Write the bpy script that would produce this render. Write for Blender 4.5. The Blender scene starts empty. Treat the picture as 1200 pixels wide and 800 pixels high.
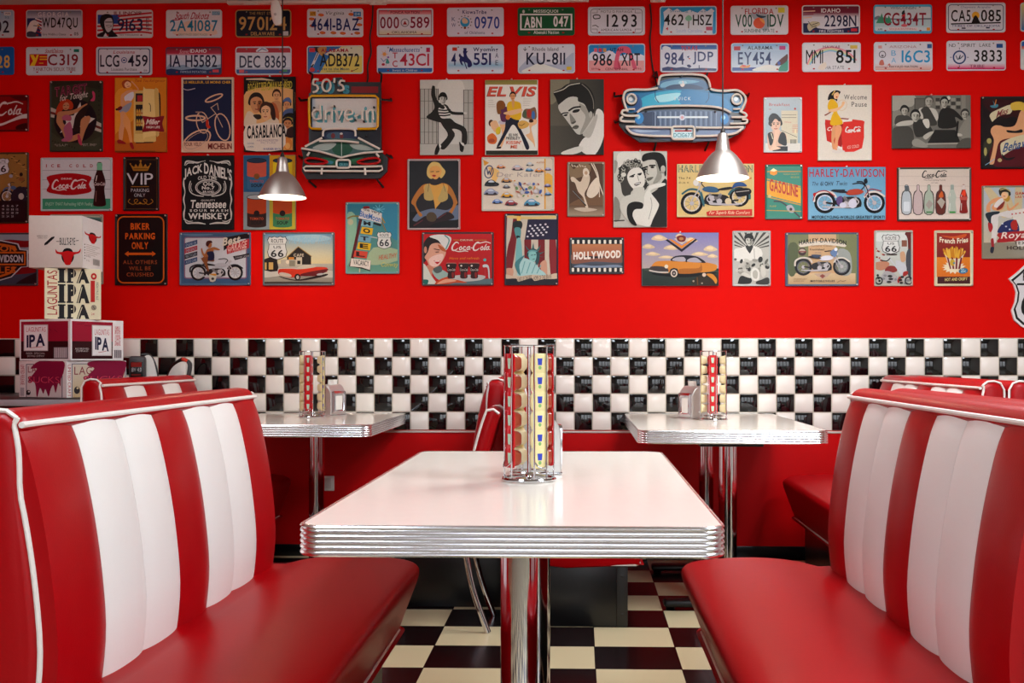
import bpy, bmesh, math, random
from mathutils import Vector, Matrix
from mathutils.geometry import tessellate_polygon
random.seed(7)
C = bpy.context.scene.collection
PI = math.pi
# ------------------------------------------------------------------ camera frame (world: wall at y=0, floor z=0)
F, PX, PY, YAW, D, EYE = 1310.0, 645.0, 418.0, 0.0267, 5.93, 1.06
CS, SN = math.cos(YAW), math.sin(YAW)
def wp(px, py, Y=0.0):
    """photo pixel -> point of the plane y=Y"""
    u = (px-PX)/F; v = (PY-py)/F
    t = (Y+D)/(CS+SN*u)
    return (t*(CS*u-SN), EYE+t*v)
def lin(c):
    if isinstance(c, str):
        c = tuple(int(c[i:i+2], 16)/255 for i in (0, 2, 4))
    return tuple((x/12.92 if x <= .04045 else ((x+.055)/1.055)**2.4) for x in c)
def ink(c): return tuple(min(.86, 1.13*x**1.16) for x in lin(c))     # printing inks: deep blacks
# ------------------------------------------------------------------ materials
MATS = {}
def mat(name, col, rough=.5, metal=0., bump=0., bscale=60., spec=.5, coat=0., vary=.04, emit=None, estr=0., aniso=0., trans=0., stretch=(1,1,1)):
    if name in MATS: return MATS[name]
    m = bpy.data.materials.new(name); m.use_nodes = True
    nt = m.node_tree; b = nt.nodes['Principled BSDF']
    c = lin(col)
    tc = nt.nodes.new('ShaderNodeTexCoord'); mp = nt.nodes.new('ShaderNodeMapping')
    mp.inputs['Scale'].default_value = stretch
    nt.links.new(tc.outputs['Object'], mp.inputs['Vector'])
    nz = nt.nodes.new('ShaderNodeTexNoise'); nz.inputs['Scale'].default_value = bscale; nz.inputs['Detail'].default_value = 3
    nt.links.new(mp.outputs['Vector'], nz.inputs['Vector'])
    mx = nt.nodes.new('ShaderNodeMix'); mx.data_type = 'RGBA'
    mx.inputs['A'].default_value = (*[x*(1-vary) for x in c], 1); mx.inputs['B'].default_value = (*[min(1, x*(1+vary)) for x in c], 1)
    nt.links.new(nz.outputs['Fac'], mx.inputs['Factor']); nt.links.new(mx.outputs['Result'], b.inputs['Base Color'])
    b.inputs['Roughness'].default_value = rough; b.inputs['Metallic'].default_value = metal
    b.inputs['Specular IOR Level'].default_value = spec; b.inputs['Coat Weight'].default_value = coat
    b.inputs['Anisotropic'].default_value = aniso; b.inputs['Transmission Weight'].default_value = trans
    if bump:
        bp = nt.nodes.new('ShaderNodeBump'); bp.inputs['Strength'].default_value = bump; bp.inputs['Distance'].default_value = .002
        nt.links.new(nz.outputs['Fac'], bp.inputs['Height']); nt.links.new(bp.outputs['Normal'], b.inputs['Normal'])
    if emit:
        b.inputs['Emission Color'].default_value = (*lin(emit), 1); b.inputs['Emission Strength'].default_value = estr
    MATS[name] = m
    return m
def ink_mat(name, rough):
    m = bpy.data.materials.new(name); m.use_nodes = True
    nt = m.node_tree; b = nt.nodes['Principled BSDF']
    at = nt.nodes.new('ShaderNodeAttribute'); at.attribute_name = 'Ink'
    tc = nt.nodes.new('ShaderNodeTexCoord'); nz = nt.nodes.new('ShaderNodeTexNoise')
    nz.inputs['Scale'].default_value = 180; nz.inputs['Detail'].default_value = 2
    nt.links.new(tc.outputs['Object'], nz.inputs['Vector'])
    mr = nt.nodes.new('ShaderNodeMapRange'); mr.inputs['To Min'].default_value = .9; mr.inputs['To Max'].default_value = 1.08
    nt.links.new(nz.outputs['Fac'], mr.inputs['Value'])
    vm = nt.nodes.new('ShaderNodeVectorMath'); vm.operation = 'SCALE'
    nt.links.new(at.outputs['Color'], vm.inputs[0]); nt.links.new(mr.outputs['Result'], vm.inputs['Scale'])
    nt.links.new(vm.outputs['Vector'], b.inputs['Base Color'])
    b.inputs['Roughness'].default_value = rough; b.inputs['Specular IOR Level'].default_value = .22 if rough > .5 else .32
    return m
INK_TIN, INK_PAPER = ink_mat('printed_tin', .32), ink_mat('printed_board', .6)
# ------------------------------------------------------------------ objects
def obj(name, bm, m, parent=None, loc=None, rz=0., smooth=True):
    if isinstance(bm, bmesh.types.BMesh):
        bmesh.ops.recalc_face_normals(bm, faces=bm.faces)
        me = bpy.data.meshes.new(name); bm.to_mesh(me); bm.free()
    else: me = bm
    for x in (m if isinstance(m, (list, tuple)) else [m]):
        me.materials.append(x)
    if smooth and len(me.polygons):
        me.polygons.foreach_set('use_smooth', [True]*len(me.polygons))
        me.set_sharp_from_angle(angle=math.radians(38))
    o = bpy.data.objects.new(name, me); C.objects.link(o)
    if parent: o.parent = parent
    if loc: o.location = loc
    if rz: o.rotation_euler = (0, 0, rz)
    return o
def empty(name, loc=(0,0,0), rz=0.):
    o = bpy.data.objects.new(name, None); C.objects.link(o); o.location = loc; o.rotation_euler = (0,0,rz); o.empty_display_size = .05
    return o
def tag(o, label, cat, group=None):
    o['label'] = label; o['category'] = cat
    if group: o['group'] = group
    return o
def struct(o): o['kind'] = 'structure'; return o
def copy_tree(o, parent=None):
    c = o.copy(); C.objects.link(c)
    if parent: c.parent = parent
    for ch in list(o.children): copy_tree(ch, c)
    return c
def nb(): return bmesh.new()
def box(bm, x0, x1, y0, y1, z0, z1, bev=0., seg=2, M=None):
    vs = [bm.verts.new((x, y, z)) for x in (x0, x1) for y in (y0, y1) for z in (z0, z1)]
    fs = [bm.faces.new([vs[i] for i in q]) for q in ((0,1,3,2),(4,6,7,5),(0,4,5,1),(2,3,7,6),(0,2,6,4),(1,5,7,3))]
    if bev:
        es = list({e for f in fs for e in f.edges})
        r = bmesh.ops.bevel(bm, geom=es, offset=bev, segments=seg, profile=.5, affect='EDGES')
        vs = list({v for f in r['faces'] for v in f.verts} | {v for v in vs if v.is_valid})
    if M: bmesh.ops.transform(bm, matrix=M, verts=[v for v in vs if v.is_valid])
    return bm
def loft(bm, loops, closed=True, cap=(True, True)):
    """loops: list of equal-length point lists"""
    L = [[bm.verts.new(p) for p in lp] for lp in loops]
    n = len(L[0])
    for a, b in zip(L, L[1:]):
        for i in range(n if closed else n-1):
            j = (i+1) % n
            try: bm.faces.new((a[i], a[j], b[j], b[i]))
            except ValueError: pass
    if closed and n > 2:
        if cap[0]: bm.faces.new(L[0][::-1])
        if cap[1]: bm.faces.new(L[-1])
    return L
def lathe(bm, prof, n=32, c=(0,0,0), cap=(True, True)):
    loft(bm, [[(c[0]+r*math.cos(2*PI*i/n), c[1]+r*math.sin(2*PI*i/n), c[2]+z) for i in range(n)] for r, z in prof], True, cap)
    return bm
def cyl(bm, x, y, z0, z1, r, n=24): return lathe(bm, [(r, z0), (r, z1)], n, (x, y, 0))
def tube(bm, pts, r, n=8, closed=False):
    P = [Vector(p) for p in pts]
    m = len(P); loops = []
    t0 = (P[1]-P[0]).normalized()
    up = Vector((0,0,1)) if abs(t0.z) < .9 else Vector((1,0,0))
    nrm = t0.cross(up).normalized()
    for i in range(m):
        if closed: t = (P[(i+1)%m]-P[i-1])
        else: t = P[min(i+1, m-1)]-P[max(i-1, 0)]
        t.normalize()
        nrm = (nrm-t*nrm.dot(t)); nrm.normalize()
        bn = t.cross(nrm)
        rr = r[i] if isinstance(r, (list, tuple)) else r
        loops.append([tuple(P[i]+(nrm*math.cos(2*PI*k/n)+bn*math.sin(2*PI*k/n))*rr) for k in range(n)])
    if closed: loops.append(loops[0]); loft(bm, loops, True, (False, False)); bmesh.ops.remove_doubles(bm, verts=bm.verts, dist=1e-6)
    else: loft(bm, loops, True, (True, True))
    return bm
def cr(pts, k=6, closed=False):
    """Catmull-Rom through points (any dimension)"""
    n = len(pts); out = []
    for i in range(n if closed else n-1):
        if closed: p = [pts[(i+j-1) % n] for j in range(4)]
        else: p = [pts[max(i-1,0)], pts[i], pts[i+1], pts[min(i+2,n-1)]]
        for q in range(k):
            t = q/k
            out.append(tuple(.5*((2*b)+(-a+c)*t+(2*a-5*b+4*c-d)*t*t+(-a+3*b-3*c+d)*t**3) for a, b, c, d in zip(*p)))
    if not closed: out.append(tuple(pts[-1]))
    return out
def rrect(x0, x1, y0, y1, r, k=6):
    out = []
    for cx, cy, a in ((x1-r, y1-r, 0), (x0+r, y1-r, 90), (x0+r, y0+r, 180), (x1-r, y0+r, 270)):
        for i in range(k+1):
            t = math.radians(a+90*i/k); out.append((cx+r*math.cos(t), cy+r*math.sin(t)))
    return out
def prism_xz(bm, pts, y0, y1, bev=0.):
    """polygon in the x-z plane, extruded from y0 to y1"""
    loft(bm, [[(x, y0, z) for x, z in pts], [(x, y1, z) for x, z in pts]])
    return bm
# ------------------------------------------------------------------ glyphs of the built-in font
GL = {}
def glyph(ch, bold):
    k = (ch, bold)
    if k not in GL:
        cu = bpy.data.curves.new('g', 'FONT'); cu.body = ch; cu.size = 1; cu.offset = bold; cu.resolution_u = 3
        o = bpy.data.objects.new('g', cu); C.objects.link(o)
        dg = bpy.context.evaluated_depsgraph_get()
        me = o.evaluated_get(dg).to_mesh()
        me.calc_loop_triangles()
        vs = [(v.co.x, v.co.y) for v in me.vertices]; ts = [tuple(t.vertices) for t in me.loop_triangles]
        o.to_mesh_clear(); bpy.data.objects.remove(o); bpy.data.curves.remove(cu)
        if vs:
            x0 = min(v[0] for v in vs); x1 = max(v[0] for v in vs)
            vs = [(x-x0, y) for x, y in vs]
            GL[k] = (vs, ts, x1-x0)
        else: GL[k] = ([], [], .28)
    return GL[k]
def text_tris(s, bold=.0, gap=.09):
    """-> verts, tris, bbox"""
    V, T, x = [], [], 0.; text_tris.mic = mic = []
    for ch in s:
        if ch == ' ': x += .32; continue
        vs, ts, w = glyph(ch, bold)
        b = len(V); V += [(vx+x, vy) for vx, vy in vs]; mic += [(len(mic) and mic[-1]+2e-6)]*len(vs); T += [tuple(i+b for i in t) for t in ts]
        x += w+gap
    xs = [v[0] for v in V]; ys = [v[1] for v in V]
    return V, T, (min(xs), max(xs), min(ys), max(ys))
# ------------------------------------------------------------------ flat printing on a sign: shapes are given in photo pixels (origin, scale)
class Art:
    def __init__(s, to2d, step=.00007, clip=None):
        s.f = to2d; s.pic = []; s.let = []; s.n = 0; s.step = step; s.clip = clip
    def _add(s, V, T, cols, let=False, mic=None):
        s.n += 1
        (s.let if let else s.pic).append(([s.f(*v) for v in V], T, cols, s.n*s.step, mic))
    def p(s, c, pts):
        t = tessellate_polygon([[Vector((x, y, 0)) for x, y in pts]])
        s._add(pts, [tuple(x) for x in t], c)
    def s(s, c, pts, k=4): s.p(c, cr(pts, k, True))
    def r(s, c, x0, y0, x1, y1, rad=0):
        s.p(c, rrect(x0, x1, y0, y1, rad, 4) if rad else [(x0,y0),(x1,y0),(x1,y1),(x0,y1)])
    def g(s, c0, c1, x0, y0, x1, y1, horiz=False):
        V = [(x0,y0),(x1,y0),(x1,y1),(x0,y1)]
        s._add(V, [(0,1,2),(0,2,3)], [c0,c1,c1,c0] if horiz else [c0,c0,c1,c1])
    def e(s, c, cx, cy, rx, ry=None, rot=0, n=18):
        ry = rx if ry is None else ry; a = math.radians(rot); pts = []
        for i in range(n):
            t = 2*PI*i/n; x = rx*math.cos(t); y = ry*math.sin(t)
            pts.append((cx+x*math.cos(a)-y*math.sin(a), cy+x*math.sin(a)+y*math.cos(a)))
        s.p(c, pts)
    def l(s, c, w, pts, smooth=False, closed=False):
        if smooth: 
            if isinstance(w, (list, tuple)):
                q = cr([(x, y, ww) for (x, y), ww in zip(pts, w)], 5, closed); w = [a[2] for a in q]; pts = [a[:2] for a in q]
            else: pts = cr(pts, 5, closed)
        if closed: pts = list(pts)+[pts[0]]
        W = list(w)+[w[0]] if (isinstance(w, (list, tuple)) and closed) else w
        V, T, mic = [], [], []
        for i in range(len(pts)):
            r = (W[i] if isinstance(W, (list, tuple)) else W)/2; b = len(V)
            V += [(pts[i][0]+r*math.cos(2*PI*k/8), pts[i][1]+r*math.sin(2*PI*k/8)) for k in range(8)]; mic += [i*1.6e-6]*8
            T += [(b, b+k, b+k+1) for k in range(1, 7)]
        for i in range(len(pts)-1):
            (xa, ya), (xb, yb) = pts[i], pts[i+1]
            dx, dy = xb-xa, yb-ya; d = math.hypot(dx, dy)
            if d < 1e-6: continue
            nx, ny = -dy/d, dx/d
            ra = (W[i] if isinstance(W, (list, tuple)) else W)/2; rb = (W[i+1] if isinstance(W, (list, tuple)) else W)/2
            b = len(V)
            V += [(xa+nx*ra, ya+ny*ra), (xb+nx*rb, yb+ny*rb), (xb-nx*rb, yb-ny*rb), (xa-nx*ra, ya-ny*ra)]; mic += [i*1.6e-6+.8e-6]*4
            T += [(b, b+1, b+2), (b, b+2, b+3)]
        s._add(V, T, c, False, mic)
    def o(s, c, w, cx, cy, rx, ry=None, rot=0, n=20):
        ry = rx if ry is None else ry; a = math.radians(rot)
        pts = []
        for i in range(n):
            t = 2*PI*i/n; x = rx*math.cos(t); y = ry*math.sin(t)
            pts.append((cx+x*math.cos(a)-y*math.sin(a), cy+x*math.sin(a)+y*math.cos(a)))
        s.l(c, w, pts, False, True)
    def t(s, txt, x0, y0, x1, y1, c, bold=.0, slant=0., rot=0., arc=0., gap=.09, fan=0., rise=0.):
        V, T, (a0, a1, b0, b1) = text_tris(txt, bold, gap); mic = text_tris.mic
        w, h = x1-x0, y1-y0
        if rot in (90, -90): w, h = h, w
        cx, cy = (x0+x1)/2, (y0+y1)/2; ra = math.radians(rot); out = []
        for x, y in V:
            u = (x-a0)/(a1-a0)-.5; v = .5-(y-b0)/(b1-b0)
            X = u*w-v*slant*h; Y = v*h*(1+fan*4*u*u)+arc*4*u*u+rise*u
            out.append((cx+X*math.cos(ra)-Y*math.sin(ra), cy+X*math.sin(ra)+Y*math.cos(ra)))
        s._add(out, T, c, True, list(mic))
    def coca(s, x0, y0, x1, y1, c, w=1., only_cola=False):
        sx = (x1-x0)/200; sy = (y1-y0)/64
        def q(pts): return [(x0+(px)*sx, y0+py*sy) for px, py in pts]
        def st(ws, pts): s.l(c, [k*w*sy for k in ws], q(pts), True)
        for dx in (0, 106):
            if only_cola and dx == 0: continue
            st([3, 6, 7, 8, 8, 6, 3], [(dx+40,14),(dx+32,6),(dx+20,12),(dx+8,34),(dx+9,52),(dx+22,54),(dx+36,42)])
            st([5]*5, [(dx+52,32),(dx+44,40),(dx+46,52),(dx+55,46),(dx+52,32)])
        if not only_cola:
            st([5]*4, [(74,34),(66,34),(62,48),(74,50)])
            st([5]*5, [(90,32),(82,38),(82,50),(90,48),(94,32)]); st([5, 5, 3], [(95,32),(91,46),(98,50)])
            st([4, 4], [(100,40),(108,40)])
            st([3, 5, 5, 3], [(9,53),(40,62),(70,58),(86,62)])
        st([4, 5, 5], [(178,18),(170,36),(166,52)]); st([5, 3], [(166,52),(174,48)])
        st([5]*5, [(186,32),(178,38),(178,50),(186,48),(190,32)]); st([5, 5, 3], [(191,32),(187,46),(196,50)])
        st([3, 5, 5, 4], [(128,12),(150,10),(176,4),(198,12)])
    def moto(s, rx, ry, rr, fx, fy, fr, tank, fend, tire='1c1a1e', rim='cfc9c2', dark='2a2628', chrome='b9b4b6', seat='2b2a2c', bg=None):
        """a touring motorcycle seen from the side; wheels given by centre and radius; works in both directions"""
        d = 1 if fx > rx else -1; L = abs(fx-rx); H = (rr+fr)/2
        def P(u, v): return (rx+d*u*L, (ry+fy)/2-v*H)
        for x, y, r in ((rx, ry, rr), (fx, fy, fr)):
            s.o(tire, r*.26, x, y, r*.88); s.o(rim, r*.1, x, y, r*.68); 
            for k in range(8): s.l('8c8684', r*.04, [(x, y), (x+.66*r*math.cos(k*PI/4+.3), y+.66*r*math.sin(k*PI/4+.3))])
            s.e(chrome, x, y, r*.2)
        s.l(dark, H*.16, [P(.03, 0), P(.3, -.15), P(.72, -.3)])
        s.s(dark, [P(.24, .35), P(.4, .55), P(.68, .5), P(.74, -.2), P(.62, -.5), P(.35, -.5), P(.22, -.1)])
        for u0, u1 in ((.44, .4), (.56, .62)):
            s.l('8f8a8c', H*.3, [P(u0+.02, .0), P(u1, .5)])
            for k in range(4): t = .25+k*.2; s.l('4c484c', H*.045, [P(u0+.02+(u1-u0-.02)*t-.055, .5*t), P(u0+.02+(u1-u0-.02)*t+.055, .5*t+.03)])
        s.l(chrome, H*.1, [P(.62, .42), P(.68, .1), P(.6, -.25), P(.3, -.38), P(-.05, -.38)], True)
        s.e(chrome, *P(.42, -.12), H*.26); s.e(chrome, *P(.57, .18), H*.3, H*.24, -20*d); s.e('77706f', *P(.5, .2), H*.16); s.e(chrome, *P(.6, -.25), H*.2)
        s.l(chrome, H*.13, [P(.02, -.42), P(.3, -.45), P(.6, -.4)])
        s.l(fend, H*.2, [P(-.22, .15), P(-.2, .7), P(-.05, 1.03), P(.14, .95), P(.22, .55)], True)
        s.l(fend, H*.18, [P(.8, .55), P(.88, .95), P(1.05, 1.02), P(1.2, .6)], True)
        s.l(chrome, H*.12, [P(1, 0), P(.86, 1.0), P(.8, 1.7)])
        s.l(dark, H*.09, [P(.74, 1.25), P(.8, 1.62), P(.72, 1.85), P(.56, 1.78)], True); s.l(chrome, H*.07, [P(.9, -.05), P(.78, 1.2)]); s.l('d8d4d0', H*.05, [P(.48, 1.1), P(.62, 1.22)])
        s.e(chrome, *P(.87, 1.5), H*.18)
        s.s(tank, [P(.42, .9), P(.5, 1.22), P(.68, 1.3), P(.78, 1.05), P(.7, .8), P(.5, .72)])
        s.s(seat, [P(.12, 1.12), P(.2, 1.26), P(.4, 1.12), P(.46, .95), P(.3, .95)])
    def build(s, root, m, y0, each=True):
        for nm, L in [('picture', s.pic)]+([('lettering', [q]) for q in s.let] if each else [('lettering', s.let)]):
            if not L: continue
            V, Fc, col = [], [], []
            for vs, ts, c, off, mic in L:
                lc = [ink(k) for k in c] if isinstance(c, list) else None
                c1 = None if lc else ink(c)
                cache = {}
                for t in ts:
                    (ax, az), (bx, bz), (cx, cz) = (vs[i] for i in t)
                    ar = (bx-ax)*(cz-az)-(bz-az)*(cx-ax)
                    if abs(ar) < 1e-12: continue
                    if ar < 0: t = (t[0], t[2], t[1])
                    P = [(*vs[i], *(lc[i] if lc else c1)) for i in t]
                    mo = mic[t[0]] if mic else 0.
                    if s.clip:
                        X0, X1, Z0, Z1 = s.clip
                        if not all(X0 <= p[0] <= X1 and Z0 <= p[1] <= Z1 for p in P):
                            for ax_, lim, sg in ((0, X0, 1), (0, X1, -1), (1, Z0, 1), (1, Z1, -1)):
                                Q = []
                                for i in range(len(P)):
                                    p, q = P[i], P[(i+1) % len(P)]; dp, dq = sg*(p[ax_]-lim), sg*(q[ax_]-lim)
                                    if dp >= 0: Q.append(p)
                                    if dp*dq < 0: u = dp/(dp-dq); Q.append(tuple(m+(n-m)*u for m, n in zip(p, q)))
                                P = Q
                                if len(P) < 3: break
                            if len(P) < 3: continue
                    idx = []
                    for p in P:
                        k = (round(p[0], 7), round(p[1], 7), mo)
                        if k not in cache: cache[k] = len(V); V.append((p[0], y0-off-mo, p[1]))
                        idx.append(cache[k])
                    if len(set(idx)) < len(idx): continue
                    Fc.append(tuple(idx))
                    for p in P: col += [*p[2:], 1.]
            if not Fc: continue
            me = bpy.data.meshes.new(nm); me.from_pydata(V, [], Fc)
            at = me.color_attributes.new('Ink', 'FLOAT_COLOR', 'CORNER'); at.data.foreach_set('color', col)
            obj(nm, me, m, root, smooth=False)
def inked(bm, name, col, m, loc, parent=None):
    o = obj(name, bm, m, parent, loc)
    me = o.data; at = me.color_attributes.new('Ink', 'FLOAT_COLOR', 'CORNER')
    at.data.foreach_set('color', [*lin(col), 1.]*len(me.loops))
    return o
def sign(name, origin, bx, label, cat, group, draw, rim='dddddd', style='tin', scale=8., rad=10, th=None):
    """a sign on the back wall; bx and the drawing are in the zoomed photo's pixels"""
    ox, oy = origin
    def W(cx, cy): return wp(ox+cx/scale, oy+cy/scale, -.012)
    x0, y0, x1, y1 = bx
    a = W(x0, (y0+y1)/2)[0]; b = W(x1, (y0+y1)/2)[0]; zt = W((x0+x1)/2, y0)[1]; zb = W((x0+x1)/2, y1)[1]
    cx, cz = (a+b)/2, (zt+zb)/2; w, h = b-a, zt-zb
    def to2d(px, py): X, Z = W(px, py); return (X-cx, Z-cz)
    bm = nb(); rr = max(.002, rad/scale/221)
    def ring(ins, y): return [(x, y, z) for x, z in rrect(-w/2+ins, w/2-ins, -h/2+ins, h/2-ins, max(.001, rr-ins*.5), 5)]
    if style == 'tin':
        t = th or .010
        loft(bm, [ring(0, -.001), ring(0, -t+.002), ring(.002, -t), ring(.005, -t), ring(.010, -t+.003)], True, (True, True)); yf = -t+.003
    elif style == 'plate':
        t = th or .007
        loft(bm, [ring(0, -.002), ring(0, -t+.001), ring(.0012, -t), ring(.003, -t), ring(.0055, -t+.0012)], True, (True, True)); yf = -t+.0012
    else:
        t = th or .014
        loft(bm, [ring(0, -.001), ring(0, -t+.001), ring(.001, -t)], True, (True, True)); yf = -t
    m = INK_PAPER if style == 'board' else INK_TIN
    root = inked(bm, name, rim, m, (cx, -.001, cz))
    ci = .0015 if style == 'board' else (.004 if style == 'plate' else .007)
    if style == 'board': ci = .0008
    A = Art(to2d, clip=(-w/2+ci, w/2-ci, -h/2+ci, h/2-ci)); draw(A); A.build(root, m, yf-.00015, style != 'plate')
    tag(root, label, cat, group)
    if style != 'plate':     # the nail heads that hold it
        pts = [((x0+x1)/2, y0-6)] if style == 'board' else [(x0+17, y0+15), (x1-17, y0+15), (x1-17, y1-15)]
        sc = nb()
        for px, py in pts:
            X, Z = to2d(px, py)
            for k in (0,):
                loft(sc, [[(X+r*math.cos(2*PI*i/10), y, Z+r*math.sin(2*PI*i/10)) for i in range(10)] for r, y in ((.0042, -.001), (.0042, -.0145), (.0025, -.0165))])
        obj('nail_heads' if len(pts) > 1 else 'nail', sc, mat('nail_steel', 'd8d4cc', .3, .8), root)
    return root
# ================================================================== materials of the room and the furniture
RED_WALL = mat('red_wall_paint', 'da0802', .55, bump=.05, bscale=90, vary=.03, spec=.07)
CEIL = mat('ceiling_paint', 'c2beb8', .9); PLASTER = mat('plaster', 'd8d2c8', .85)
TILE_W = mat('tile_white', 'f6f0e7', .09, coat=.3, vary=.02, bscale=8); TILE_B = mat('tile_black', '09090b', .05, vary=.1, spec=.6)
GROUT = mat('grout', 'cfc6b6', .8); BLACK = mat('black_laminate', '0c0c0d', .3, vary=.1)
RED_V = mat('red_vinyl', 'a8020c', .34, bump=.12, bscale=260, vary=.05, spec=.28)
RED_V2 = mat('red_vinyl_smooth', 'a0020a', .34, bump=.05, bscale=160, vary=.05, spec=.06)
WHITE_V = mat('white_vinyl', 'f5f3ee', .38, bump=.1, bscale=260, vary=.02)
PIPE_W = mat('white_piping', 'f1ece4', .35)
LAMINATE = mat('white_laminate', 'f6efe2', .14, vary=.02, bscale=40, spec=.26)
ALU = mat('ribbed_aluminium', 'f0f0f2', .22, 1., vary=.02); CHROME = mat('chrome', 'd0d0d4', .09, 1., vary=.02)
BRUSHED = mat('brushed_aluminium', 'd6d0ca', .42, 1., vary=.1, bscale=5, stretch=(60,60,1))
DARK_IRON = mat('black_iron', '121112', .35, .3); CORD = mat('black_cord', '1d1512', .6)
PLASTIC_W = mat('white_plastic', 'e9e5de', .35)
# ================================================================== room shell
XL, XR, YF, H = -3.7, 4.1, -7.6, 2.952
bm = nb(); box(bm, XL, XR, 0, .15, -.1, H+.1); struct(obj('wall_back', bm, RED_WALL))
bm = nb(); box(bm, XL-.15, XL, YF-.15, .15, -.1, H+.1); struct(obj('wall_left', bm, RED_WALL))
bm = nb(); box(bm, XL-.15, XR+.15, YF-.15, .15, H, H+.15); struct(obj('ceiling', bm, CEIL))
bm = nb(); box(bm, XL, XR, -.006, .001, .05, .672); struct(obj('trim_4', bm, mat('lower_wall_red', 'c20409', .4, bump=.05, bscale=90, vary=.03, spec=.15)))  # lower wall panel, a deeper red than the wall above
# checkered floor
fm = bpy.data.materials.new('floor_checker'); fm.use_nodes = True
nt = fm.node_tree; b = nt.nodes['Principled BSDF']; N = nt.nodes.new; LK = nt.links.new
tc = N('ShaderNodeTexCoord'); mp = N('ShaderNodeMapping'); TP = .2936
mp.inputs['Scale'].default_value = (1/TP, 1/TP, 1); mp.inputs['Location'].default_value = (-.052/TP, 1.5415/TP, .5)
ck = N('ShaderNodeTexChecker'); ck.inputs['Scale'].default_value = 1
ck.inputs['Color1'].default_value = (*lin('d0c09a'), 1); ck.inputs['Color2'].default_value = (*lin('140607'), 1)
LK(tc.outputs['Object'], mp.inputs['Vector']); LK(mp.outputs['Vector'], ck.inputs['Vector'])
bk = N('ShaderNodeTexBrick'); bk.offset = 0; bk.inputs['Scale'].default_value = 1; bk.inputs['Mortar Size'].default_value = .006
bk.inputs['Brick Width'].default_value = 1; bk.inputs['Row Height'].default_value = 1
bk.inputs['Color1'].default_value = bk.inputs['Color2'].default_value = (1,1,1,1); bk.inputs['Mortar'].default_value = (.02,.015,.015,1)
LK(mp.outputs['Vector'], bk.inputs['Vector'])
nz = N('ShaderNodeTexNoise'); nz.inputs['Scale'].default_value = 6; nz.inputs['Detail'].default_value = 5
mr = N('ShaderNodeMapRange'); mr.inputs['To Min'].default_value = .12; mr.inputs['To Max'].default_value = .3
LK(nz.outputs['Fac'], mr.inputs['Value']); LK(mr.outputs['Result'], b.inputs['Roughness'])
mx = N('ShaderNodeMix'); mx.data_type = 'RGBA'; mx.blend_type = 'MULTIPLY'; mx.inputs['Factor'].default_value = 1
LK(ck.outputs['Color'], mx.inputs['A']); LK(bk.outputs['Color'], mx.inputs['B']); LK(mx.outputs['Result'], b.inputs['Base Color'])
bm = nb(); box(bm, XL-.15, XR+.15, YF-.15, .15, -.1, 0); struct(obj('floor', bm, fm))
# front wall behind the camera: shop windows between posts, and the right-hand wall with its windows
def wall_with_windows(name, x0, x1, openings, z0, z1, place):
    bm = nb(); xs = x0
    for a, c in openings:
        place(bm, xs, a, -.1, H+.1); place(bm, a, c, -.1, z0); place(bm, a, c, z1, H+.1); xs = c
    place(bm, xs, x1, -.1, H+.1)
    struct(obj(name, bm, PLASTER))
FW = [(-.75, .25), (.4, 1.45), (1.6, 2.65), (2.8, 3.85)]; RW = []
wall_with_windows('wall_front', XL, XR, FW, .84, 2.72, lambda bm, a, c, z0, z1: box(bm, a, c, YF-.15, YF, z0, z1))
wall_with_windows('wall_right', YF-.15, .15, RW, .9, 2.6, lambda bm, a, c, z0, z1: box(bm, XR, XR+.15, a, c, z0, z1))
FRAME = mat('window_frame', '2c2a2a', .4)
for k, (a, c) in enumerate(FW+RW):
    bm = nb(); fr = k < len(FW); z0, z1 = (.84, 2.72) if fr else (.9, 2.6)
    for (p, q, r, s) in ((a, a+.05, z0, z1), (c-.05, c, z0, z1), (a, c, z0, z0+.05), (a, c, z1-.05, z1), ((a+c)/2-.02, (a+c)/2+.02, z0, z1), (a, c, 1.98, 2.02)):
        if fr: box(bm, p, q, YF-.1, YF-.05, r, s)
        else: box(bm, XR+.05, XR+.1, p, q, r, s)
    struct(obj('window_%d' % (k+1), bm, FRAME))
    la = bpy.data.lights.new('window_portal', 'AREA'); la.shape = 'RECTANGLE'; la.size = c-a; la.size_y = z1-z0; la.cycles.is_portal = True
    lo = bpy.data.objects.new('window_portal', la); C.objects.link(lo)
    if fr: lo.location = ((a+c)/2, YF-.12, (z0+z1)/2); lo.rotation_euler = (math.radians(90), 0, math.radians(180)) 
    else: lo.location = (XR+.12, (a+c)/2, (z0+z1)/2); lo.rotation_euler = (math.radians(90), 0, math.radians(90))
# tile band: five rows of bevelled tiles
TX0, TP2, TZ1, TR = -1.5808, .0968, 1.1562, .09705
bw, bb, gr = nb(), nb(), nb()
def tile(bm, x, z, w, h):
    g = .0026; tilt = [random.gauss(0, .0016) for _ in range(2)]; cx, cz = x+w/2, z+h/2
    loops = []
    for ins, y in ((g, -.002), (g, -.0075), (g+.0007, -.0092), (g+.0016, -.0097)):
        loops.append([(px, y-tilt[0]*(px-cx)-tilt[1]*(pz-cz), pz) for px, pz in ((x+ins, z+ins), (x+w-ins, z+ins), (x+w-ins, z+h-ins), (x+ins, z+h-ins))])
    loft(bm, loops, True, (False, True))
n0 = int((XL-TX0)/TP2)-1; n1 = int((XR-TX0)/TP2)+1
for i in range(n0, n1+1):
    x = TX0+i*TP2; x0, x1 = max(x, XL), min(x+TP2, XR)
    if x1-x0 < .02: continue
    for r in range(5):
        tile(bb if (i+r) % 2 == 0 else bw, x0, TZ1-(r+1)*TR, x1-x0, TR)
box(gr, XL, XR, -.0055, .001, TZ1-5*TR-.004, TZ1+.003)
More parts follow.
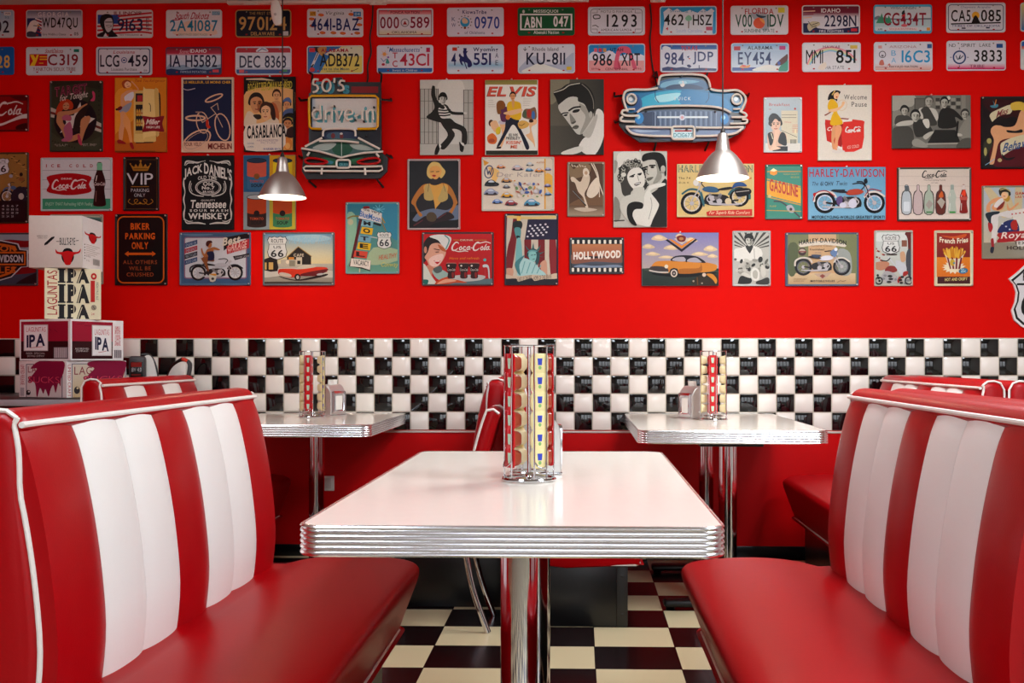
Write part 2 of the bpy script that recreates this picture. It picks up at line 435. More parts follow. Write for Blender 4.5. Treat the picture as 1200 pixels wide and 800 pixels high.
t = struct(obj('trim_1', gr, GROUT)); obj('white_tiles', bw, TILE_W, t); obj('black_tiles', bb, TILE_B, t)
bm = nb(); box(bm, XL, XR, -.011, .0, TZ1-5*TR-.014, TZ1-5*TR-.003, .003); struct(obj('trim_2', bm, mat('edge_trim', 'cfc8bf', .3)))
bm = nb(); box(bm, XL, XR, -.014, .001, 0, .062, .003); struct(obj('baseboard_back', bm, BLACK))
x0 = wp(268, 0)[0]; x1 = wp(690, 0)[0]
bm = nb(); box(bm, x0, x1, -.035, .0, 2.938, 2.952, .003); struct(obj('trim_3', bm, PLASTIC_W))
# ================================================================== diner booths
PAD = [(-.012, .38), (0, .456), (.006, .545), (-.002, .65), (-.016, .75), (-.034, .84), (-.05, .90), (-.068, .942)]
SEAT = [(-.03, .425), (.03, .441), (.11, .459), (.22, .467), (.34, .462), (.405, .452), (.432, .436), (.436, .415), (.425, .38), (.40, .315), (.376, .252), (.36, .245), (-.03, .245)]
def bench(loc, L, sgn, stripes, label, near_bolts=False):
    p = L/len(stripes); S = (lambda q: (q[0]*sgn, q[1], q[2]))
    root = empty('booth_bench', loc)
    prof = cr(PAD, 3)
    # shell behind the pad with its puffed end panels
    bm = nb(); SB = (lambda z: .006+.028*min(1, max(0, (.945-z)/.12)))
    shape = [(x-SB(z)-.002, z) for x, z in prof]+[(-.074, .952), (-.09, .9625), (-.112, .9645), (-.135, .957), (-.147, .935), (-.148, .6), (-.148, .245)]
    loops = []
    for y, k in ((-.010, .45), (-.0085, .28), (-.004, .1), (.002, .015), (.008, 0), (L-.008, 0), (L-.002, .015), (L+.004, .1), (L+.0085, .28), (L+.010, .45)):
        loops.append([S((x+(-.08-.03*(z-.9)-x)*k, y, z+(.6-z)*k*.12)) for x, z in shape])
    loft(bm, loops); obj('back_shell', bm, RED_V, root)
    bm = nb(); cap = [(-.058, .935), (-.066, .953), (-.08, .9645), (-.1, .968), (-.125, .9655), (-.146, .9545), (-.153, .93), (-.14, .92), (-.075, .925)]
    cap = cr(cap, 3, True); loops = []
    for y, ins in ((.0, .6), (.003, .3), (.011, .08), (.025, 0), (L-.025, 0), (L-.011, .08), (L-.003, .3), (L, .6)):
        loops.append([S((x+(-.105-x)*ins*.5, y, z+(.935-z)*ins*.6)) for x, z in cap])
    loft(bm, loops); obj('top_roll', bm, RED_V, root)
    for k, ch in enumerate(stripes):
        bm = nb(); rows = []; n = 12
        for x, z in prof:
            row = [S((x-.045, k*p+.0005, z))]
            for i in range(n+1):
                t = 2*i/n-1; bulge = .009*(1-abs(t)**2.6)-.004
                # ends of the bench roll back a little
                row.append(S((x+bulge, k*p+.0008+(p-.0016)*i/n, z)))
            row.append(S((x-.045, (k+1)*p-.0005, z))); rows.append(row)
        loft(bm, rows, False)
        obj('back_panel', bm, RED_V if ch == 'R' else WHITE_V, root)
    bm = nb()
    path = [(x+.0035, z) for x, z in prof]
    top = [S((path[-1][0]+.004, y, path[-1][1]-.001)) for y in (-.003, .004, L*.25, L*.5, L*.75, L-.004, L+.003)]
    pts = [S((x-SB(z)-.004, -.001, z)) for x, z in path]+[S((path[-1][0]-.004, -.001, path[-1][1]+.012))]
    tube(bm, pts, .005, 8); tube(bm, [(a, L-b, c) for a, b, c in [(q[0], q[1], q[2]) for q in pts]], .005, 8)
    tube(bm, top, .0058, 8)
    roll = [S((x, -.001, z)) for x, z in [(-.07, .953), (-.088, .966), (-.112, .968), (-.136, .96), (-.15, .935), (-.151, .6), (-.151, .3)]]
    tube(bm, roll, .0042, 6)
    obj('piping', bm, PIPE_W, root)
    # seat
    bm = nb(); sp = cr(SEAT, 3, True); loops = []
    for y, ins in ((-.012, .16), (-.008, .07), (.002, .02), (.02, 0), (L-.02, 0), (L-.002, .02), (L+.008, .07), (L+.012, .16)):
        loops.append([S((x+(.19-x)*ins*.5, y, z+(.36-z)*ins*.45)) for x, z in sp])
    loft(bm, loops); st = obj('seat_cushion', bm, RED_V2, root)
    bm = nb(); tube(bm, [S((.05, -.006, .247)), S((.36, -.006, .247)), S((.377, .02, .248)), S((.379, L*.5, .248)), S((.377, L-.02, .248)), S((.36, L+.006, .247))], .0042, 8)
    obj('seat_piping', bm, PIPE_W, st)
    bm = nb(); xa, xb = sorted((-.13*sgn, .325*sgn)); box(bm, xa, xb, .012, L-.012, .0, .248, .004)
    bs = obj('base', bm, BLACK, root)
    bm = nb(); xa, xb = sorted((.285*sgn, .329*sgn)); box(bm, xa, xb, .008, .02, .004, .244, .002)
    for z in (.05, .2): lathe_y(bm, .307*sgn, .007, z, .006)
    obj('end_strip', bm, mat('dark_edge_strip', '1a1918', .4), bs)
    return tag(root, label, 'bench', 'diner booth benches')
def lathe_y(bm, x, y, z, r):
    loft(bm, [[(x+q*math.cos(2*PI*i/10), yy, z+q*math.sin(2*PI*i/10)) for i in range(10)] for q, yy in ((r, y+.003), (r, y), (r*.6, y-.0015))])
Y0 = -4.0
bench((-.915, Y0, 0), 1.4, 1, 'RWWRWWR', 'red and white striped booth bench nearest on the left of the long table')
bench((.735, Y0, 0), 1.4, -1, 'RWWRWWR', 'red and white striped booth bench nearest on the right of the long table')
bench((1.052, Y0, 0), 1.4, 1, 'RWWRWWR', 'booth bench back to back behind the nearest right bench, only its red top roll shows')
bench((-1.912, -1.36, 0), 1.11, 1, 'RWRWR', 'short striped booth bench in front of the stacked cartons')
bench((-.46, -1.215, 0), 1.11, -1, 'RWRWR', 'booth bench seen end-on behind the chrome-legged chair, its pad facing left')
bench((-.143, -1.55, 0), 1.4, 1, 'RWWRWWR', 'booth bench with black base behind the sauce pod carousel on the long table, facing right')
bench((1.459, -1.64, 0), 1.4, -1, 'RWWRWWR', 'striped booth bench at the far right, its seat beside the far right table')
bench((1.778, -1.64, 0), 1.4, 1, 'RWWRWWR', 'rightmost booth bench, back to back with the far right striped bench')
# ================================================================== tables
def table(x0, x1, y0, y1, posts, label, foot=True):
    root = empty('diner_table', ((x0+x1)/2, (y0+y1)/2, 0)); cx, cy = root.location.x, root.location.y
    a, c, d, e = x0-cx, x1-cx, y0-cy, y1-cy; z, th, R = .761, .0545, .045
    bm = nb(); loft(bm, [[(x, y, zz) for x, y in rrect(a+ins, c-ins, d+ins, e-ins, R, 8)] for ins, zz in ((.006, z-th+.004), (.006, z-.002), (.0075, z))])
    obj('tabletop', bm, LAMINATE, root)
    bm = nb(); prof = [(.008, z-.001), (.0055, z+.0012), (.002, z+.0005), (.0, z-.0025)]
    ribs = 5; h = (th-.006)/ribs
    for k in range(ribs):
        zt = z-.004-k*h
        for t, q in ((0, .0042), (.1, .0036), (.25, .0024), (.45, .0012), (.65, .0004), (.8, .0), (.9, .0008)):
            prof.append((q, zt-h*t))
    prof += [(.002, z-th), (.009, z-th-.0005)]
    loft(bm, [[(x, y, zz) for x, y in rrect(a+ins, c-ins, d+ins, e-ins, R, 10)] for ins, zz in prof], True, (False, False))
    obj('edge_band', bm, ALU, root)
    for px, py in posts:
        px -= cx; py -= cy
        bm = nb(); lathe(bm, [(.038, .028), (.038, z-th-.012)], 36, (px, py, 0)); ps = obj('post', bm, CHROME, root)
        bm = nb(); box(bm, px-.13, px+.13, py-.13, py+.13, z-th-.014, z-th+.003, .003)
        obj('mounting_plate', bm, DARK_IRON, ps)
        bm = nb(); box(bm, px-.27, px+.27, py-.04, py+.04, .012, .04, .012, 3)
        for s in (-1, 1): lathe(bm, [(.018, 0), (.02, .004), (.012, .016)], 12, (px+s*.24, py, 0))
        lathe(bm, [(.075, .035), (.07, .05), (.042, .062)], 24, (px, py, 0))
        obj('foot', bm, DARK_IRON, root)
    return tag(root, label, 'table', 'diner tables with ribbed metal edges')
table(-.505, .258, -3.968, -2.39, [(-.124, -3.66), (-.124, -2.73)], 'long white diner table in the foreground between the two nearest striped benches')
table(-1.69, -.92, -1.045, -.014, [(-1.302, -.44)], 'white diner table against the tiled wall on the left')
table(.233, 1.01, -1.385, -.014, [(.62, -1.21), (.62, -.41)], 'white diner table against the tiled wall on the right, under a pendant lamp')
# ================================================================== chrome chair
ch = empty('diner_chair', (-.562, -1.50, 0))
bm = nb(); W2 = .17
def pad_loft(bm, centre, th, w2, bulge=.0):
    """a cushion swept along a centre line in the x-z plane"""
    loops = []
    P = cr(centre, 4)
    for y, k in ((-w2, .15), (-w2+.006, .7), (-w2+.02, 1), (0, 1.0), (w2-.02, 1), (w2-.006, .7), (w2, .15)):
        a, b2 = [], []
        for i, (x, z) in enumerate(P):
            q = P[min(i+1, len(P)-1)]; r = P[max(i-1, 0)]; tx, tz = q[0]-r[0], q[1]-r[1]; d = math.hypot(tx, tz)
            e = th/2*k*(1 if 0 < i < len(P)-1 else .45)
            a.append((x-tz/d*e, y, z+tx/d*e)); b2.append((x+tz/d*e, y, z-tx/d*e))
        loops.append(a+b2[::-1])
    loft(bm, loops)
BK = [(.135, .5), (.16, .62), (.185, .72), (.208, .80), (.228, .855)]
pad_loft(bm, BK, .058, W2); bk_ = obj('backrest', bm, RED_V, ch)
for s in (-1, 1):
    bm = nb(); P = cr(BK, 4)
    tube(bm, [(x-.024, s*(W2-.004), z) for x, z in P]+[(P[-1][0]+.002, s*(W2-.004), P[-1][1]+.005), (P[-1][0]+.024, s*(W2-.006), P[-1][1]-.012)], .0055, 6); obj('piping', bm, PIPE_W, bk_)
bm = nb(); pad_loft(bm, [(-.21, .455), (-.1, .462), (.03, .46), (.16, .45)], .055, .185); obj('seat', bm, RED_V2, ch)
for s in (-1, 1):
    bm = nb(); tube(bm, cr([(-.19, s*.15, .43), (-.24, s*.16, .38), (-.25, s*.165, .2), (-.245, s*.17, .002)], 5), .0115, 10); obj('leg', bm, CHROME, ch)
    bm = nb(); tube(bm, cr([(.20, s*.14, .79), (.165, s*.14, .64), (.125, s*.14, .47), (.105, s*.14, .40), (.122, s*.14, .3), (.152, s*.142, .16), (.208, s*.145, .002)], 5), .0125, 10); obj('leg', bm, CHROME, ch)
bm = nb(); tube(bm, [(-.18, -.14, .425), (-.18, .14, .425), (.1, .14, .425), (.1, -.14, .425)], .009, 8, True); obj('seat_frame', bm, CHROME, ch)
tag(ch, 'red vinyl chrome-legged chair with white piping, standing behind the long table', 'chair')
# ================================================================== pendant lamps
GLOW = mat('lit_bulb', 'ffffff', .5, emit='fff4e2', estr=38.)
SHADE_IN = mat('shade_inside_white', 'fbf8f2', .5)
def pendant(px, Y, label):
    X, zr = wp(px, 231.5 if px < 600 else 209, Y); R = .117
    root = empty('pendant_lamp', (X, Y, zr))
    prof = [(1, 0), (.985, .04), (.93, .17), (.84, .37), (.7, .61), (.545, .82), (.42, .95), (.325, 1.02), (.285, 1.06), (.278, 1.09), (.235, 1.37), (.185, 1.66), (.15, 1.70), (.03, 1.705)]
    outer = [(r*R, z*R) for r, z in prof]
    bm = nb(); lathe(bm, outer, 48, cap=(False, True)); sh = obj('lamp_shade', bm, BRUSHED, root)
    bm = nb(); lathe(bm, [(R, 0), (R-.0015, .0005)]+[(max(.002, r-.0022), z-.0015) for r, z in outer[1:8]]+[(.002, outer[8][1])], 48, cap=(False, False)); obj('shade_lining', bm, SHADE_IN, sh)
    bm = nb(); lathe(bm, [(.002, .03), (.02, .034), (.028, .05), (.025, .07), (.014, .09), (.013, .118)], 20); obj('bulb', bm, GLOW, root)
    bm = nb(); lathe(bm, [(.011, 1.69*R), (.010, 1.82*R), (.005, 1.9*R)], 16); obj('cord_grip', bm, CORD, root)
    bm = nb(); tube(bm, [(0, 0, 1.85*R), (0, 0, (H-zr)*.5), (0, 0, H-zr-.02)], .0032, 8); obj('cord', bm, CORD, root)
    bm = nb(); lathe(bm, [(.045, H-zr-.03), (.05, H-zr-.012), (.05, H-zr-.001)], 24); obj('ceiling_rose', bm, BRUSHED, root)
    l = bpy.data.lights.new('bulb_light', 'POINT'); l.energy = 2.2; l.color = (1, .82, .6); l.shadow_soft_size = .02
    o = bpy.data.objects.new('bulb_light', l); C.objects.link(o); o.location = (0, 0, .015); o.parent = root
    tag(root, label, 'lamp', 'brushed metal pendant lamps')
pendant(331, -.44, 'brushed metal pendant lamp on the left, hanging before the four-panel tin can picture')
pendant(847, -.96, 'brushed metal pendant lamp on the right, below the blue car neon sign')
X, Z = wp(324, 15, -.4)
bm = nb(); loops = []
for t in range(9):
    a = t/8*PI; z = .066*math.cos(a); r = math.sin(a)**.7
    loops.append([(.028*r*math.cos(2*PI*i/16), .016*r*math.sin(2*PI*i/16), z) for i in range(16)])
loft(bm, loops[1:-1]); g = empty('cord_switch', (X, -.4, Z)); o = obj('housing', bm, PLASTIC_W, g); o.rotation_euler = (0, math.radians(-8), 0)
bm = nb(); loft(bm, [[(r*math.cos(2*PI*i/12)-.002, y, r*math.sin(2*PI*i/12)-.012) for i in range(12)] for r, y in ((.007, -.013), (.007, -.0175), (.004, -.0185))]); obj('button', bm, mat('grey_plastic', 'b9b4ad', .4), g)
bm = nb(); tube(bm, [(.004, 0, .06), (.004, 0, .3), (.004, 0, H-Z)], .0022, 6); obj('cord', bm, PLASTIC_W, g)
tag(g, 'white oval cord switch hanging beside the left pendant cord', 'switch')
# ================================================================== wall devices
def device(px0, px1, py1, label):
    a, z0 = wp(px0, py1); b2, _ = wp(px1, py1); root = empty('cable_box', ((a+b2)/2, 0, z0)); w = (b2-a)/2
    bm = nb(); box(bm, -w, w, -.05, -.001, .006, 2.937-z0, .006); obj('case', bm, PLASTIC_W, root)
    for s in (-.55, .35):
        bm = nb(); lathe(bm, [(.011, -.004), (.013, .0), (.013, .012)], 12, (s*w, -.026, 0)); obj('cable_gland', bm, PLASTIC_W, root)
    tag(root, label, 'junction box', 'white boxes under the ceiling')
device(285, 304.5, 6.2, 'small white cable box at the ceiling above the dark blue plate, leftmost of three')
device(433.5, 453.5, 6, 'small white cable box at the ceiling above the drive-in neon sign')
device(762, 779.5, 3, 'small white cable box at the ceiling above the blue car neon sign')
a, z = wp(377.5, 566)
so = empty('power_socket', (a+.027, 0, z))
bm = nb(); box(bm, -.04, .04, -.011, 0, -.04, .04, .004, 3); pl = obj('face_plate', bm, PLASTIC_W, so)
bm = nb(); box(bm, -.025, .025, -.0135, -.010, -.028, .028, .002); obj('rocker', bm, mat('grey_white_plastic', 'd2cdc6', .35), so)
tag(so, 'white power socket plate low on the red wall beside the left table post', 'socket')
# ================================================================== sauce pod carousels and napkin dispensers
LID_R = mat('red_foil_lid', 'd0101a', .3, .1); LID_Y = mat('yellow_foil_lid', 'efe0a4', .35); CUP_R = mat('ketchup_cup', 'a8452f', .25, coat=.4); CUP_Y = mat('mayo_cup', 'ecdcae', .3, coat=.3)
EM_G = mat('mint_print', 'b9dcc0', .5); EM_B = mat('blue_print', '2a3fb8', .5); EM_GR = mat('green_print', '86b96a', .5)
def pod_mesh(red):
    """local: the lid faces -y"""
    root = empty('sauce_pod'); w, h = .0225, .0235
    bm = nb(); loft(bm, [[(x, y, z) for x, z in rrect(-w+i, w-i, -h+i, h-i, .009, 4)] for i, y in ((.0015, .0015), (0, .0008), (0, -.0008), (.001, -.0014))]); obj('lid', bm, LID_R if red else LID_Y, root)
    bm = nb(); loft(bm, [[(x, y, z) for x, z in rrect(-w+i, w-i, -h+i, h-i, .012-i*.3, 5)] for i, y in ((.003, .0015), (.0035, .008), (.005, .017), (.008, .024), (.013, .026))]); obj('cup', bm, CUP_R if red else CUP_Y, root)
    bm = nb(); prism_xz(bm, [(-.006, -.004), (-.0045, -.013), (.0045, -.013), (.006, -.004), (.007, .012), (-.007, .012)] if red else [(-.005, -.004), (.005, -.004), (.0065, .012), (-.0065, .012)], -.0019, -.0013)
    e = obj('emblem', bm, EM_G if red else EM_B, root)
    if not red:
        bm = nb(); prism_xz(bm, [(.004*math.cos(k*PI/5), -.01+.0045*math.sin(k*PI/5)) for k in range(10)], -.0019, -.0013); obj('emblem', bm, EM_GR, root)
    return root
def pod_tree(o, loc, rz):
    c = copy_tree(o); c.location = loc; c.rotation_euler = (0, 0, rz); return c
PROTO = {}
def carousel(px, Y, cols, label, where):
    X = wp(px, 0, Y)[0]; z0 = .7615; root = empty('pod_carousel', (X, Y, z0)); R, HH = .0592, .325
    for nm, z, r, tr in (('base_ring', .005, .062, .0045), ('base_ring', .022, .045, .0025), ('top_ring', HH, R, .0024)):
        bm = nb(); tube(bm, [(r*math.cos(2*PI*i/36), r*math.sin(2*PI*i/36), z) for i in range(36)], tr, 6, True); obj(nm, bm, CHROME, root)
    bm = nb(); lathe(bm, [(.034, .001), (.034, .006), (.01, .01), (.005, .02), (.0045, HH)], 20); obj('spindle', bm, CHROME, root)
    for ang, red, off in cols:
        a = math.radians(ang); rz = a+PI/2
        for s in (-1, 1):
            t = Vector((-math.sin(a), math.cos(a), 0))*(s*.0165); o_ = Vector((math.cos(a), math.sin(a), 0))
            bm = nb(); tube(bm, [tuple(o_*.0592+t+Vector((0,0,.004))), tuple(o_*.0592+t+Vector((0,0,.06))), tuple(o_*.0592+t+Vector((0,0,.2))), tuple(o_*.0592+t+Vector((0,0,HH)))], .0022, 6); obj('wire', bm, CHROME, root)
        bm = nb(); t0 = Vector((-math.sin(a), math.cos(a), 0)); o_ = Vector((math.cos(a), math.sin(a), 0))
        tube(bm, cr([tuple(o_*.058-t0*.0165+Vector((0,0,.05))), tuple(o_*.066-t0*.01+Vector((0,0,.04))), tuple(o_*.069+Vector((0,0,.036))), tuple(o_*.066+t0*.01+Vector((0,0,.04))), tuple(o_*.058+t0*.0165+Vector((0,0,.05)))], 4), .0018, 6); obj('stop_wire', bm, CHROME, root)
        for k in range(6):
            loc = (X+.0545*math.cos(a), Y+.0545*math.sin(a), z0+.057+k*.0452)
            if red not in PROTO:
                PROTO[red] = pod_mesh(red); c = PROTO[red]; c.location = loc; c.rotation_euler = (0, 0, rz)
            else: c = pod_tree(PROTO[red], loc, rz)
            colr = 'red' if red else 'cream'
            pos = ('lowest', 'second lowest', 'third lowest', 'fourth up', 'second from top', 'topmost')[k]
            tag(c, '%s %s pod %s of the %s' % (pos, colr, off, where), 'sauce pod', 'sauce pods in the %s' % where)
    tag(root, label, 'holder', 'wire pod carousels')
carousel(620, -3.23, [(215, True, 'on the left side'), (-60, False, 'at the front right'), (125, False, 'at the back'), (32, True, 'on the right side')], 'tall chrome wire carousel of sauce pods standing on the long table', 'long table carousel')
carousel(366, -.46, [(-98, True, 'facing the room'), (172, False, 'on the left side'), (-8, False, 'on the right side')], 'chrome wire sauce pod carousel standing on the left wall table', 'left wall table carousel')
carousel(836, -.65, [(-100, True, 'facing the room'), (-10, False, 'on the right side'), (170, False, 'on the left side')], 'chrome wire sauce pod carousel standing on the right wall table', 'right wall table carousel')
NAP_W = mat('napkin_paper', 'f4f1ea', .8); DISP = mat('dispenser_grey', 'c9c8c4', .3, .5); DISP2 = mat('dispenser_chrome', 'cfd0d6', .12, 1.)
def dispenser(X, Y, rz, label):
    root = empty('napkin_dispenser', (X, Y, .7615), rz)
    w, d, h = .052, .05, .158      # local: face towards +x
    side = cr([(-d, .004), (-d, .11), (-d+.012, .145), (-.01, h), (.02, .152), (d-.004, .12), (d, .09), (d, .004)], 4)
    bm = nb(); loft(bm, [[(x*(1-i*2), y, z*(1-i)) for x, z in side] for y, i in ((-w, .03), (-w+.004, 0), (w-.004, 0), (w, .03))]); obj('body', bm, DISP, root)
    bm = nb(); loft(bm, [[(x, y, z) for y, z in rrect(-w+.006+i, w-.006-i, .012+i, .125-i, .01, 4)] for i, x in ((0, d-.004), (0, d+.004), (.012, d+.006), (.016, d+.002))]); fp = obj('face_plate', bm, DISP2, root)
    bm = nb(); loft(bm, [[(x, y, z) for y, z in rrect(-.022, .022, .03, .1, .004, 3)] for x in (d+.001, d+.0035)]); obj('napkins', bm, NAP_W, root)
    bm = nb(); loft(bm, [[(.0+.006*math.sin(k*1.3)+q*.002, -.03+k*.012, z) for k in range(6)]+[(.004+.006*math.sin(k*1.3)+q*.002, -.03+k*.012, z) for k in range(5, -1, -1)] for q, z in enumerate((.14, .165, .182))]); obj('pulled_napkin', bm, NAP_W, root)
    bm = nb(); box(bm, -d-.003, d+.003, -w-.002, w+.002, 0, .006, .002); obj('base', bm, DISP2, root)
    tag(root, label, 'napkin dispenser', 'napkin dispensers')
dispenser(-.108, -3.05, math.radians(12), 'metal napkin dispenser standing behind the carousel on the long table')
dispenser(-1.272, -.235, math.radians(-35), 'chrome napkin dispenser with a white napkin pulled up, on the left wall table')
dispenser(.545, -.51, math.radians(215), 'metal napkin dispenser standing left of the carousel on the right wall table')
# ================================================================== counter, cartons, tools
ct = empty('side_counter', (-2.9, -.5, 0))
bm = nb(); box(bm, XL+2.905, .8, -.44, .48, 0, .845); obj('cabinet', bm, BLACK, ct)
bm = nb(); box(bm, XL+2.905, .825, -.45, .485, .845, .868, .003); obj('worktop', bm, DARK_IRON, ct)
bm = nb(); box(bm, XL+2.905, .83, -.462, -.449, .838, .8675, .004)
for x in (-.13,): box(bm, x-.012, x+.012, -.47, -.455, .834, .8675, .003)
obj('metal_edge', bm, mat('steel_edge', 'a4abb0', .35, .35), ct)
tag(ct, 'dark side counter with a metal front edge under the stacked cartons', 'counter')
def c_px(X, Y): return PX+F*((CS*X+SN*(Y+D))/(-SN*X+CS*(Y+D)))
def carton(pc, Yc, z, pl, pr, h, rz, col, label, drawF, drawS, sF, sS, dd=None):
    """the corner nearest the room is seen at pixel column pc (plane Yc); the two faces end at columns pl and pr"""
    Xc = wp(pc, 400, Yc)[0]; xh, yh = Vector((math.cos(rz), math.sin(rz))), Vector((-math.sin(rz), math.cos(rz))); K = Vector((Xc, Yc))
    def solve(vec, target):
        lo, hi = .01, .9
        for _ in range(40):
            mid = (lo+hi)/2; q = K+vec*mid
            if (c_px(q.x, q.y)-target)*(c_px(K.x, K.y)-target) > 0: lo = mid
            else: hi = mid
        return lo
    w = solve(-xh, pl); d = dd or solve(yh, pr); cc = K-xh*(w/2)+yh*(d/2); cx, cy = cc
    """drawF on the face towards local -y, drawS on the face towards local +x; the drawings are in photo pixels of that face"""
    root = empty('carton', (cx, cy, z), rz)
    bm = nb(); box(bm, -w/2, w/2, -d/2, d/2, 0, h, .003); obj('board', bm, mat('carton_'+col, col, .6, vary=.05), root)
    bm = nb(); box(bm, -w/2+.01, w/2-.01, -.003, .003, h-.0005, h+.0004); obj('top_seam', bm, mat('carton_seam', '6a5c48', .7), root)
    for dr, q, rot, off, W in ((drawF, sF, 0, -d/2, w), (drawS, sS, PI/2, -w/2, d)):
        if not dr: continue
        x0, y0, x1, y1 = q
        A = Art(lambda px, py: ((px-x0)/(x1-x0)*W-W/2, h-(py-y0)/(y1-y0)*h), clip=(-W/2+.001, W/2-.001, .001, h-.001)); dr(A)
        f = empty('printed_face'); f.parent = root; f.rotation_euler = (0, 0, rot)
        # one mesh for the face: pictures and letters together
        A.pic += A.let; A.let = []; A.build(f, INK_PAPER, off-.0004)
        ch_ = f.children[0]; ch_.parent = root; ch_.rotation_euler = (0, 0, rot); ch_.name = 'printed_face'; bpy.data.objects.remove(f)
    return tag(root, label, 'box', 'cartons stacked on the counter')
# ================================================================== cartons
def c_ipa_face(right):
    def d(A):
        x0, x1 = (100, 585) if not right else (590, 1075)
        A.r('efebe8', x0, 20, x1, 425)
        a, b2 = (115, 565) if not right else (603, 972)
        A.r('a01c3c', a, 40, b2, 260); A.r('3a1218', a, 235, b2, 408)
        for k in range(5): A.l('7d1530', 5, [(a+40+k*70, 70+k*13), (a+110+k*60, 60+k*22)])
        p, q = (142, 375) if not right else (780, 962)
        A.r('cfcaca', p, 72, q, 330 if not right else 378); A.r('f0eceb', p+8, 80, q-8, 322 if not right else 370)
        A.t('LAGUNITAS', p+25, 95 if not right else 112, q-22, 142 if not right else 170, 'c2606c')
        A.t('IPA', p+28, 165 if not right else 195, q-28, 290 if not right else 325, '20264a', .035, 0, 0, 0, .05, 0, -18 if not right else 18)
        A.l('b8444e', 5, [(p+60, 300 if not right else 345), (q-50, 288 if not right else 330)])
        if not right:
            A.r('8a8488', 430, 295, 565, 402); [A.r('d5d0d2', 440+k*17, 300, 447+k*17, 396) for k in range(7)]
            A.t('BEER SPECIAL', 168, 345, 350, 363, 'b9b0b0'); A.t('BREWING COMPANY', 178, 370, 342, 390, 'b9b0b0')
        else:
            [A.r('b0aaae' if k % 2 else '77727a', 985+k*10, 318, 994+k*10, 400) for k in range(7)]
            A.t('HANDLE WITH CARE', 990, 80, 1045, 275, 'c23c4a', 0, 0, 90); A.t('ALE BREWED', 628, 300, 750, 318, 'c9c0c0'); A.t('COMPANY', 635, 324, 746, 340, 'c9c0c0')
    return d
def c_sucks(right):
    def d(A):
        x0, x1 = (100, 545) if not right else (545, 1095)
        A.r('e2dedb', x0, 425, x1, 780)
        if not right:
            A.l('3c3f5c', 7, [(170, 790), (170, 460), (505, 460), (505, 790)]); A.r('d6d0cc', 176, 466, 500, 790)
            A.t('LA', 185, 480, 265, 540, '8a2a44')
            A.s('8e1c46', [(300, 425), (510, 425), (522, 520), (495, 600), (490, 670), (470, 640), (445, 735), (425, 660), (400, 700), (380, 770), (350, 700), (330, 745), (300, 690), (270, 780), (250, 640), (190, 620), (230, 560), (270, 500), (210, 500)])
            A.t('SUCKS', 185, 575, 485, 642, '54102c', .03); A.t('SUCKS', 190, 578, 482, 640, 'cf4a68', 0)
            for k in range(9): A.r('6a6a78', 112, 690+k*9, 150, 694+k*9)
            A.t('LIMITED RELEASE', 118, 465, 152, 660, 'b23a4a', 0, 0, 90); A.e('3a3436', 190, 735, 22, 26); A.e('cbc6c4', 196, 726, 9)
        else:
            A.l('3c3f5c', 7, [(592, 790), (592, 455), (1085, 455), (1085, 790)]); A.g('d2cabb', 'c3a983', 598, 461, 1080, 790)
            A.t('LAG', 612, 482, 770, 560, '8a2a44')
            A.s('8e1c46', [(770, 430), (1075, 430), (1088, 500), (1060, 600), (1050, 700), (1000, 660), (960, 740), (920, 660), (860, 740), (830, 640), (700, 640), (740, 560), (790, 500), (730, 470)])
            A.t('SUCKS', 690, 572, 1060, 650, '54102c', .03); A.t('SUCKS', 696, 576, 1056, 648, 'cf4a68', 0)
            A.t('LIMITED CRAFT', 555, 465, 582, 770, 'b8323c', 0, 0, 90); A.e('3a3436', 635, 710, 26, 36); A.e('d0bb98', 640, 690, 10)
    return d
carton(78, -.80, .8695, 22.5, 148, .172, math.radians(-23), 'e2dedb', 'white carton with a dripping crimson print, bottom of the stack on the counter', c_sucks(0), c_sucks(1), (100, 425, 545, 780), (545, 425, 1095, 780))
carton(82.5, -.80, 1.0425, 23, 144.5, .194, math.radians(-21), 'efebe8', 'crimson and dark brown printed beer carton, second from the bottom of the stack', c_ipa_face(0), c_ipa_face(1), (100, 20, 585, 425), (590, 20, 1075, 425))
def c_cream(A):
    A.r('ece0c2', 415, 118, 950, 580)
    A.t('LAGUNITAS', 440, 140, 535, 540, 'b02a2c', -.0, 0, -90, 0, .06)
    for k, (y0, y1, cut) in enumerate(((120, 250, 0), (262, 432, 0), (445, 576, 1))):
        A.t('I', 552, y0, 600, y1, '2e2d30'); A.r('2e2d30', 540, y0, 612, y0+14); A.r('2e2d30', 540, y1-14, 612, y1); A.r('2e2d30', 552, y0, 600, y1); A.t('PA', 632, y0, 838, y1, '2e2d30', .07, 0, 0, 0, .02); A.r('2e2d30', 622, y1-14, 684, y1)
        A.l('ece0c2', 7, [(730, y1-5), (768, y0+25)]); A.l('ece0c2', 6, [(692, y0+5), (690, y1-8)])
    A.e('c2332e', 880, 185, 28, 30); A.e('ded2b2', 880, 185, 12); A.r('c2332e', 850, 225, 890, 420)
    A.t('INDIA PALE ALE', 903, 240, 925, 400, '8a8478', 0, 0, 90); A.e('a49c88', 880, 470, 26, 24); A.l('4a4644', 5, [(870, 455), (890, 485)]); A.t('24', 855, 520, 885, 540, 'c2332e')
carton(118.5, -.66, 1.2375, 52, 120, .2395, math.radians(24), 'ece0c2', 'cream beer carton with big dark block letters, third up in the stack', c_cream, None, (415, 118, 950, 580), None, .2)
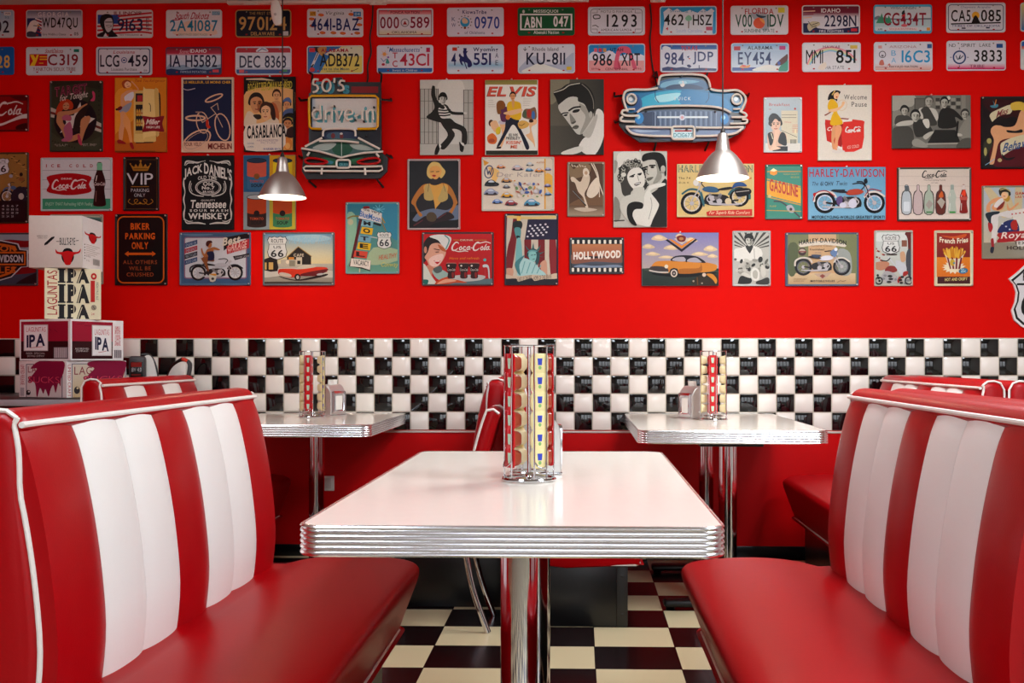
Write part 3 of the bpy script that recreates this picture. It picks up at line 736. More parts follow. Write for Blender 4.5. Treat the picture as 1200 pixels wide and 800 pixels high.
def bull(A, cx, cy, k):
    A.s('17171a', [(cx-58*k, cy+20*k), (cx-40*k, cy-45*k), (cx, cy-62*k), (cx+40*k, cy-45*k), (cx+58*k, cy+20*k), (cx+30*k, cy+75*k), (cx-30*k, cy+75*k)])
    A.s('c3141a', [(cx-112*k, cy-52*k), (cx-90*k, cy-28*k), (cx-40*k, cy-28*k), (cx, cy-36*k), (cx+40*k, cy-28*k), (cx+95*k, cy-30*k), (cx+120*k, cy-58*k), (cx+112*k, cy-20*k), (cx+60*k, cy), (cx+42*k, cy+30*k), (cx+28*k, cy+85*k), (cx, cy+96*k), (cx-26*k, cy+85*k), (cx-42*k, cy+30*k), (cx-60*k, cy), (cx-106*k, cy-14*k)])
def c_bullF(A):
    A.t("BULL'S-EYE", 555, 265, 698, 335, '26262c', .01); A.l('4a4644', 6, [(525, 302), (547, 302)]); A.l('4a4644', 6, [(706, 295), (730, 292)])
    bull(A, 630, 425, 1.0); A.p('17171a', [(413, 340), (415, 320), (480, 262), (508, 255), (506, 270), (440, 330)])
    A.t('BARBECUE SAUCE', 345, 245, 442, 258, '8a837a'); A.t('ORIGINAL TASTE', 350, 264, 440, 276, '8a837a')
def c_bullS(A):
    A.r('f2efe8', 770, 45, 960, 527); bull(A, 865, 215, .66)
    for k in range(6): A.l('a9a39a', 4, [(805, 300+k*18), (930-(k % 3)*22, 303+k*18)])
    for k in range(8): A.r('6b6661', 868+k*8, 420, 872+k*8, 478)
    for k in range(6): A.r('55504c', 785, 300+k*26, 793, 310+k*26)
    A.t('24 PIECES', 800, 402, 842, 416, '6b6661'); A.t('1 L', 806, 440, 835, 455, '8a837a')
carton(96.5, -.74, 1.478, 33.5, 120, .245, math.radians(4), 'dad2c8', 'grey white carton with red bull heads, topmost of the stack', c_bullF, c_bullS, (268, 62, 765, 545), (770, 45, 960, 527))
# two hand tools standing on the counter behind the short bench
GREY_T = mat('dark_grey_plastic', '3a393c', .45); ORANGE_T = mat('orange_red_plastic', 'd0331c', .4)
t1 = empty('cordless_device', (-2.19, -.43, .869), math.radians(12)); t1.scale = (.8, 1, 1)
bm = nb(); box(bm, -.06, .04, -.03, .02, .0, .195, .016, 3); obj('battery_case', bm, GREY_T, t1)
bm = nb(); loft(bm, [[(x, y, z) for x, z in cr([(.02, 0), (.0, .1), (.0, .17), (.05, .2), (.085, .15), (.11, .0)], 4, True)] for y in (.018, .05)]); [setattr(v.co, 'z', max(v.co.z, .001)) for v in bm.verts]; obj('handle', bm, PLASTIC_W, t1)
bm = nb(); tube(bm, cr([(.005, .034, .2), (.055, .034, .198), (.09, .034, .14), (.112, .034, .03)], 4), .008, 8); obj('trim_strip', bm, BLACK, t1)
bm = nb(); loft(bm, [[(x, y, z) for x, z in cr([(.05, .09), (.085, .08), (.105, .02), (.08, .02)], 4, True)] for y in (.012, .022)]); obj('grip', bm, ORANGE_T, t1)
bm = nb(); box(bm, -.047, .028, -.034, -.028, .085, .168, .004); obj('label_panel', bm, BLACK, t1)
A = Art(lambda px, py: ((px-275)/200*.1-.005, (400-py)/200*.105+.088)); A.r('8e2018', 198, 255, 325, 298); A.t('18V 4.0', 205, 305, 322, 345, 'b9b4b4'); A.r('7a2018', 205, 365, 315, 380)
A.build(t1, INK_PAPER, -.0345)
tag(t1, 'upright cordless device with a dark grey labelled battery face, right of the cartons', 'power tool')
t2 = empty('cordless_device', (-2.09, -.175, .869), math.radians(-8))
bm = nb(); loft(bm, [[(x*(1-i), y, z*(1-i)+.01*i) for x, z in cr([(-.055, 0), (-.05, .06), (-.02, .13), (.03, .165), (.058, .15), (.045, .06), (.02, 0)], 4, True)] for y, i in ((-.035, .12), (-.03, 0), (.03, 0), (.035, .12))]); [setattr(v.co, 'z', max(v.co.z, .001)) for v in bm.verts]; obj('body', bm, PLASTIC_W, t2)
bm = nb(); tube(bm, cr([(-.063, 0, .016), (-.058, 0, .07), (-.02, 0, .145), (.03, 0, .178)], 5), [.014]*16, 8); obj('front_strip', bm, BLACK, t2)
bm = nb(); tube(bm, cr([(.03, 0, .178), (.066, 0, .155), (.06, 0, .1), (.04, 0, .014)], 5), .012, 8); obj('back_strip', bm, GREY_T, t2)
bm = nb(); tube(bm, [(.03, -.012, .18), (.058, -.012, .17)], .0085, 8); obj('button', bm, ORANGE_T, t2)
tag(t2, 'white and black tilted cordless device with a red tip, leaning above the short bench', 'power tool')
# ================================================================== licence plates
PG = 'licence plates on the red wall'
def plate(org, bx, label, rim, draw, scale=8.):
    x0, y0, x1, y1 = bx; w, h = x1-x0, y1-y0; k = scale/8
    def dd(A):
        draw(A)
        for fx in (.2, .79): A.e('8a8680', x0+w*fx, y0+h*.09, 8*k, 7*k, 0, 8)
        for fx in (.2, .8): A.e('b01216', x0+w*fx, y0+h*.9, 11*k, 7*k, 0, 8)
    return sign('license_plate', org, bx, label, 'license plate', PG, dd, rim, 'plate', scale, 24)
def IN(A, c, bx, m=8, c2=None):
    x0, y0, x1, y1 = bx
    if c2: A.g(c, c2, x0+m, y0+m, x1-m, y1-m)
    else: A.r(c, x0+m, y0+m, x1-m, y1-m, 16)
B = .013
def f(A):
    IN(A, '9fc3da', (-400, 90, 127, 352), 8, 'cdd8dc'); A.t('02', -52, 190, 82, 305, '14203c', B); A.r('dfe2e4', 35, 108, 98, 142, 6); A.t('MAR', 45, 115, 92, 133, '3a4350'); A.t('52', 40, 152, 82, 170, '3f6f96')
plate((0, 0), (-400, 90, 127, 352), 'pale blue licence plate cut by the left picture edge, top row', 'c8d2d8', f)
def f(A):
    IN(A, 'b6bccb', (240, 88, 768, 353), 8, 'd5d6da'); A.g('70778f', 'b6bac8', 250, 98, 758, 150); A.t('GEORGIA', 352, 112, 640, 152, 'e6e6ea', 0, 0, 0, 0, .3)
    A.r('26386e', 250, 168, 385, 340); [A.l('e4e2e2', 12, [(330+k*12, 172+k*30), (384, 190+k*30)]) for k in range(5)]; [A.l('b0262e', 9, [(345, 190+k*34), (384, 205+k*34)]) for k in range(4)]
    A.s('e2e0dc', [(262, 240), (285, 200), (325, 186), (352, 210), (366, 238), (350, 250), (330, 300), (290, 320), (255, 325), (252, 270)]); A.p('d8a244', [(345, 222), (370, 236), (352, 250)]); A.l('33363f', 7, [(312, 238), (345, 240)]); A.s('4a4e5c', [(252, 300), (300, 292), (360, 325), (330, 342), (252, 340)])
    A.t('WD47QU', 390, 162, 725, 275, '101018', B, 0, 0, 0, .12); A.t('Give Wildlife a Chance', 395, 308, 615, 330, '30323c'); A.t('05', 692, 300, 732, 330, '30323c', B)
plate((0, 0), (240, 88, 768, 353), 'licence plate with an eagle and flag at left, black letters starting WD', 'cdd2d6', f)
def f(A):
    IN(A, 'd9d9dc', (900, 90, 1428, 353)); A.r('2d549e', 912, 135, 1115, 220)
    for k in range(6): A.l('c2323a', 17, [(1110 if k < 3 else 915, 150+k*34 if k < 3 else 130+k*38), (1280, 132+k*33), (1418, 118+k*38)], True)
    A.t('ILLINOIS', 1065, 105, 1320, 138, '8a2038', B)
    A.s('14161e', [(932, 190), (950, 142), (1005, 128), (1050, 150), (1064, 220), (1052, 280), (1085, 318), (1090, 342), (915, 342), (930, 310), (965, 290), (940, 240)]); A.s('c9c9cc', [(975, 205), (1000, 172), (1040, 170), (1056, 220), (1045, 270), (1012, 300), (985, 270)]); A.l('14161e', 8, [(985, 205), (1050, 205)]); A.s('14161e', [(990, 235), (1045, 238), (1020, 256)]); A.s('e8e8e8', [(996, 240), (1038, 242), (1018, 250)]); A.p('d9d9dc', [(985, 305), (1015, 342), (965, 342)])
    A.t('9163', 1100, 172, 1335, 290, '1c2c58', B); [A.t(q, 1368, 168+k*31, 1396, 192+k*31, '35405c') for k, q in enumerate('PRES')]; A.t('TEN THOUSAND', 1110, 318, 1300, 332, '545868')
plate((0, 0), (900, 90, 1428, 353), 'licence plate with a dark portrait of a man over red and white stripes', 'd5dade', f)
def f(A):
    IN(A, 'dcdde2', (353, 88, 877, 352)); A.s('e2cfc0', [(430, 320), (470, 250), (540, 200), (640, 190), (740, 200), (800, 250), (810, 325)])
    A.t('South Dakota', 445, 112, 760, 178, 'b0284a', .012, .35, 0, 0, .04); A.l('b0284a', 9, [(415, 185), (470, 182), (500, 168)], True); A.r('58a0c4', 785, 105, 858, 138); A.t('1087', 790, 112, 852, 132, 'c8e2ec')
    A.t('2A41087', 390, 185, 838, 292, '2288aa', B); A.t('GREAT FACES GREAT PLACES', 470, 312, 740, 332, '7a9a90')
plate((150, 0), (353, 88, 877, 352), 'white licence plate with turquoise numbers and a crimson script heading', 'd6dbe0', f)
def f(A):
    IN(A, '101a30', (93, 65, 485, 260), 7); A.t('THE FIRST STATE', 190, 82, 390, 102, 'b99a62'); A.t('970124', 118, 115, 452, 212, 'c9a667', B); A.t('DELAWARE', 202, 222, 370, 247, 'c9a667', B); A.r('c9c9c9', 428, 218, 466, 248)
plate((260, 0), (93, 65, 485, 260), 'dark navy licence plate with gold numbers, partly behind the white cord switch', 'b58f52', f, 6.)
def f(A):
    IN(A, 'dadbe3', (77, 78, 603, 345))
    for x, y, a in ((205, 138, 20), (118, 175, 60), (125, 240, -30), (220, 305, -30), (322, 306, 10), (410, 310, 20), (545, 308, 15), (490, 132, -20), (566, 170, 70), (566, 230, 80)): A.s('d2552e', [(x-26, y), (x-8, y-14), (x+24, y-8), (x+28, y+6), (x, y+14)]); A.l('e8c04a', 4, [(x-15, y), (x+15, y)])
    A.r('d8a83c', 103, 105, 160, 148); A.t('APR', 108, 112, 155, 142, '4a3a24'); A.r('3d86c0', 512, 108, 582, 152); A.t('04', 525, 116, 572, 145, 'b8d8ea', B)
    A.t('Virginia', 248, 104, 426, 146, '43454f', 0, .2, 0, 0, .12); A.t('4641-BAZ', 115, 168, 568, 285, '1c3372', B)
plate((350, 0), (77, 78, 603, 345), 'white licence plate with orange autumn leaves and navy letters', 'd9e0e6', f)
def f(A):
    bx = (732, 75, 1260, 342); IN(A, 'd8a0a8', bx, 16, 'd8d0b0'); A.r('dcdae2', 752, 130, 1240, 270, 4); A.g('dcdae2', 'd9d0a8', 752, 265, 1240, 322); A.g('d24a52', 'dda8b0', 752, 94, 1240, 132); A.t('PONCA NATION', 860, 102, 1130, 126, '6a1c34', B); A.l('a8304a', 5, [(750, 95), (1242, 95), (1242, 322), (750, 322)], False, True)
    A.t('000', 762, 155, 940, 265, '8c1c42', B); A.t('589', 1045, 155, 1225, 262, '8c1c42', B); A.o('8a8494', 8, 995, 210, 36); A.p('a02430', [(975, 228), (995, 192), (1015, 228)]); A.t('OKLAHOMA', 872, 288, 1108, 312, '3a3034')
plate((350, 0), (732, 75, 1260, 342), 'white licence plate with crimson numbers 000 and a round seal', 'd5d9e2', f)
def f(A):
    IN(A, 'd9d5e2', (190, 68, 722, 338)); A.t('KiowaTribe', 335, 92, 560, 128, '2b2f78', .02); A.t('K', 235, 158, 268, 195, '2d3f86'); A.t('W', 232, 215, 272, 250, '2d3f86'); A.t('of Oklahoma', 355, 290, 545, 316, '3c3f7a'); A.t('0970', 448, 152, 682, 268, '2d4a9c', B)
    A.e('3a9cc8', 358, 205, 44, 46); A.s('d9c0a8', [(330, 180), (355, 165), (385, 190), (380, 215), (340, 215)])
    for k in range(12): a = k*PI/6; A.e('4a3a30', 358+62*math.cos(a), 205+60*math.sin(a), 6, 6, 0, 6)
    A.e('8a4a2a', 358, 258, 12)
plate((500, 0), (190, 68, 722, 338), 'pale lilac licence plate with a round blue seal and number 0970', 'd8dae6', f)
def f(A):
    bx = (853, 66, 1387, 330); IN(A, '14613c', bx, 4, '14613c'); A.r('e4e6e4', 875, 126, 1365, 280); A.r('14613c', 890, 140, 1350, 266); A.t('MISSISQUOI', 1002, 88, 1232, 122, 'dfe6e0', .02); A.t('ABN', 915, 155, 1078, 258, 'e8ece8', .03); A.t('047', 1188, 148, 1330, 250, 'e8ece8', .03); A.t('Abenaki Nation', 1002, 284, 1240, 316, 'dfe6e0', .015); A.e('cfd6d0', 908, 106, 12, 16)
plate((500, 0), (853, 66, 1387, 330), 'green licence plate with white letters ABN', '14613c', f)
def f(A):
    IN(A, 'd9d9e2', (312, 60, 847, 328)); A.l('6a6a74', 5, rrect(338, 822, 82, 308, 30, 4), False, True)
    for x in (345, 760): A.l('5a5a64', 4, [(x+5, 118), (x+55, 118), (x+55, 92)] if x < 500 else [(x+50, 118), (x-5, 118), (x-5, 92)]); A.l('5a5a64', 4, [(x+5, 270), (x+55, 270), (x+55, 296)] if x < 500 else [(x+50, 270), (x-5, 270), (x-5, 296)])
    A.t('MOTU O FIAFIAGA', 432, 94, 728, 118, '4a4a54', 0, 0, 0, 0, .2); A.t('AMERICAN SAMOA', 434, 266, 722, 290, '4a4a54', 0, 0, 0, 0, .2); A.t('1293', 488, 132, 770, 252, '17171c', B, 0, 0, 0, .22)
    A.l('2c2c34', 9, [(362, 150), (380, 138), (420, 142), (424, 165), (400, 172), (372, 172)], True, True); A.l('2c2c34', 7, [(355, 240), (385, 234), (410, 252)])
plate((650, 0), (312, 60, 847, 328), 'white licence plate with a thin double border and black number 1293', 'd5d8e0', f)
def f(A):
    bx = (985, 55, 1520, 325); IN(A, 'd9dde4', bx); A.p('3aa0d0', [(993, 63), (1512, 63), (1512, 110), (1470, 75), (1430, 105), (1390, 80), (1340, 118), (1270, 90), (1200, 112), (1150, 78), (1110, 100), (1070, 72), (1020, 110), (993, 90)]); A.p('3aa0d0', [(993, 90), (1020, 110), (1030, 200), (1010, 315), (993, 315)]); A.p('3aa0d0', [(1512, 90), (1488, 110), (1480, 300), (1485, 315), (1512, 315)])
    A.t('462', 1025, 130, 1212, 235, '141418', B); A.t('HSZ', 1296, 135, 1475, 235, '141418', B); A.l('6a4a44', 9, [(1258, 190), (1256, 260)]); A.s('8cc4a8', [(1225, 170), (1240, 148), (1260, 140), (1282, 155), (1288, 180), (1268, 192), (1240, 192)]); A.t('4', 1040, 252, 1066, 282, 'c23a54', B); A.t('South Carolina', 1140, 268, 1385, 302, 'b4c2dc'); A.r('c8607c', 1420, 248, 1480, 282); A.t('Smiling Faces', 1080, 92, 1420, 118, '5a9ab8')
plate((650, 0), (985, 55, 1520, 325), 'white and light blue licence plate with a small palm tree between 462 and HSZ', 'd8dfe6', f)
def f(A):
    IN(A, 'd8d8dc', (450, 50, 992, 322)); A.s('a8b0b8', [(640, 130), (700, 110), (790, 130), (815, 250), (760, 290), (690, 200)]); A.t('FLORIDA', 585, 72, 855, 126, 'b02c34', .012, 0, 0, 8); A.t('V00', 495, 132, 652, 252, '1e5c4a', B); A.t('IDV', 795, 132, 948, 250, '1e5c4a', B); A.e('e0643c', 718, 214, 54, 52); A.s('eba058', [(720, 170), (762, 180), (770, 220), (740, 200)]); A.s('2c4a5a', [(690, 128), (730, 142), (785, 152), (740, 168), (700, 150)]); A.t('SUNSHINE STATE', 578, 268, 862, 302, '2f6a58'); A.r('d9cf4a', 896, 68, 958, 116)
plate((800, 0), (450, 50, 992, 322), 'white licence plate with a big orange between the letters', 'dcdcde', f)
def f(A):
    bx = (80, 45, 625, 318); IN(A, '8a2a48', bx, 10, 'd5d6e0'); A.r('7c2440', 92, 60, 612, 118); A.g('8a3450', 'd9d6de', 92, 116, 612, 160); A.r('d9d9e0', 92, 155, 612, 300)
    for k in range(3): A.l('e2c0a8' if k != 1 else 'a04a5c', 10, [(95, 105+k*30), (200-k*15, 100+k*30)])
    A.p('262c58', [(92, 215), (140, 215), (230, 262), (330, 275), (480, 262), (612, 245), (612, 306), (92, 306)]); A.s('c9c2a4', [(130, 240), (170, 200), (240, 205), (245, 235), (190, 262), (150, 290)]); A.l('2c2c34', 6, [(140, 200), (165, 235), (235, 210)]); A.l('2c2c34', 6, [(170, 250), (215, 240)])
    A.t('IDAHO', 260, 76, 440, 116, 'e8e2e4', .02); A.t('2298N', 290, 140, 590, 248, '1c2450', B); A.t('FIRE FIGHTERS', 242, 278, 470, 300, 'd9d9e8', .01); A.r('d23a4a', 540, 264, 598, 292)
plate((930, 0), (80, 45, 625, 318), 'maroon topped licence plate with navy number 2298N', 'dde0e4', f)
def f(A):
    bx = (752, 40, 1300, 312); IN(A, '58b8d8', bx, 4, '4ab0d8'); A.r('cfdce2', 764, 60, 1288, 288, 14); A.r('bcd4da', 764, 172, 1288, 250); A.s('7a8894', [(764, 160), (800, 145), (840, 160), (1000, 172), (1288, 166), (1288, 180), (764, 182)])
    for x, h in ((828, 118), (862, 138), (895, 140), (805, 155)): A.p('4a9a7c', [(x, h), (x+30, 215), (x-30, 215)])
    A.t('WISCONSIN', 910, 60, 1150, 84, '5a6a8a'); A.t('CG434T', 845, 116, 1245, 238, '98203c', B); A.s('2a2c34', [(1015, 118), (1038, 92), (1044, 112), (1030, 150)]); A.s('d03c44', [(1010, 150), (1038, 130), (1048, 152)]); A.e('d8707c', 1040, 236, 30, 14); A.r('e2d8dc', 890, 252, 1168, 288); A.t('SESQUICENTENNIAL', 900, 260, 1158, 282, 'c86a78'); A.r('e8a03c', 1250, 256, 1282, 284); A.t('APR', 790, 264, 836, 284, '2a3440')
plate((930, 0), (752, 40, 1300, 312), 'light blue licence plate with pine trees and crimson letters', '58b4d8', f)
def f(A):
    bx = (475, 22, 1030, 302); IN(A, 'd9dce4', bx); A.l('4a5478', 7, rrect(495, 1010, 42, 280, 26, 4), False, True); A.t('Cheyenne Arapaho', 608, 52, 890, 80, '6a7aa8', 0, .2); A.t('CA5', 520, 90, 702, 200, '101014', B); A.t('085', 800, 88, 988, 198, '101014', B); A.e('e2b03c', 750, 142, 36); A.p('101014', [(708, 218), (735, 150), (752, 140), (766, 155), (795, 216)]); A.l('101014', 12, [(522, 222), (980, 210)]); A.t('TRIBES OF OKLAHOMA', 525, 230, 980, 250, '3c5090'); A.r('2a3058', 618, 256, 655, 268); A.r('2a3058', 846, 252, 882, 264)
plate((1050, 0), (475, 22, 1030, 302), 'white licence plate with a yellow sun and black cone between CA5 and 085', 'd8dee6', f)
def f(A): IN(A, 'd9cf8c', (1170, 20, 1725, 290), 8, '2f7ab4'); A.t('AL', 1220, 90, 1420, 200, '20305c', B)
plate((1050, 0), (1170, 20, 1725, 290), 'yellow and blue licence plate cut by the right picture edge, top row', 'cfd8dc', f)
def f(A): IN(A, '1468b0', (-400, 437, 127, 700), 5, '1468b0'); A.t('28', -35, 515, 88, 635, 'd9b85a', B)
plate((0, 0), (-400, 437, 127, 700), 'deep blue licence plate with yellow digits, cut by the left picture edge', '1468b0', f)
def f(A):
    IN(A, 'ccd8e0', (240, 437, 768, 700)); A.t('SouthDakota', 422, 455, 590, 496, 'a8283c', .01, .3, 0, 0, .03); A.r('187a6a', 688, 458, 738, 486); A.r('c0242c', 272, 505, 440, 616); A.p('e8c832', [(278, 512), (310, 512), (330, 545), (340, 512), (360, 512), (340, 570), (320, 616), (275, 616), (305, 570)]); [A.l('e8c832', 10, [(372, 530+k*24), (436, 530+k*24)]) for k in (0, 1)]; A.l('e8c832', 7, [(365, 590), (400, 590)])
    A.t('C319', 445, 505, 728, 612, '8c2434', B, 0, 0, 0, .16); A.t('YANKTON SIOUX TRIBE', 305, 628, 705, 664, '8c3040')
plate((0, 0), (240, 437, 768, 700), 'white licence plate with a red and yellow emblem beside C319', 'c9d8de', f)
def f(A):
    IN(A, 'c9cfd6', (897, 435, 1422, 702), 6); A.r('414c74', 915, 450, 1404, 688, 22); A.r('d2d4dc', 924, 458, 1395, 680, 18); A.t('Louisiana', 1062, 470, 1262, 500, 'b03448', .01, .3); A.t('LCG', 935, 512, 1115, 625, '141a34', B); A.t('459', 1195, 512, 1382, 622, '141a34', B); A.o('3a5088', 7, 1160, 562, 24); A.e('3a5088', 1160, 562, 14, 8); A.t('Louisiana Purchase', 1040, 634, 1280, 660, '3a3e54'); A.t('03', 1345, 650, 1375, 668, '3a3e54')
plate((0, 0), (897, 435, 1422, 702), 'white licence plate framed by a dark blue line, letters LCG', 'ccd6de', f)
def f(A):
    bx = (350, 437, 875, 700); IN(A, '7c1c34', bx, 4, '7c1c34'); A.g('7c1c34', 'c23a54', 354, 441, 871, 505); A.g('c8506a', 'c9cfdc', 354, 500, 871, 520); A.g('cfd4de', 'b8c4d4', 354, 518, 871, 660); A.s('8ca4bc', [(354, 640), (390, 595), (430, 625), (520, 605), (600, 635), (700, 600), (760, 630), (871, 600), (871, 660), (354, 660)]); A.p('1f3a68', [(354, 650), (400, 640), (500, 655), (620, 640), (740, 652), (871, 632), (871, 696), (354, 696)])
    A.t('Scenic', 482, 462, 572, 500, 'd9b4bc', 0, .3); A.t('IDAHO', 580, 458, 735, 492, 'e8e2e4', .015); A.t('1A H5582', 390, 512, 832, 628, '182048', B); A.t('FAMOUS POTATOES', 490, 662, 730, 682, 'b4c0d4'); A.r('d2404c', 790, 650, 848, 676)
plate((150, 0), (350, 437, 875, 700), 'licence plate with maroon top and dark blue hills, reading 1A H5582', '5a2c50', f)
def f(A):
    IN(A, 'd2d5de', (93, 325, 487, 525), 6); A.g('b8283a', 'b8283a', 100, 335, 480, 368); A.s('d6dae2', [(240, 362), (260, 336), (305, 336), (322, 362)]); A.l('2f4a8c', 5, [(252, 360), (280, 340), (312, 352)]); A.g('1f4a8c', '1f4a8c', 100, 486, 480, 516); A.t('DEC 8363', 122, 388, 450, 475, '1a2850', B); A.r('d04a54', 120, 488, 155, 510); A.r('3a8a5c', 428, 486, 458, 504); A.l('6a7aa0', 3, [(102, 478), (478, 478)])
plate((260, 0), (93, 325, 487, 525), 'white licence plate with red top band and blue bottom band, reading DEC 8363', 'd2dae2', f, 6.)
def f(A):
    bx = (75, 425, 603, 690); IN(A, 'e0d070', bx, 8); A.p('2f78b8', [(83, 433), (400, 433), (300, 500), (190, 690), (83, 690)]); A.s('d8d8c0', [(250, 500), (420, 440), (595, 445), (595, 520), (330, 520)]); A.s('2a2420', [(140, 440), (200, 445), (190, 485), (160, 480)]); A.s('c89a5a', [(180, 445), (260, 440), (230, 520), (190, 500)]); A.l('d9d9dc', 24, [(178, 500), (128, 610)]); A.l('22242c', 8, [(182, 490), (150, 560)]); A.l('22242c', 14, [(135, 605), (118, 625)])
    A.r('d83a4a', 98, 448, 152, 486); A.t('ALABAMA', 208, 452, 468, 486, 'b01c3c', .03); A.t('ADB372', 195, 498, 568, 622, '15151a', B); A.t('First to the Moon', 195, 632, 472, 656, '1f5c70', .02); A.t('ANNIVERSARY', 258, 660, 400, 672, '5a5a3c'); A.e('c02a34', 125, 652, 26, 22); A.l('2a2c34', 6, [(508, 662), (555, 640)])
plate((350, 0), (75, 425, 603, 690), 'yellow and blue licence plate with a rocket, above the drive-in neon sign', 'dcdfdc', f)
def f(A):
    IN(A, 'd9d9e4', (732, 420, 1260, 685)); A.r('2a6cac', 740, 635, 1252, 676); A.t('Massachusetts', 850, 442, 1135, 484, '3468a8', .015, .2); A.t('T', 878, 490, 925, 545, 'c02c4c', B); A.t('C', 878, 565, 925, 625, 'c02c4c', B); A.t('43CI', 948, 498, 1222, 615, 'c02c4c', B); A.e('e8a85c', 803, 505, 18); [A.l('e8a85c', 4, [(803+22*math.cos(k), 505+22*math.sin(k)), (803+32*math.cos(k), 505+32*math.sin(k))]) for k in range(6)]
    A.l('6a88b4', 6, [(770, 545), (795, 575), (820, 550)]); A.e('c0304c', 792, 602, 16, 12); A.s('4aa09c', [(830, 545), (850, 590), (815, 590)]); A.e('9a6ab0', 838, 535, 10); A.l('8a8a98', 4, [(822, 592), (815, 615)]); A.r('b02858', 1195, 445, 1230, 486); A.t('Invest in Children', 880, 645, 1110, 668, 'cfe0ee')
plate((350, 0), (732, 420, 1260, 685), 'white licence plate with childish drawing, crimson letters and blue bottom band', 'd8dce4', f)
def f(A):
    IN(A, 'd3dae6', (190, 415, 723, 688), 8, 'd9dde6'); A.g('d3dae6', '9cc4da', 200, 560, 714, 610); A.g('9cc4da', 'd9dee6', 200, 610, 714, 660); A.t('Wyoming', 435, 442, 668, 490, '28306c', .02); A.t('4', 230, 495, 275, 610, '222c6c', B); A.t('551', 438, 495, 602, 608, '222c6c', B); A.t('A', 642, 495, 672, 540, '222c6c'); A.t('E', 644, 562, 670, 608, '222c6c'); A.r('d0442c', 240, 442, 284, 474)
    A.s('2a306c', [(300, 520), (310, 498), (325, 520), (345, 530), (345, 505), (340, 480), (355, 450), (372, 460), (372, 478), (388, 475), (372, 500), (385, 535), (415, 570), (425, 610), (405, 628), (385, 625), (380, 590), (350, 580), (330, 575), (340, 610), (322, 600), (305, 560), (310, 540)])
    A.l('2a306c', 9, [(352, 575), (375, 640)]); A.e('2a306c', 358, 455, 18, 7)
plate((500, 0), (190, 415, 723, 688), 'licence plate with a dark blue bucking horse and rider', 'dadde6', f)
def f(A):
    IN(A, 'd5d8e0', (855, 412, 1390, 685)); A.s('b4bece', [(863, 640), (940, 560), (1010, 520), (1060, 560), (1120, 600), (1250, 590), (1382, 490), (1382, 675), (863, 675)]); A.s('dfe3dc', [(900, 676), (980, 620), (1060, 590), (1160, 620), (1280, 660), (1300, 676)]); A.t('Rhode Island', 990, 440, 1235, 475, '5c6270', .005); A.t('KU-811', 935, 490, 1298, 605, '1c2444', B, 0, 0, 0, .13); A.l('5c6270', 6, [(922, 440), (922, 470)]); A.l('5c6270', 6, [(908, 455), (922, 472), (938, 455)], True); A.r('d2b83a', 1312, 622, 1358, 654)
plate((500, 0), (855, 412, 1390, 685), 'pale grey licence plate with a wave shape, reading KU-811', 'd5dbe2', f)
def f(A):
    bx = (312, 408, 848, 678); IN(A, '2a8cc4', bx, 8, '2a8cc4'); A.s('d9d6e0', [(320, 520), (370, 480), (440, 500), (520, 470), (600, 520), (700, 500), (840, 520), (840, 620), (320, 620)]); A.r('dca0a0', 320, 565, 840, 670); A.s('d4607a', [(555, 640), (575, 500), (600, 440), (660, 430), (705, 450), (730, 520), (760, 600), (770, 640), (735, 640), (715, 570), (690, 510), (640, 490), (610, 520), (600, 600), (610, 640)]); A.s('c04a64', [(600, 640), (590, 570), (610, 590), (620, 640)])
    for k, c in enumerate(('d86a7a', 'c8485c', 'c99a5c')): A.r(c, 370+k*42, 450, 400+k*42, 485)
    A.t('UTAH', 520, 448, 642, 480, '1c2440', .02); A.t('986', 355, 500, 540, 615, '14182c', B); A.t('XPT', 622, 496, 800, 614, '14182c', B); A.t('CENTENNIAL', 475, 634, 690, 656, '7c2438', .01); A.t('1896', 345, 634, 420, 652, 'a84a58'); A.t('1996', 745, 632, 815, 652, 'a84a58')
plate((650, 0), (312, 408, 848, 678), 'blue and pink licence plate with a red rock arch', 'cfd6e0', f)
def f(A):
    bx = (990, 405, 1530, 675); IN(A, 'd8dbe6', bx); A.g('1f4a9c', '3a7ab8', 1000, 420, 1520, 460); A.s('d8dee8', [(1010, 445), (1040, 428), (1090, 450), (1060, 470), (1020, 465)]); A.p('2a3a74', [(1008, 635), (1060, 622), (1140, 632), (1200, 625), (1280, 640), (1380, 634), (1518, 640), (1518, 662), (1008, 662)]); A.t('TEXAS', 1185, 428, 1340, 470, 'c02c3c', .02); A.t('984', 1030, 488, 1215, 605, '2c3c78', B); A.t('JDP', 1295, 482, 1488, 602, '2c3c78', B, 0, 0, 0, .14); A.p('2c3c78', [(1240, 530), (1262, 520), (1258, 545)]); A.p('c02c3c', [(1255, 545), (1275, 540), (1266, 556)]); A.s('22306c', [(1240, 612), (1262, 602), (1282, 622), (1260, 632)]); A.l('22306c', 8, [(1355, 612), (1355, 640)])
plate((650, 0), (990, 405, 1530, 675), 'white licence plate with blue top strip and navy letters JDP, above the blue car sign', 'd8dce6', f)
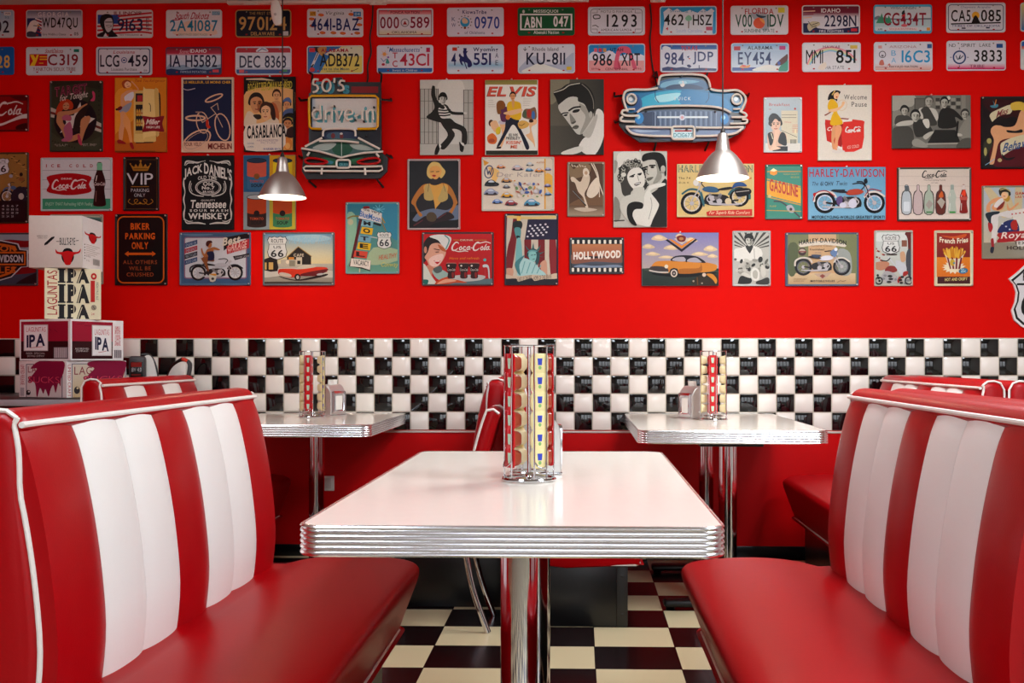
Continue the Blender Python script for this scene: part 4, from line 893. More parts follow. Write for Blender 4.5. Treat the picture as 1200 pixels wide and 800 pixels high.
def f(A):
    bx = (455, 400, 998, 675); IN(A, 'a8c4dc', bx, 8, 'd0dae4'); A.g('84b4d8', 'c2d4e4', 466, 410, 988, 470); A.g('34509c', '34509c', 466, 630, 690, 662); A.s('e0e2dc', [(660, 660), (720, 625), (800, 605), (880, 620), (940, 660)]); A.s('4a9a84', [(900, 662), (930, 600), (988, 560), (988, 664)]); A.s('6a4440', [(868, 605), (910, 560), (960, 520), (984, 505), (984, 560), (940, 600), (900, 612)]); A.e('4a64b0', 905, 590, 14, 18); A.s('dca060', [(535, 628), (560, 605), (600, 612), (636, 606), (620, 632), (560, 634)]); A.e('d85a5a', 575, 615, 20, 8)
    A.r('c0283a', 482, 432, 542, 470); A.r('c04a8c', 908, 428, 965, 464); A.t('ALABAMA', 610, 428, 845, 462, '3a4664', .015); A.t('EY454', 520, 485, 830, 604, '2c4478', B)
plate((800, 0), (455, 400, 998, 675), 'light blue beach scene licence plate reading EY454', 'cfdbe4', f)
def f(A):
    IN(A, 'dcdcdf', (82, 395, 632, 670)); 
    for k, c in enumerate(('e08aa0', 'e8c8a8', 'c8dcb0', '8cc4e0')): A.l(c, 11, [(130+k*9, 600), (190+k*9, 490+k*11), (345, 440+k*11), (500-k*9, 480+k*11), (590-k*9, 560)], True)
    A.t('HAWAII', 278, 424, 434, 448, '8a4a64', .01); A.t('MMI', 118, 466, 278, 594, '121216', .0); A.t('851', 400, 464, 582, 590, '121216', B); A.t('OHA STATE', 272, 614, 476, 646, '6a6a70'); A.s('e2d9cc', [(230, 640), (260, 600), (300, 580), (310, 620), (280, 655)]); A.r('d8c060', 532, 422, 600, 454)
plate((930, 0), (82, 395, 632, 670), 'white rainbow licence plate with black letters MMI', 'd8dce0', f)
def f(A):
    IN(A, 'd8dae2', (755, 390, 1305, 665)); A.g('d8dae2', 'd9a898', 765, 590, 1296, 655); A.s('c87a6c', [(805, 605), (815, 565), (840, 560), (850, 605)]); A.p('c87a6c', [(880, 610), (900, 590), (915, 612)]); A.o('5a5a64', 7, 835, 508, 30); A.e('7a7a84', 835, 520, 12, 10); A.t('ARIZONA', 900, 424, 1155, 448, 'b08a94'); A.t('B', 918, 470, 962, 520, '6ab4d8'); A.t('A', 918, 540, 962, 585, '6ab4d8'); A.t('16C3', 1015, 468, 1282, 584, '2f9ccc', B); A.t('NAVAJO NATION', 900, 612, 1165, 636, '4a2c30', .02); A.r('3a68a0', 1255, 410, 1302, 450); A.r('d8a4a4', 795, 425, 830, 452); A.l('a87a78', 4, [(770, 626), (890, 626)])
plate((930, 0), (755, 390, 1305, 665), 'white licence plate with sky blue letters 16C3 over a desert strip', 'd6e0e6', f)
def f(A):
    IN(A, 'd9d9e2', (477, 378, 1033, 660)); A.g('d9d9e2', 'd84a80', 488, 590, 1024, 640); A.r('cf3a70', 488, 636, 1024, 648); A.t('ND', 500, 408, 562, 438, '4a4a58'); A.t('SPIRIT', 612, 406, 748, 438, '4a4a58'); A.t('LAKE', 785, 404, 890, 436, '4a4a58'); A.o('254a80', 14, 597, 535, 56, 58); A.l('3a4a64', 8, [(565, 520), (585, 555), (605, 515), (600, 550), (632, 520)], True); [A.l('3a4a64', 6, [(597+74*math.cos(k*PI/2), 535+76*math.sin(k*PI/2)), (597+86*math.cos(k*PI/2), 535+90*math.sin(k*PI/2))]) for k in range(4)]
    A.t('3833', 735, 466, 996, 576, '101014', B, 0, 0, 0, .14); A.t('TRIBE', 692, 604, 832, 634, '8a2c50'); A.r('2a5c9c', 944, 408, 1004, 446)
plate((1050, 0), (477, 378, 1033, 660), 'white licence plate with a blue compass ring and pink bottom edge', 'd8dee4', f)
def f(A): IN(A, 'b8d0d8', (1172, 375, 1730, 650), 8, 'dfe0dc'); A.g('2f6cb4', '2f6cb4', 1180, 385, 1720, 430); A.g('c84a3c', 'dca89c', 1180, 430, 1720, 460); A.t('KS', 1230, 480, 1420, 590, '22305c', B)
plate((1050, 0), (1172, 375, 1730, 650), 'red white and blue licence plate cut by the right picture edge, second row', 'd0d8dc', f)
# ================================================================== signs and posters
TG, BG = 'tin signs on the red wall', 'picture boards on the red wall'
SK, SK2, SKD = 'd9a074', 'e8bd92', 'b87248'
def face(A, cx, cy, w, h, skin, hair, tilt=0, eyes='2a2220', lips='8a3a34', shade=None, long=False):
    """a small plain face"""
    if long: A.s(hair, [(cx-w*.75, cy-h*.3), (cx-w*.3, cy-h*.75), (cx+w*.35, cy-h*.72), (cx+w*.75, cy-h*.2), (cx+w*.8, cy+h*.6), (cx+w*.4, cy+h*.7), (cx-w*.5, cy+h*.7), (cx-w*.85, cy+h*.5)])
    else: A.s(hair, [(cx-w*.58, cy+h*.05), (cx-w*.6, cy-h*.4), (cx-w*.25, cy-h*.72), (cx+w*.3, cy-h*.7), (cx+w*.62, cy-h*.35), (cx+w*.58, cy+h*.05)])
    A.s(skin, [(cx-w*.45, cy-h*.3), (cx, cy-h*.48), (cx+w*.45, cy-h*.3), (cx+w*.47, cy+h*.1), (cx+w*.25, cy+h*.45), (cx, cy+h*.55), (cx-w*.25, cy+h*.45), (cx-w*.47, cy+h*.1)])
    if shade: A.s(shade, [(cx+w*.15, cy-h*.2), (cx+w*.45, cy-h*.2), (cx+w*.46, cy+h*.1), (cx+w*.24, cy+h*.44), (cx+w*.1, cy+h*.3)])
    for s_ in (-1, 1):
        A.e(eyes, cx+s_*w*.2+tilt, cy-h*.05, w*.09, h*.045, 0, 8); A.l(hair, h*.05, [(cx+s_*w*.32+tilt, cy-h*.15), (cx+s_*w*.1+tilt, cy-h*.17)])
    A.l(shade or SKD, h*.04, [(cx+tilt, cy), (cx+tilt*1.4+w*.03, cy+h*.16)]); A.l(lips, h*.06, [(cx-w*.14+tilt, cy+h*.3), (cx+tilt, cy+h*.32), (cx+w*.14+tilt, cy+h*.29)])
def beetle(A, x, y, w, c, c2='3a3a44'):
    h = w*.4
    A.e('3a3638', x, y+h*.45, w*.52, h*.2); A.s(c, [(x-w*.5, y+h*.3), (x-w*.42, y-h*.1), (x-w*.2, y-h*.5), (x+w*.1, y-h*.55), (x+w*.32, y-h*.15), (x+w*.5, y+h*.05), (x+w*.5, y+h*.4), (x-w*.45, y+h*.42)])
    A.s('c9d2dc', [(x-w*.22, y-h*.12), (x-w*.14, y-h*.42), (x+w*.08, y-h*.45), (x+w*.2, y-h*.12)]); A.e(c2, x-w*.3, y+h*.38, w*.11, h*.24); A.e(c2, x+w*.3, y+h*.38, w*.11, h*.24)
def shield66(A, cx, y0, w, h, top, us, num, col='e6e4de', line='2a2a2c'):
    def P(u, v): return (cx+u*w, y0+v*h)
    q = [P(-.42, .02), P(-.3, .05), P(-.16, .0), (cx, y0+h*.05), P(.16, 0), P(.3, .05), P(.42, .02), P(.5, .16), P(.42, .33), P(.44, .5), P(.5, .66), P(.44, .86), P(.2, .95), (cx, y0+h), P(-.2, .95), P(-.44, .86), P(-.5, .66), P(-.44, .5), P(-.42, .33), P(-.5, .16)]
    A.p(line, [(cx+(x-cx)*1.07, y0+h/2+(y-y0-h/2)*1.06) for x, y in q]); A.p(col, q); A.l(line, h*.018, [P(-.41, .33), P(.41, .33)])
    A.t(top, *P(-.32, .1), *P(.32, .27), line, .01); 
    if us: A.t(us, *P(-.2, .4), *P(.2, .52), line, .01)
    A.t(num, *P(-.34, .58 if us else .42), *P(.34, .9 if us else .86), line, .02)
# ---- row A
def f(A):
    A.r('8c0a10', -370, 212, 262, 548); A.s('5a080c', [(90, 212), (262, 212), (262, 250), (200, 262), (120, 240)]); A.s('3a0a0c', [(150, 500), (240, 470), (262, 500), (262, 546), (160, 546)])
    A.coca(-330, 262, 215, 420, 'cfc8c4', 1.0); A.s('c9c2be', [(-300, 470), (-150, 500), (0, 478), (100, 440), (200, 395), (264, 388), (264, 425), (200, 430), (100, 462), (0, 500), (-150, 525)])
sign('tin_sign', (0, 85), (-372, 208, 264, 550), 'red soda sign with white script and wave, cut by the left picture edge', 'sign', TG, f, '5a0a0c')
def f(A):
    A.r('39402f', 468, 80, 952, 735); A.s('2d3326', [(468, 80), (952, 80), (952, 160), (700, 110), (468, 130)]); A.s('434a38', [(468, 560), (600, 640), (800, 660), (952, 600), (952, 735), (468, 735)])
    for k in range(9): A.e('22261c', 925, 130+k*44, 7); A.e('22261c', 490+k*26, 640+k*8, 6)
    for x0, x1, y0, y1 in ((464, 530, 330, 345), (885, 958, 455, 480)):
        A.p('b9b4a8', [(x0, y0-10), (x1, y1+2), (x1, y1+84), (x0, y0+84)]); A.p('6a2a22', [(x0, y0+30), (x1, y1+34), (x1, y1+58), (x0, y0+55)])
    A.e('15161f', 705, 450, 200, 205, 0, 30); A.p('c9c4bc', [(752, 275), (770, 400), (890, 430), (800, 500), (680, 520), (560, 565), (620, 470), (600, 410), (690, 400)])
    A.s('b3401e', [(520, 370), (545, 300), (590, 252), (650, 255), (685, 300), (670, 345), (600, 340), (560, 380), (525, 395)])
    A.s('b8845e', [(530, 420), (545, 370), (620, 360), (700, 345), (810, 290), (832, 310), (770, 350), (660, 395), (600, 400), (590, 470), (640, 520), (665, 590), (740, 570), (745, 610), (690, 640), (620, 640), (575, 540), (530, 470)])
    A.e('bd8a64', 618, 315, 30, 38, 15); A.l('3a2018', 5, [(596, 308), (610, 306)]); A.l('3a2018', 5, [(628, 306), (642, 310)]); A.l('8a2a2a', 6, [(606, 338), (624, 338)])
    A.s('29221f', [(770, 330), (835, 300), (800, 390), (750, 500), (740, 550), (685, 545), (690, 480), (710, 400)]); A.l('29221f', 16, [(820, 310), (850, 240)]); A.s('c0486c', [(845, 262), (870, 230), (862, 185), (872, 172), (890, 200), (885, 262)])
    A.s('b8845e', [(760, 440), (830, 405), (845, 440), (800, 540), (780, 600), (760, 660), (735, 640), (750, 560)]); A.s('b0405c', [(725, 590), (745, 585), (770, 670), (755, 680), (735, 655)])
    A.s('b06078', [(580, 415), (620, 395), (665, 410), (665, 450), (620, 450), (585, 440)]); A.s('a8607a', [(595, 520), (650, 460), (672, 500), (680, 600), (650, 640), (590, 645), (575, 630), (610, 600)])
    A.t('TARGET', 512, 118, 815, 210, '9c5068', .045, 0, 0, 0, .05, 0, -40); A.t('TARGET', 516, 122, 811, 206, '5a2436', .0, 0, 0, 0, .09, 0, -40); A.t('for Tonight', 560, 190, 822, 268, 'c9c0b8', .01, .2, 0, 0, .05, 0, -40)
    A.t('*U.S.A.F*', 510, 668, 635, 690, 'a8a498'); A.t('*EST. 1945*', 765, 664, 905, 688, 'a8a498')
sign('tin_sign', (0, 85), (462, 75, 960, 740), 'dark green tin sign with a red-haired woman kicking up her legs', 'sign', TG, f, '2a2d24')
def f(A):
    A.g('d68a1e', 'c8741a', 42, 52, 522, 745); A.s('e09a34', [(42, 200), (200, 150), (240, 400), (60, 560), (42, 560)]); A.s('b8661a', [(42, 640), (200, 660), (522, 560), (522, 745), (42, 745)])
    A.t('Thank You, Refrigerator', 222, 62, 512, 98, 'a83a1c', 0, .35, 0, 0, .05)
    A.s('4a2c18', [(440, 210), (465, 210), (468, 400), (445, 400)]); A.l('4a2c18', 12, [(240, 660), (395, 655)]); A.s('4a2c18', [(420, 590), (460, 565), (440, 600)])
    A.r('d6b872', 216, 170, 320, 655, 16); A.r('dcc078', 225, 570, 425, 650, 14); A.r('2c2a2c', 234, 196, 302, 275); A.r('a83038', 250, 215, 298, 272); A.r('2c2626', 234, 302, 300, 545)
    for k in range(3):
        for j, y in enumerate((345, 440)): A.s('d0a43c' if k < 2 else 'c9b07a', [(240+k*22, y+60), (240+k*22, y+25), (246+k*22, y), (252+k*22, y), (258+k*22, y+25), (258+k*22, y+60)]); A.r('b9703a', 241+k*22, y+30, 257+k*22, y+44)
    A.r('cfae66', 234, 275, 302, 302); A.r('c9a860', 232, 545, 320, 575); A.s('e6cc88', [(305, 170), (330, 155), (420, 160), (450, 190), (455, 560), (430, 590), (330, 605), (305, 600)], 3); A.s('d0b068', [(410, 170), (448, 190), (452, 560), (425, 585), (420, 400)], 3); A.l('5a4428', 7, [(362, 290), (374, 310), (374, 365)])
    A.s('8e1426', [(312, 408), (400, 420), (490, 408), (502, 420), (485, 480), (502, 545), (490, 558), (400, 550), (310, 560), (298, 548), (318, 480), (300, 420)], 3); A.t('Miller', 338, 438, 462, 488, 'e6d4cc', .02, .3, 0, 0, .04); A.t('HIGH LIFE', 336, 502, 462, 524, 'e6d4cc', .02)
    A.s('a85020', [(105, 105), (120, 80), (155, 70), (190, 90), (180, 130), (140, 150), (118, 140)]); A.s(SK2, [(130, 110), (155, 85), (188, 100), (190, 130), (165, 145), (140, 140)]); A.l('6a3018', 4, [(150, 112), (164, 110)]); A.l('b02c24', 6, [(160, 132), (178, 130)])
    A.s(SK, [(98, 220), (120, 195), (160, 170), (220, 165), (255, 160), (215, 110), (195, 90), (205, 85), (262, 150), (255, 170), (210, 190), (150, 205), (120, 240), (128, 290), (110, 330), (95, 300)]); A.s('d6d6dc', [(130, 230), (175, 195), (215, 185), (215, 235), (180, 280), (140, 275)]); A.s(SK, [(140, 270), (190, 270), (185, 310), (130, 310)])
    A.s('9a9aa4', [(80, 370), (115, 325), (170, 290), (200, 285), (180, 345), (140, 378)]); A.s('7a1a20', [(62, 340), (90, 318), (112, 325), (100, 350), (70, 358)]); A.e('22201e', 58, 348, 10)
    A.s(SK, [(95, 375), (140, 378), (140, 460), (125, 540), (110, 640), (85, 640), (78, 560), (95, 470)]); A.s('e0a060', [(140, 372), (150, 400), (185, 460), (192, 540), (205, 640), (195, 690), (180, 650), (160, 560), (120, 470)])
    A.s('9c1c1c', [(62, 640), (90, 630), (140, 658), (140, 672), (95, 668), (70, 665)]); A.s('9c1c1c', [(182, 660), (205, 660), (222, 710), (205, 720), (185, 690)]); A.l('5a2a14', 5, [(45, 740), (420, 738)])
sign('picture_board', (130, 85), (38, 48, 522, 745), 'amber board of a woman leaning beside an open cream refrigerator', 'picture', BG, f, 'a06018', 'board', rad=3)
def f(A):
    A.r('d9c6ae', 664, 48, 1148, 745); A.r('1d2448', 680, 66, 1134, 645); A.t('LE MEILLEUR, LE MOINS CHER', 686, 80, 1126, 108, 'd8a83a', .02, 0, 0, 0, .05); A.r('d9b49a', 680, 645, 1134, 735)
    A.l('b8b0b4', 8, [(676, 150), (720, 165), (790, 150)], True)
    A.o('d8b296', 11, 1048, 512, 66, 128, -14); A.o('22284a', 5, 1048, 512, 56, 114, -14); A.o('d8b296', 9, 860, 470, 55, 100, -10); A.l('c9ac94', 7, [(860, 470), (985, 385), (940, 330), (1000, 290), (1010, 350)]); A.l('c9ac94', 7, [(985, 385), (1048, 512)]); A.l('c9ac94', 7, [(860, 470), (820, 380)]); A.l('9c8478', 12, [(800, 372), (850, 372)])
    A.o('d8b296', 16, 795, 428, 90, 22, 0); A.o('d8b296', 13, 968, 240, 85, 22, -22); A.o('d8b296', 14, 805, 640, 145, 78, -32)
    A.t('POUR VELO', 690, 655, 850, 690, '7a1c1c', .01); A.t('MICHELIN', 912, 664, 1136, 720, '7a1418', .03, 0, 0, 0, .05)
    A.s('c03418', [(895, 445), (915, 445), (920, 490), (938, 515), (915, 525), (895, 500)]); A.o('b8988a', 5, 805, 640, 120, 56, -32)
sign('picture_board', (130, 85), (662, 46, 1150, 747), 'navy poster of a bicycle and flying tyres with cream border', 'picture', BG, f, 'd9c6ae', 'board', rad=3)
def f(A):
    A.r('141214', 130, 42, 608, 740); A.p('d8c4a8', [(150, 58), (300, 52), (420, 75), (150, 70)]); A.r('e0a860', 150, 178, 590, 728); A.s('e2b478', [(150, 180), (590, 160), (590, 420), (480, 560), (150, 500)])
    A.t('BOGART', 166, 100, 285, 172, 'c9b84a', .02, 0, 0, 0, .05, 0, -12); A.t('BERGMAN', 292, 88, 440, 168, 'c9b84a', .02, 0, 0, 0, .05, 0, -8); A.t('HENREID', 450, 84, 580, 152, 'c9b84a', .02, 0, 0, 0, .05, 0, -6); A.t('Humphrey', 178, 82, 262, 98, 'b8a848'); A.t('Ingrid', 335, 70, 400, 88, 'b8a848'); A.t('Paul', 490, 62, 535, 78, 'b8a848')
    face(A, 435, 222, 62, 90, 'd8a878', '4a2c1c'); A.s('c89468', [(395, 275), (470, 275), (480, 350), (450, 380), (400, 330)]); A.s('b8683c', [(380, 290), (430, 300), (460, 400), (440, 480), (380, 400)])
    A.s('dccab0', [(150, 390), (190, 365), (245, 420), (260, 490), (420, 420), (440, 500), (150, 520)]); A.s('3a2a22', [(215, 400), (280, 395), (290, 430), (250, 440)])
    face(A, 245, 300, 112, 150, 'd09a6c', '2a1c16', 8, shade='a8683c'); A.s('3c241a', [(290, 330), (330, 285), (390, 290), (420, 350), (425, 440), (395, 440), (370, 380), (300, 390)]); face(A, 335, 375, 88, 135, 'e4b88c', '4a2c1c', -4, lips='b0403a')
    face(A, 532, 310, 60, 80, 'd8a070', '4a3020'); A.s('5a74a0', [(488, 280), (520, 240), (560, 240), (575, 285), (530, 270)]); A.s('5a6a90', [(490, 390), (520, 350), (590, 340), (590, 400), (500, 410)]); A.s('1e1a18', [(490, 440), (520, 390), (590, 385), (590, 450), (540, 420)]); A.s('a8983c', [(500, 445), (540, 418), (585, 430), (585, 445), (520, 445)]); face(A, 540, 485, 70, 80, 'c98c5c', '2a1c16'); A.s('3a1c16', [(500, 560), (540, 530), (590, 510), (590, 610), (520, 600)]); A.e('d8883c', 540, 670, 42, 60); A.e('e8b068', 540, 690, 24, 30)
    A.s('e0d4c4', [(150, 500), (500, 480), (520, 600), (480, 728), (150, 728)], 2); A.t('CASABLANCA', 160, 492, 525, 615, '17151a', .03, 0, 0, 0, .05, 0, -18); A.t('A HAL B WALLIS PRODUCTION', 250, 628, 450, 648, '8a708a'); A.t('PICTURE', 290, 655, 430, 668, '9a8a98'); A.t('CLAUDE RAINS', 160, 660, 225, 675, '5a6a90'); A.t('LORRE', 165, 690, 222, 705, '5a6a90'); A.t('WARNER BROS', 312, 708, 475, 728, '4a5a9a', .01)
    A.r('141214', 590, 42, 608, 740)
sign('picture_board', (270, 85), (127, 40, 610, 742), 'black framed film poster with two large faces, behind the left lamp cord', 'picture', BG, f, '141214', 'board', rad=3)
def f(A):
    A.g('c9c8bf', 'd0cfc6', 20, 70, 515, 770); A.s('d6d5cc', [(190, 100), (420, 90), (430, 500), (200, 500)])
    for x0, x1, y0, y1, n in ((22, 190, 155, 668, 5), (428, 515, 165, 668, 3)):
        A.r('b6b5ac', x0, y0, x1, y1); [A.l('4c4c48', 5, [(x0+(x1-x0)*k/(n-1 if x0 > 100 else n-.6), y0), (x0+(x1-x0)*k/(n-1 if x0 > 100 else n-.6), y1)]) for k in range(n)]; [A.l('6a6a64', 4, [(x0, y), (x1, y)]) for y in (y0, 268 if x0 < 100 else 285, 430, 560, y1)]; A.l('4c4c48', 6, [(x1 if x0 < 100 else x0, y0), (x1 if x0 < 100 else x0, y1)])
    A.r('bdbcb3', 22, 672, 515, 768)
    DK = '33332f'
    A.s(DK, [(140, 120), (158, 130), (165, 220), (195, 280), (230, 290), (275, 310), (320, 365), (430, 375), (430, 398), (320, 395), (290, 370), (300, 430), (240, 440), (215, 470), (80, 425), (130, 370), (155, 320), (125, 220), (128, 150)]); A.s('c9c8c0', [(125, 92), (145, 100), (158, 125), (138, 122)]); A.l('c9c8c0', 6, [(135, 100), (128, 85)])
    A.s('d8d7cf', [(190, 345), (240, 310), (270, 340), (300, 400), (295, 430), (215, 425)]); [A.l(DK, 13, [(195, 352+k*26), (250, 358+k*24), (300, 350+k*24)]) for k in range(3)]; A.s(DK, [(205, 300), (250, 320), (240, 345), (200, 330)])
    A.s(DK, [(210, 445), (300, 432), (350, 470), (450, 530), (458, 665), (412, 662), (405, 555), (320, 530), (345, 595), (250, 720), (205, 690), (280, 590), (230, 500)])
    A.s('2a2a27', [(195, 665), (205, 715), (180, 772), (155, 765), (165, 710)]); A.s('2a2a27', [(388, 650), (430, 690), (420, 745), (395, 735), (390, 700)]); A.s('d6d5cd', [(195, 668), (218, 690), (205, 712)]); A.s('d6d5cd', [(395, 655), (430, 665), (425, 690)])
    face(A, 233, 255, 64, 92, 'c6c5bd', '22221f', 3, '2a2a28', '6a6a64', '9c9b94'); A.s('22221f', [(195, 240), (200, 208), (235, 195), (268, 212), (262, 235), (225, 228)]); A.s('d0cfc7', [(430, 372), (455, 376), (455, 392), (430, 392)])
sign('picture_board', (490, 85), (18, 68, 517, 772), 'black and white board of a man in dark clothes dancing on tiptoe', 'picture', BG, f, 'c4c3ba', 'board', rad=3)
def f(A):
    A.r('e3ddd2', 630, 72, 1122, 770); A.g('8c8448', 'a39a58', 630, 72, 1118, 115); A.r('3a3a30', 636, 732, 1120, 770); A.r('eae4d9', 640, 115, 1112, 730)
    A.t('ELVIS', 655, 132, 1105, 228, '6a3a30', .04, .3, 0, 0, .05); A.t('ELVIS', 660, 132, 1102, 224, 'd8604c', .02, .3, 0, 0, .07)
    A.s('8a6a50', [(975, 400), (1000, 345), (1050, 340), (1100, 330), (1105, 440), (1000, 430)]); A.e('b04030', 1040, 385, 22, 40); A.e('4a78b0', 1080, 400, 16, 40); A.e('5a6a50', 1000, 390, 18, 40)
    A.s('d8783c', [(650, 600), (700, 570), (740, 620), (720, 670), (660, 660)]); A.e('b8583c', 690, 640, 30, 20); A.e('5a3424', 685, 475, 24, 32); A.s(SK2, [(675, 480), (730, 450), (760, 520), (720, 560)]); A.s('d8c03c', [(730, 530), (770, 510), (770, 570), (735, 580)])
    A.s(SK2, [(1040, 460), (1110, 440), (1110, 480), (1060, 520), (1090, 640), (1095, 700), (1075, 660), (1010, 590), (1050, 560)]); A.e('3a2418', 1060, 455, 22, 16)
    A.s(SK2, [(760, 460), (815, 460), (830, 560), (790, 690), (770, 700), (790, 580)]); A.s('c9c4cc', [(755, 460), (820, 440), (825, 480), (770, 485)]); A.s('6a3a5c', [(770, 350), (820, 320), (850, 350), (840, 450), (780, 455)]); A.s('8a5c30', [(735, 300), (760, 265), (800, 270), (820, 310), (800, 345), (775, 350), (780, 385), (745, 385)])
    A.s('2c3040', [(830, 440), (940, 420), (950, 500), (1030, 660), (1040, 715), (1010, 715), (960, 590), (895, 490), (840, 560), (770, 680), (740, 690), (810, 540)]); A.s('e0b82c', [(835, 300), (870, 270), (950, 280), (968, 330), (960, 440), (880, 430), (840, 370)]); A.s('d8a868', [(880, 265), (905, 265), (895, 340), (880, 300)]); A.s(SK2, [(810, 375), (960, 340), (970, 370), (880, 400), (820, 395)]); face(A, 888, 228, 46, 64, 'd8a070', '2a2018')
    A.s('d8b060', [(935, 480), (975, 450), (1035, 470), (1030, 510), (960, 530)], 3); A.l('6a4a20', 5, [(945, 490), (970, 500), (1000, 480)]); A.e('d88a3c', 842, 420, 22, 24)
    A.t('ELVIS', 852, 574, 935, 598, '3a3a34', .02, .2); A.t('PRESLEY', 825, 604, 958, 630, '3a3a34', .02, .2); A.t("KISSIN'", 828, 642, 965, 672, 'd8683c', .02, .1); A.t('ME', 868, 682, 930, 712, 'd8683c', .02, .1); A.s('2a2624', [(735, 705), (775, 695), (775, 712), (740, 714)]); A.r('e0dace', 975, 680, 990, 728)
    for k in range(4): A.l('bab4a8', 3, [(660, 262+k*20), (705+k*6, 262+k*20)]); A.l('bab4a8', 3, [(985, 250+k*20), (1060-k*6, 250+k*20)])
sign('picture_board', (490, 85), (628, 70, 1124, 772), 'white poster with big coral title, a man in a yellow shirt and women', 'picture', BG, f, 'b8b09c', 'board', rad=3)
def f(A):
    A.g('6a675a', '3c3b36', 120, 66, 620, 768, True); A.g('5c5a50', '2e2d2a', 120, 500, 620, 768, True); A.s('8a8672', [(120, 66), (300, 66), (230, 200), (120, 300)])
    A.s('d9d8cf', [(555, 345), (620, 390), (620, 600), (540, 768), (440, 760), (390, 700), (400, 660), (440, 610), (500, 590), (530, 470)], 4); A.s('d0cfc5', [(230, 768), (240, 740), (400, 690), (420, 735), (330, 768)], 3); A.s('b5b4aa', [(430, 560), (540, 400), (560, 430), (500, 600), (440, 600)])
    A.s('c2c1b7', [(200, 300), (260, 240), (360, 230), (450, 290), (520, 360), (520, 440), (450, 540), (420, 575), (370, 576), (310, 500), (250, 420), (200, 350)])
    A.s('a09f95', [(400, 290), (520, 380), (500, 450), (420, 570), (400, 560), (450, 420), (400, 340)]); 
    A.s('2b2a27', [(150, 185), (220, 150), (280, 110), (400, 95), (480, 140), (530, 230), (535, 330), (510, 420), (480, 380), (440, 300), (380, 270), (370, 228), (290, 235), (220, 285), (195, 300), (170, 240)]); A.l('c2c1b4', 8, [(155, 188), (240, 160), (300, 120), (395, 102)], True); A.l('8c8b80', 6, [(415, 110), (480, 170), (520, 260), (525, 340)], True)
    A.l('22211e', 16, [(295, 358), (340, 330), (400, 322)], True); A.l('22211e', 12, [(225, 390), (250, 380), (285, 378)], True); A.s('2a2926', [(325, 372), (345, 350), (395, 345), (385, 368), (350, 378)]); A.s('2a2926', [(240, 405), (262, 392), (282, 392), (270, 410)]); A.s('8a897f', [(300, 390), (320, 400), (360, 460), (330, 482), (310, 470)]); A.s('5c5b53', [(318, 470), (360, 455), (350, 475), (325, 485)]); A.s('6a6960', [(325, 515), (360, 492), (388, 505), (370, 530), (340, 530)]); A.l('3a3934', 5, [(328, 515), (385, 506)]); A.e('b0afa5', 498, 395, 18, 30)
sign('picture_board', (630, 85), (118, 64, 622, 770), 'black and white portrait board of a dark-haired man in a pale jacket', 'picture', BG, f, '3a3934', 'board', rad=3)
def f(A):
    A.g('b9c4c8', '9cb4bc', 88, 158, 432, 660); A.r('d5cdb4', 245, 275, 400, 590); A.r('dad6cc', 92, 580, 430, 660); A.t('Breakfast', 132, 205, 325, 232, 'c0442c'); A.e('c0442c', 375, 258, 10); A.l('c0442c', 5, [(130, 262), (148, 262)])
    for y in (315, 340): A.l('8a8678', 5, [(250, y), (385, y)])
    A.t('Tiffany', 275, 378, 340, 392, 'c8583c'); [A.l('d08468', 4, [(350, 412+k*16), (402, 412+k*16)]) for k in range(5)]; A.r('eed8b0', 370, 450, 385, 490); A.l('4a4a44', 4, [(245, 460), (392, 524)]); [A.r('6a6a64', 330+k*10, 545, 336+k*10, 585) for k in range(6)]
    A.s('d9b8a0', [(115, 500), (160, 470), (230, 470), (290, 500), (280, 580), (150, 640), (120, 600)]); A.s('1c191c', [(120, 490), (160, 480), (175, 540), (160, 590), (140, 600), (125, 540)]); A.s('1c191c', [(245, 480), (285, 500), (295, 600), (240, 590), (215, 560)]); A.r('1c1c24', 165, 610, 305, 662)
    face(A, 190, 410, 96, 118, 'e0bda4', '1c1718', 4, lips='b83c3c'); A.s('1c1718', [(130, 380), (128, 340), (160, 302), (205, 310), (235, 350), (225, 380), (190, 350), (150, 400)]); A.s('e6c4aa', [(185, 470), (210, 455), (235, 460), (215, 520), (190, 600), (240, 630), (130, 650), (160, 610)]); A.l('d8d4b8', 8, [(150, 490), (165, 540)]); A.e('1c1718', 150, 412, 7, 14)
sign('tin_sign', (885, 95), (80, 150, 440, 668), 'small pale tin sign of a woman with an updo resting her chin on her hands', 'sign', TG, f, 'c9d2d0')
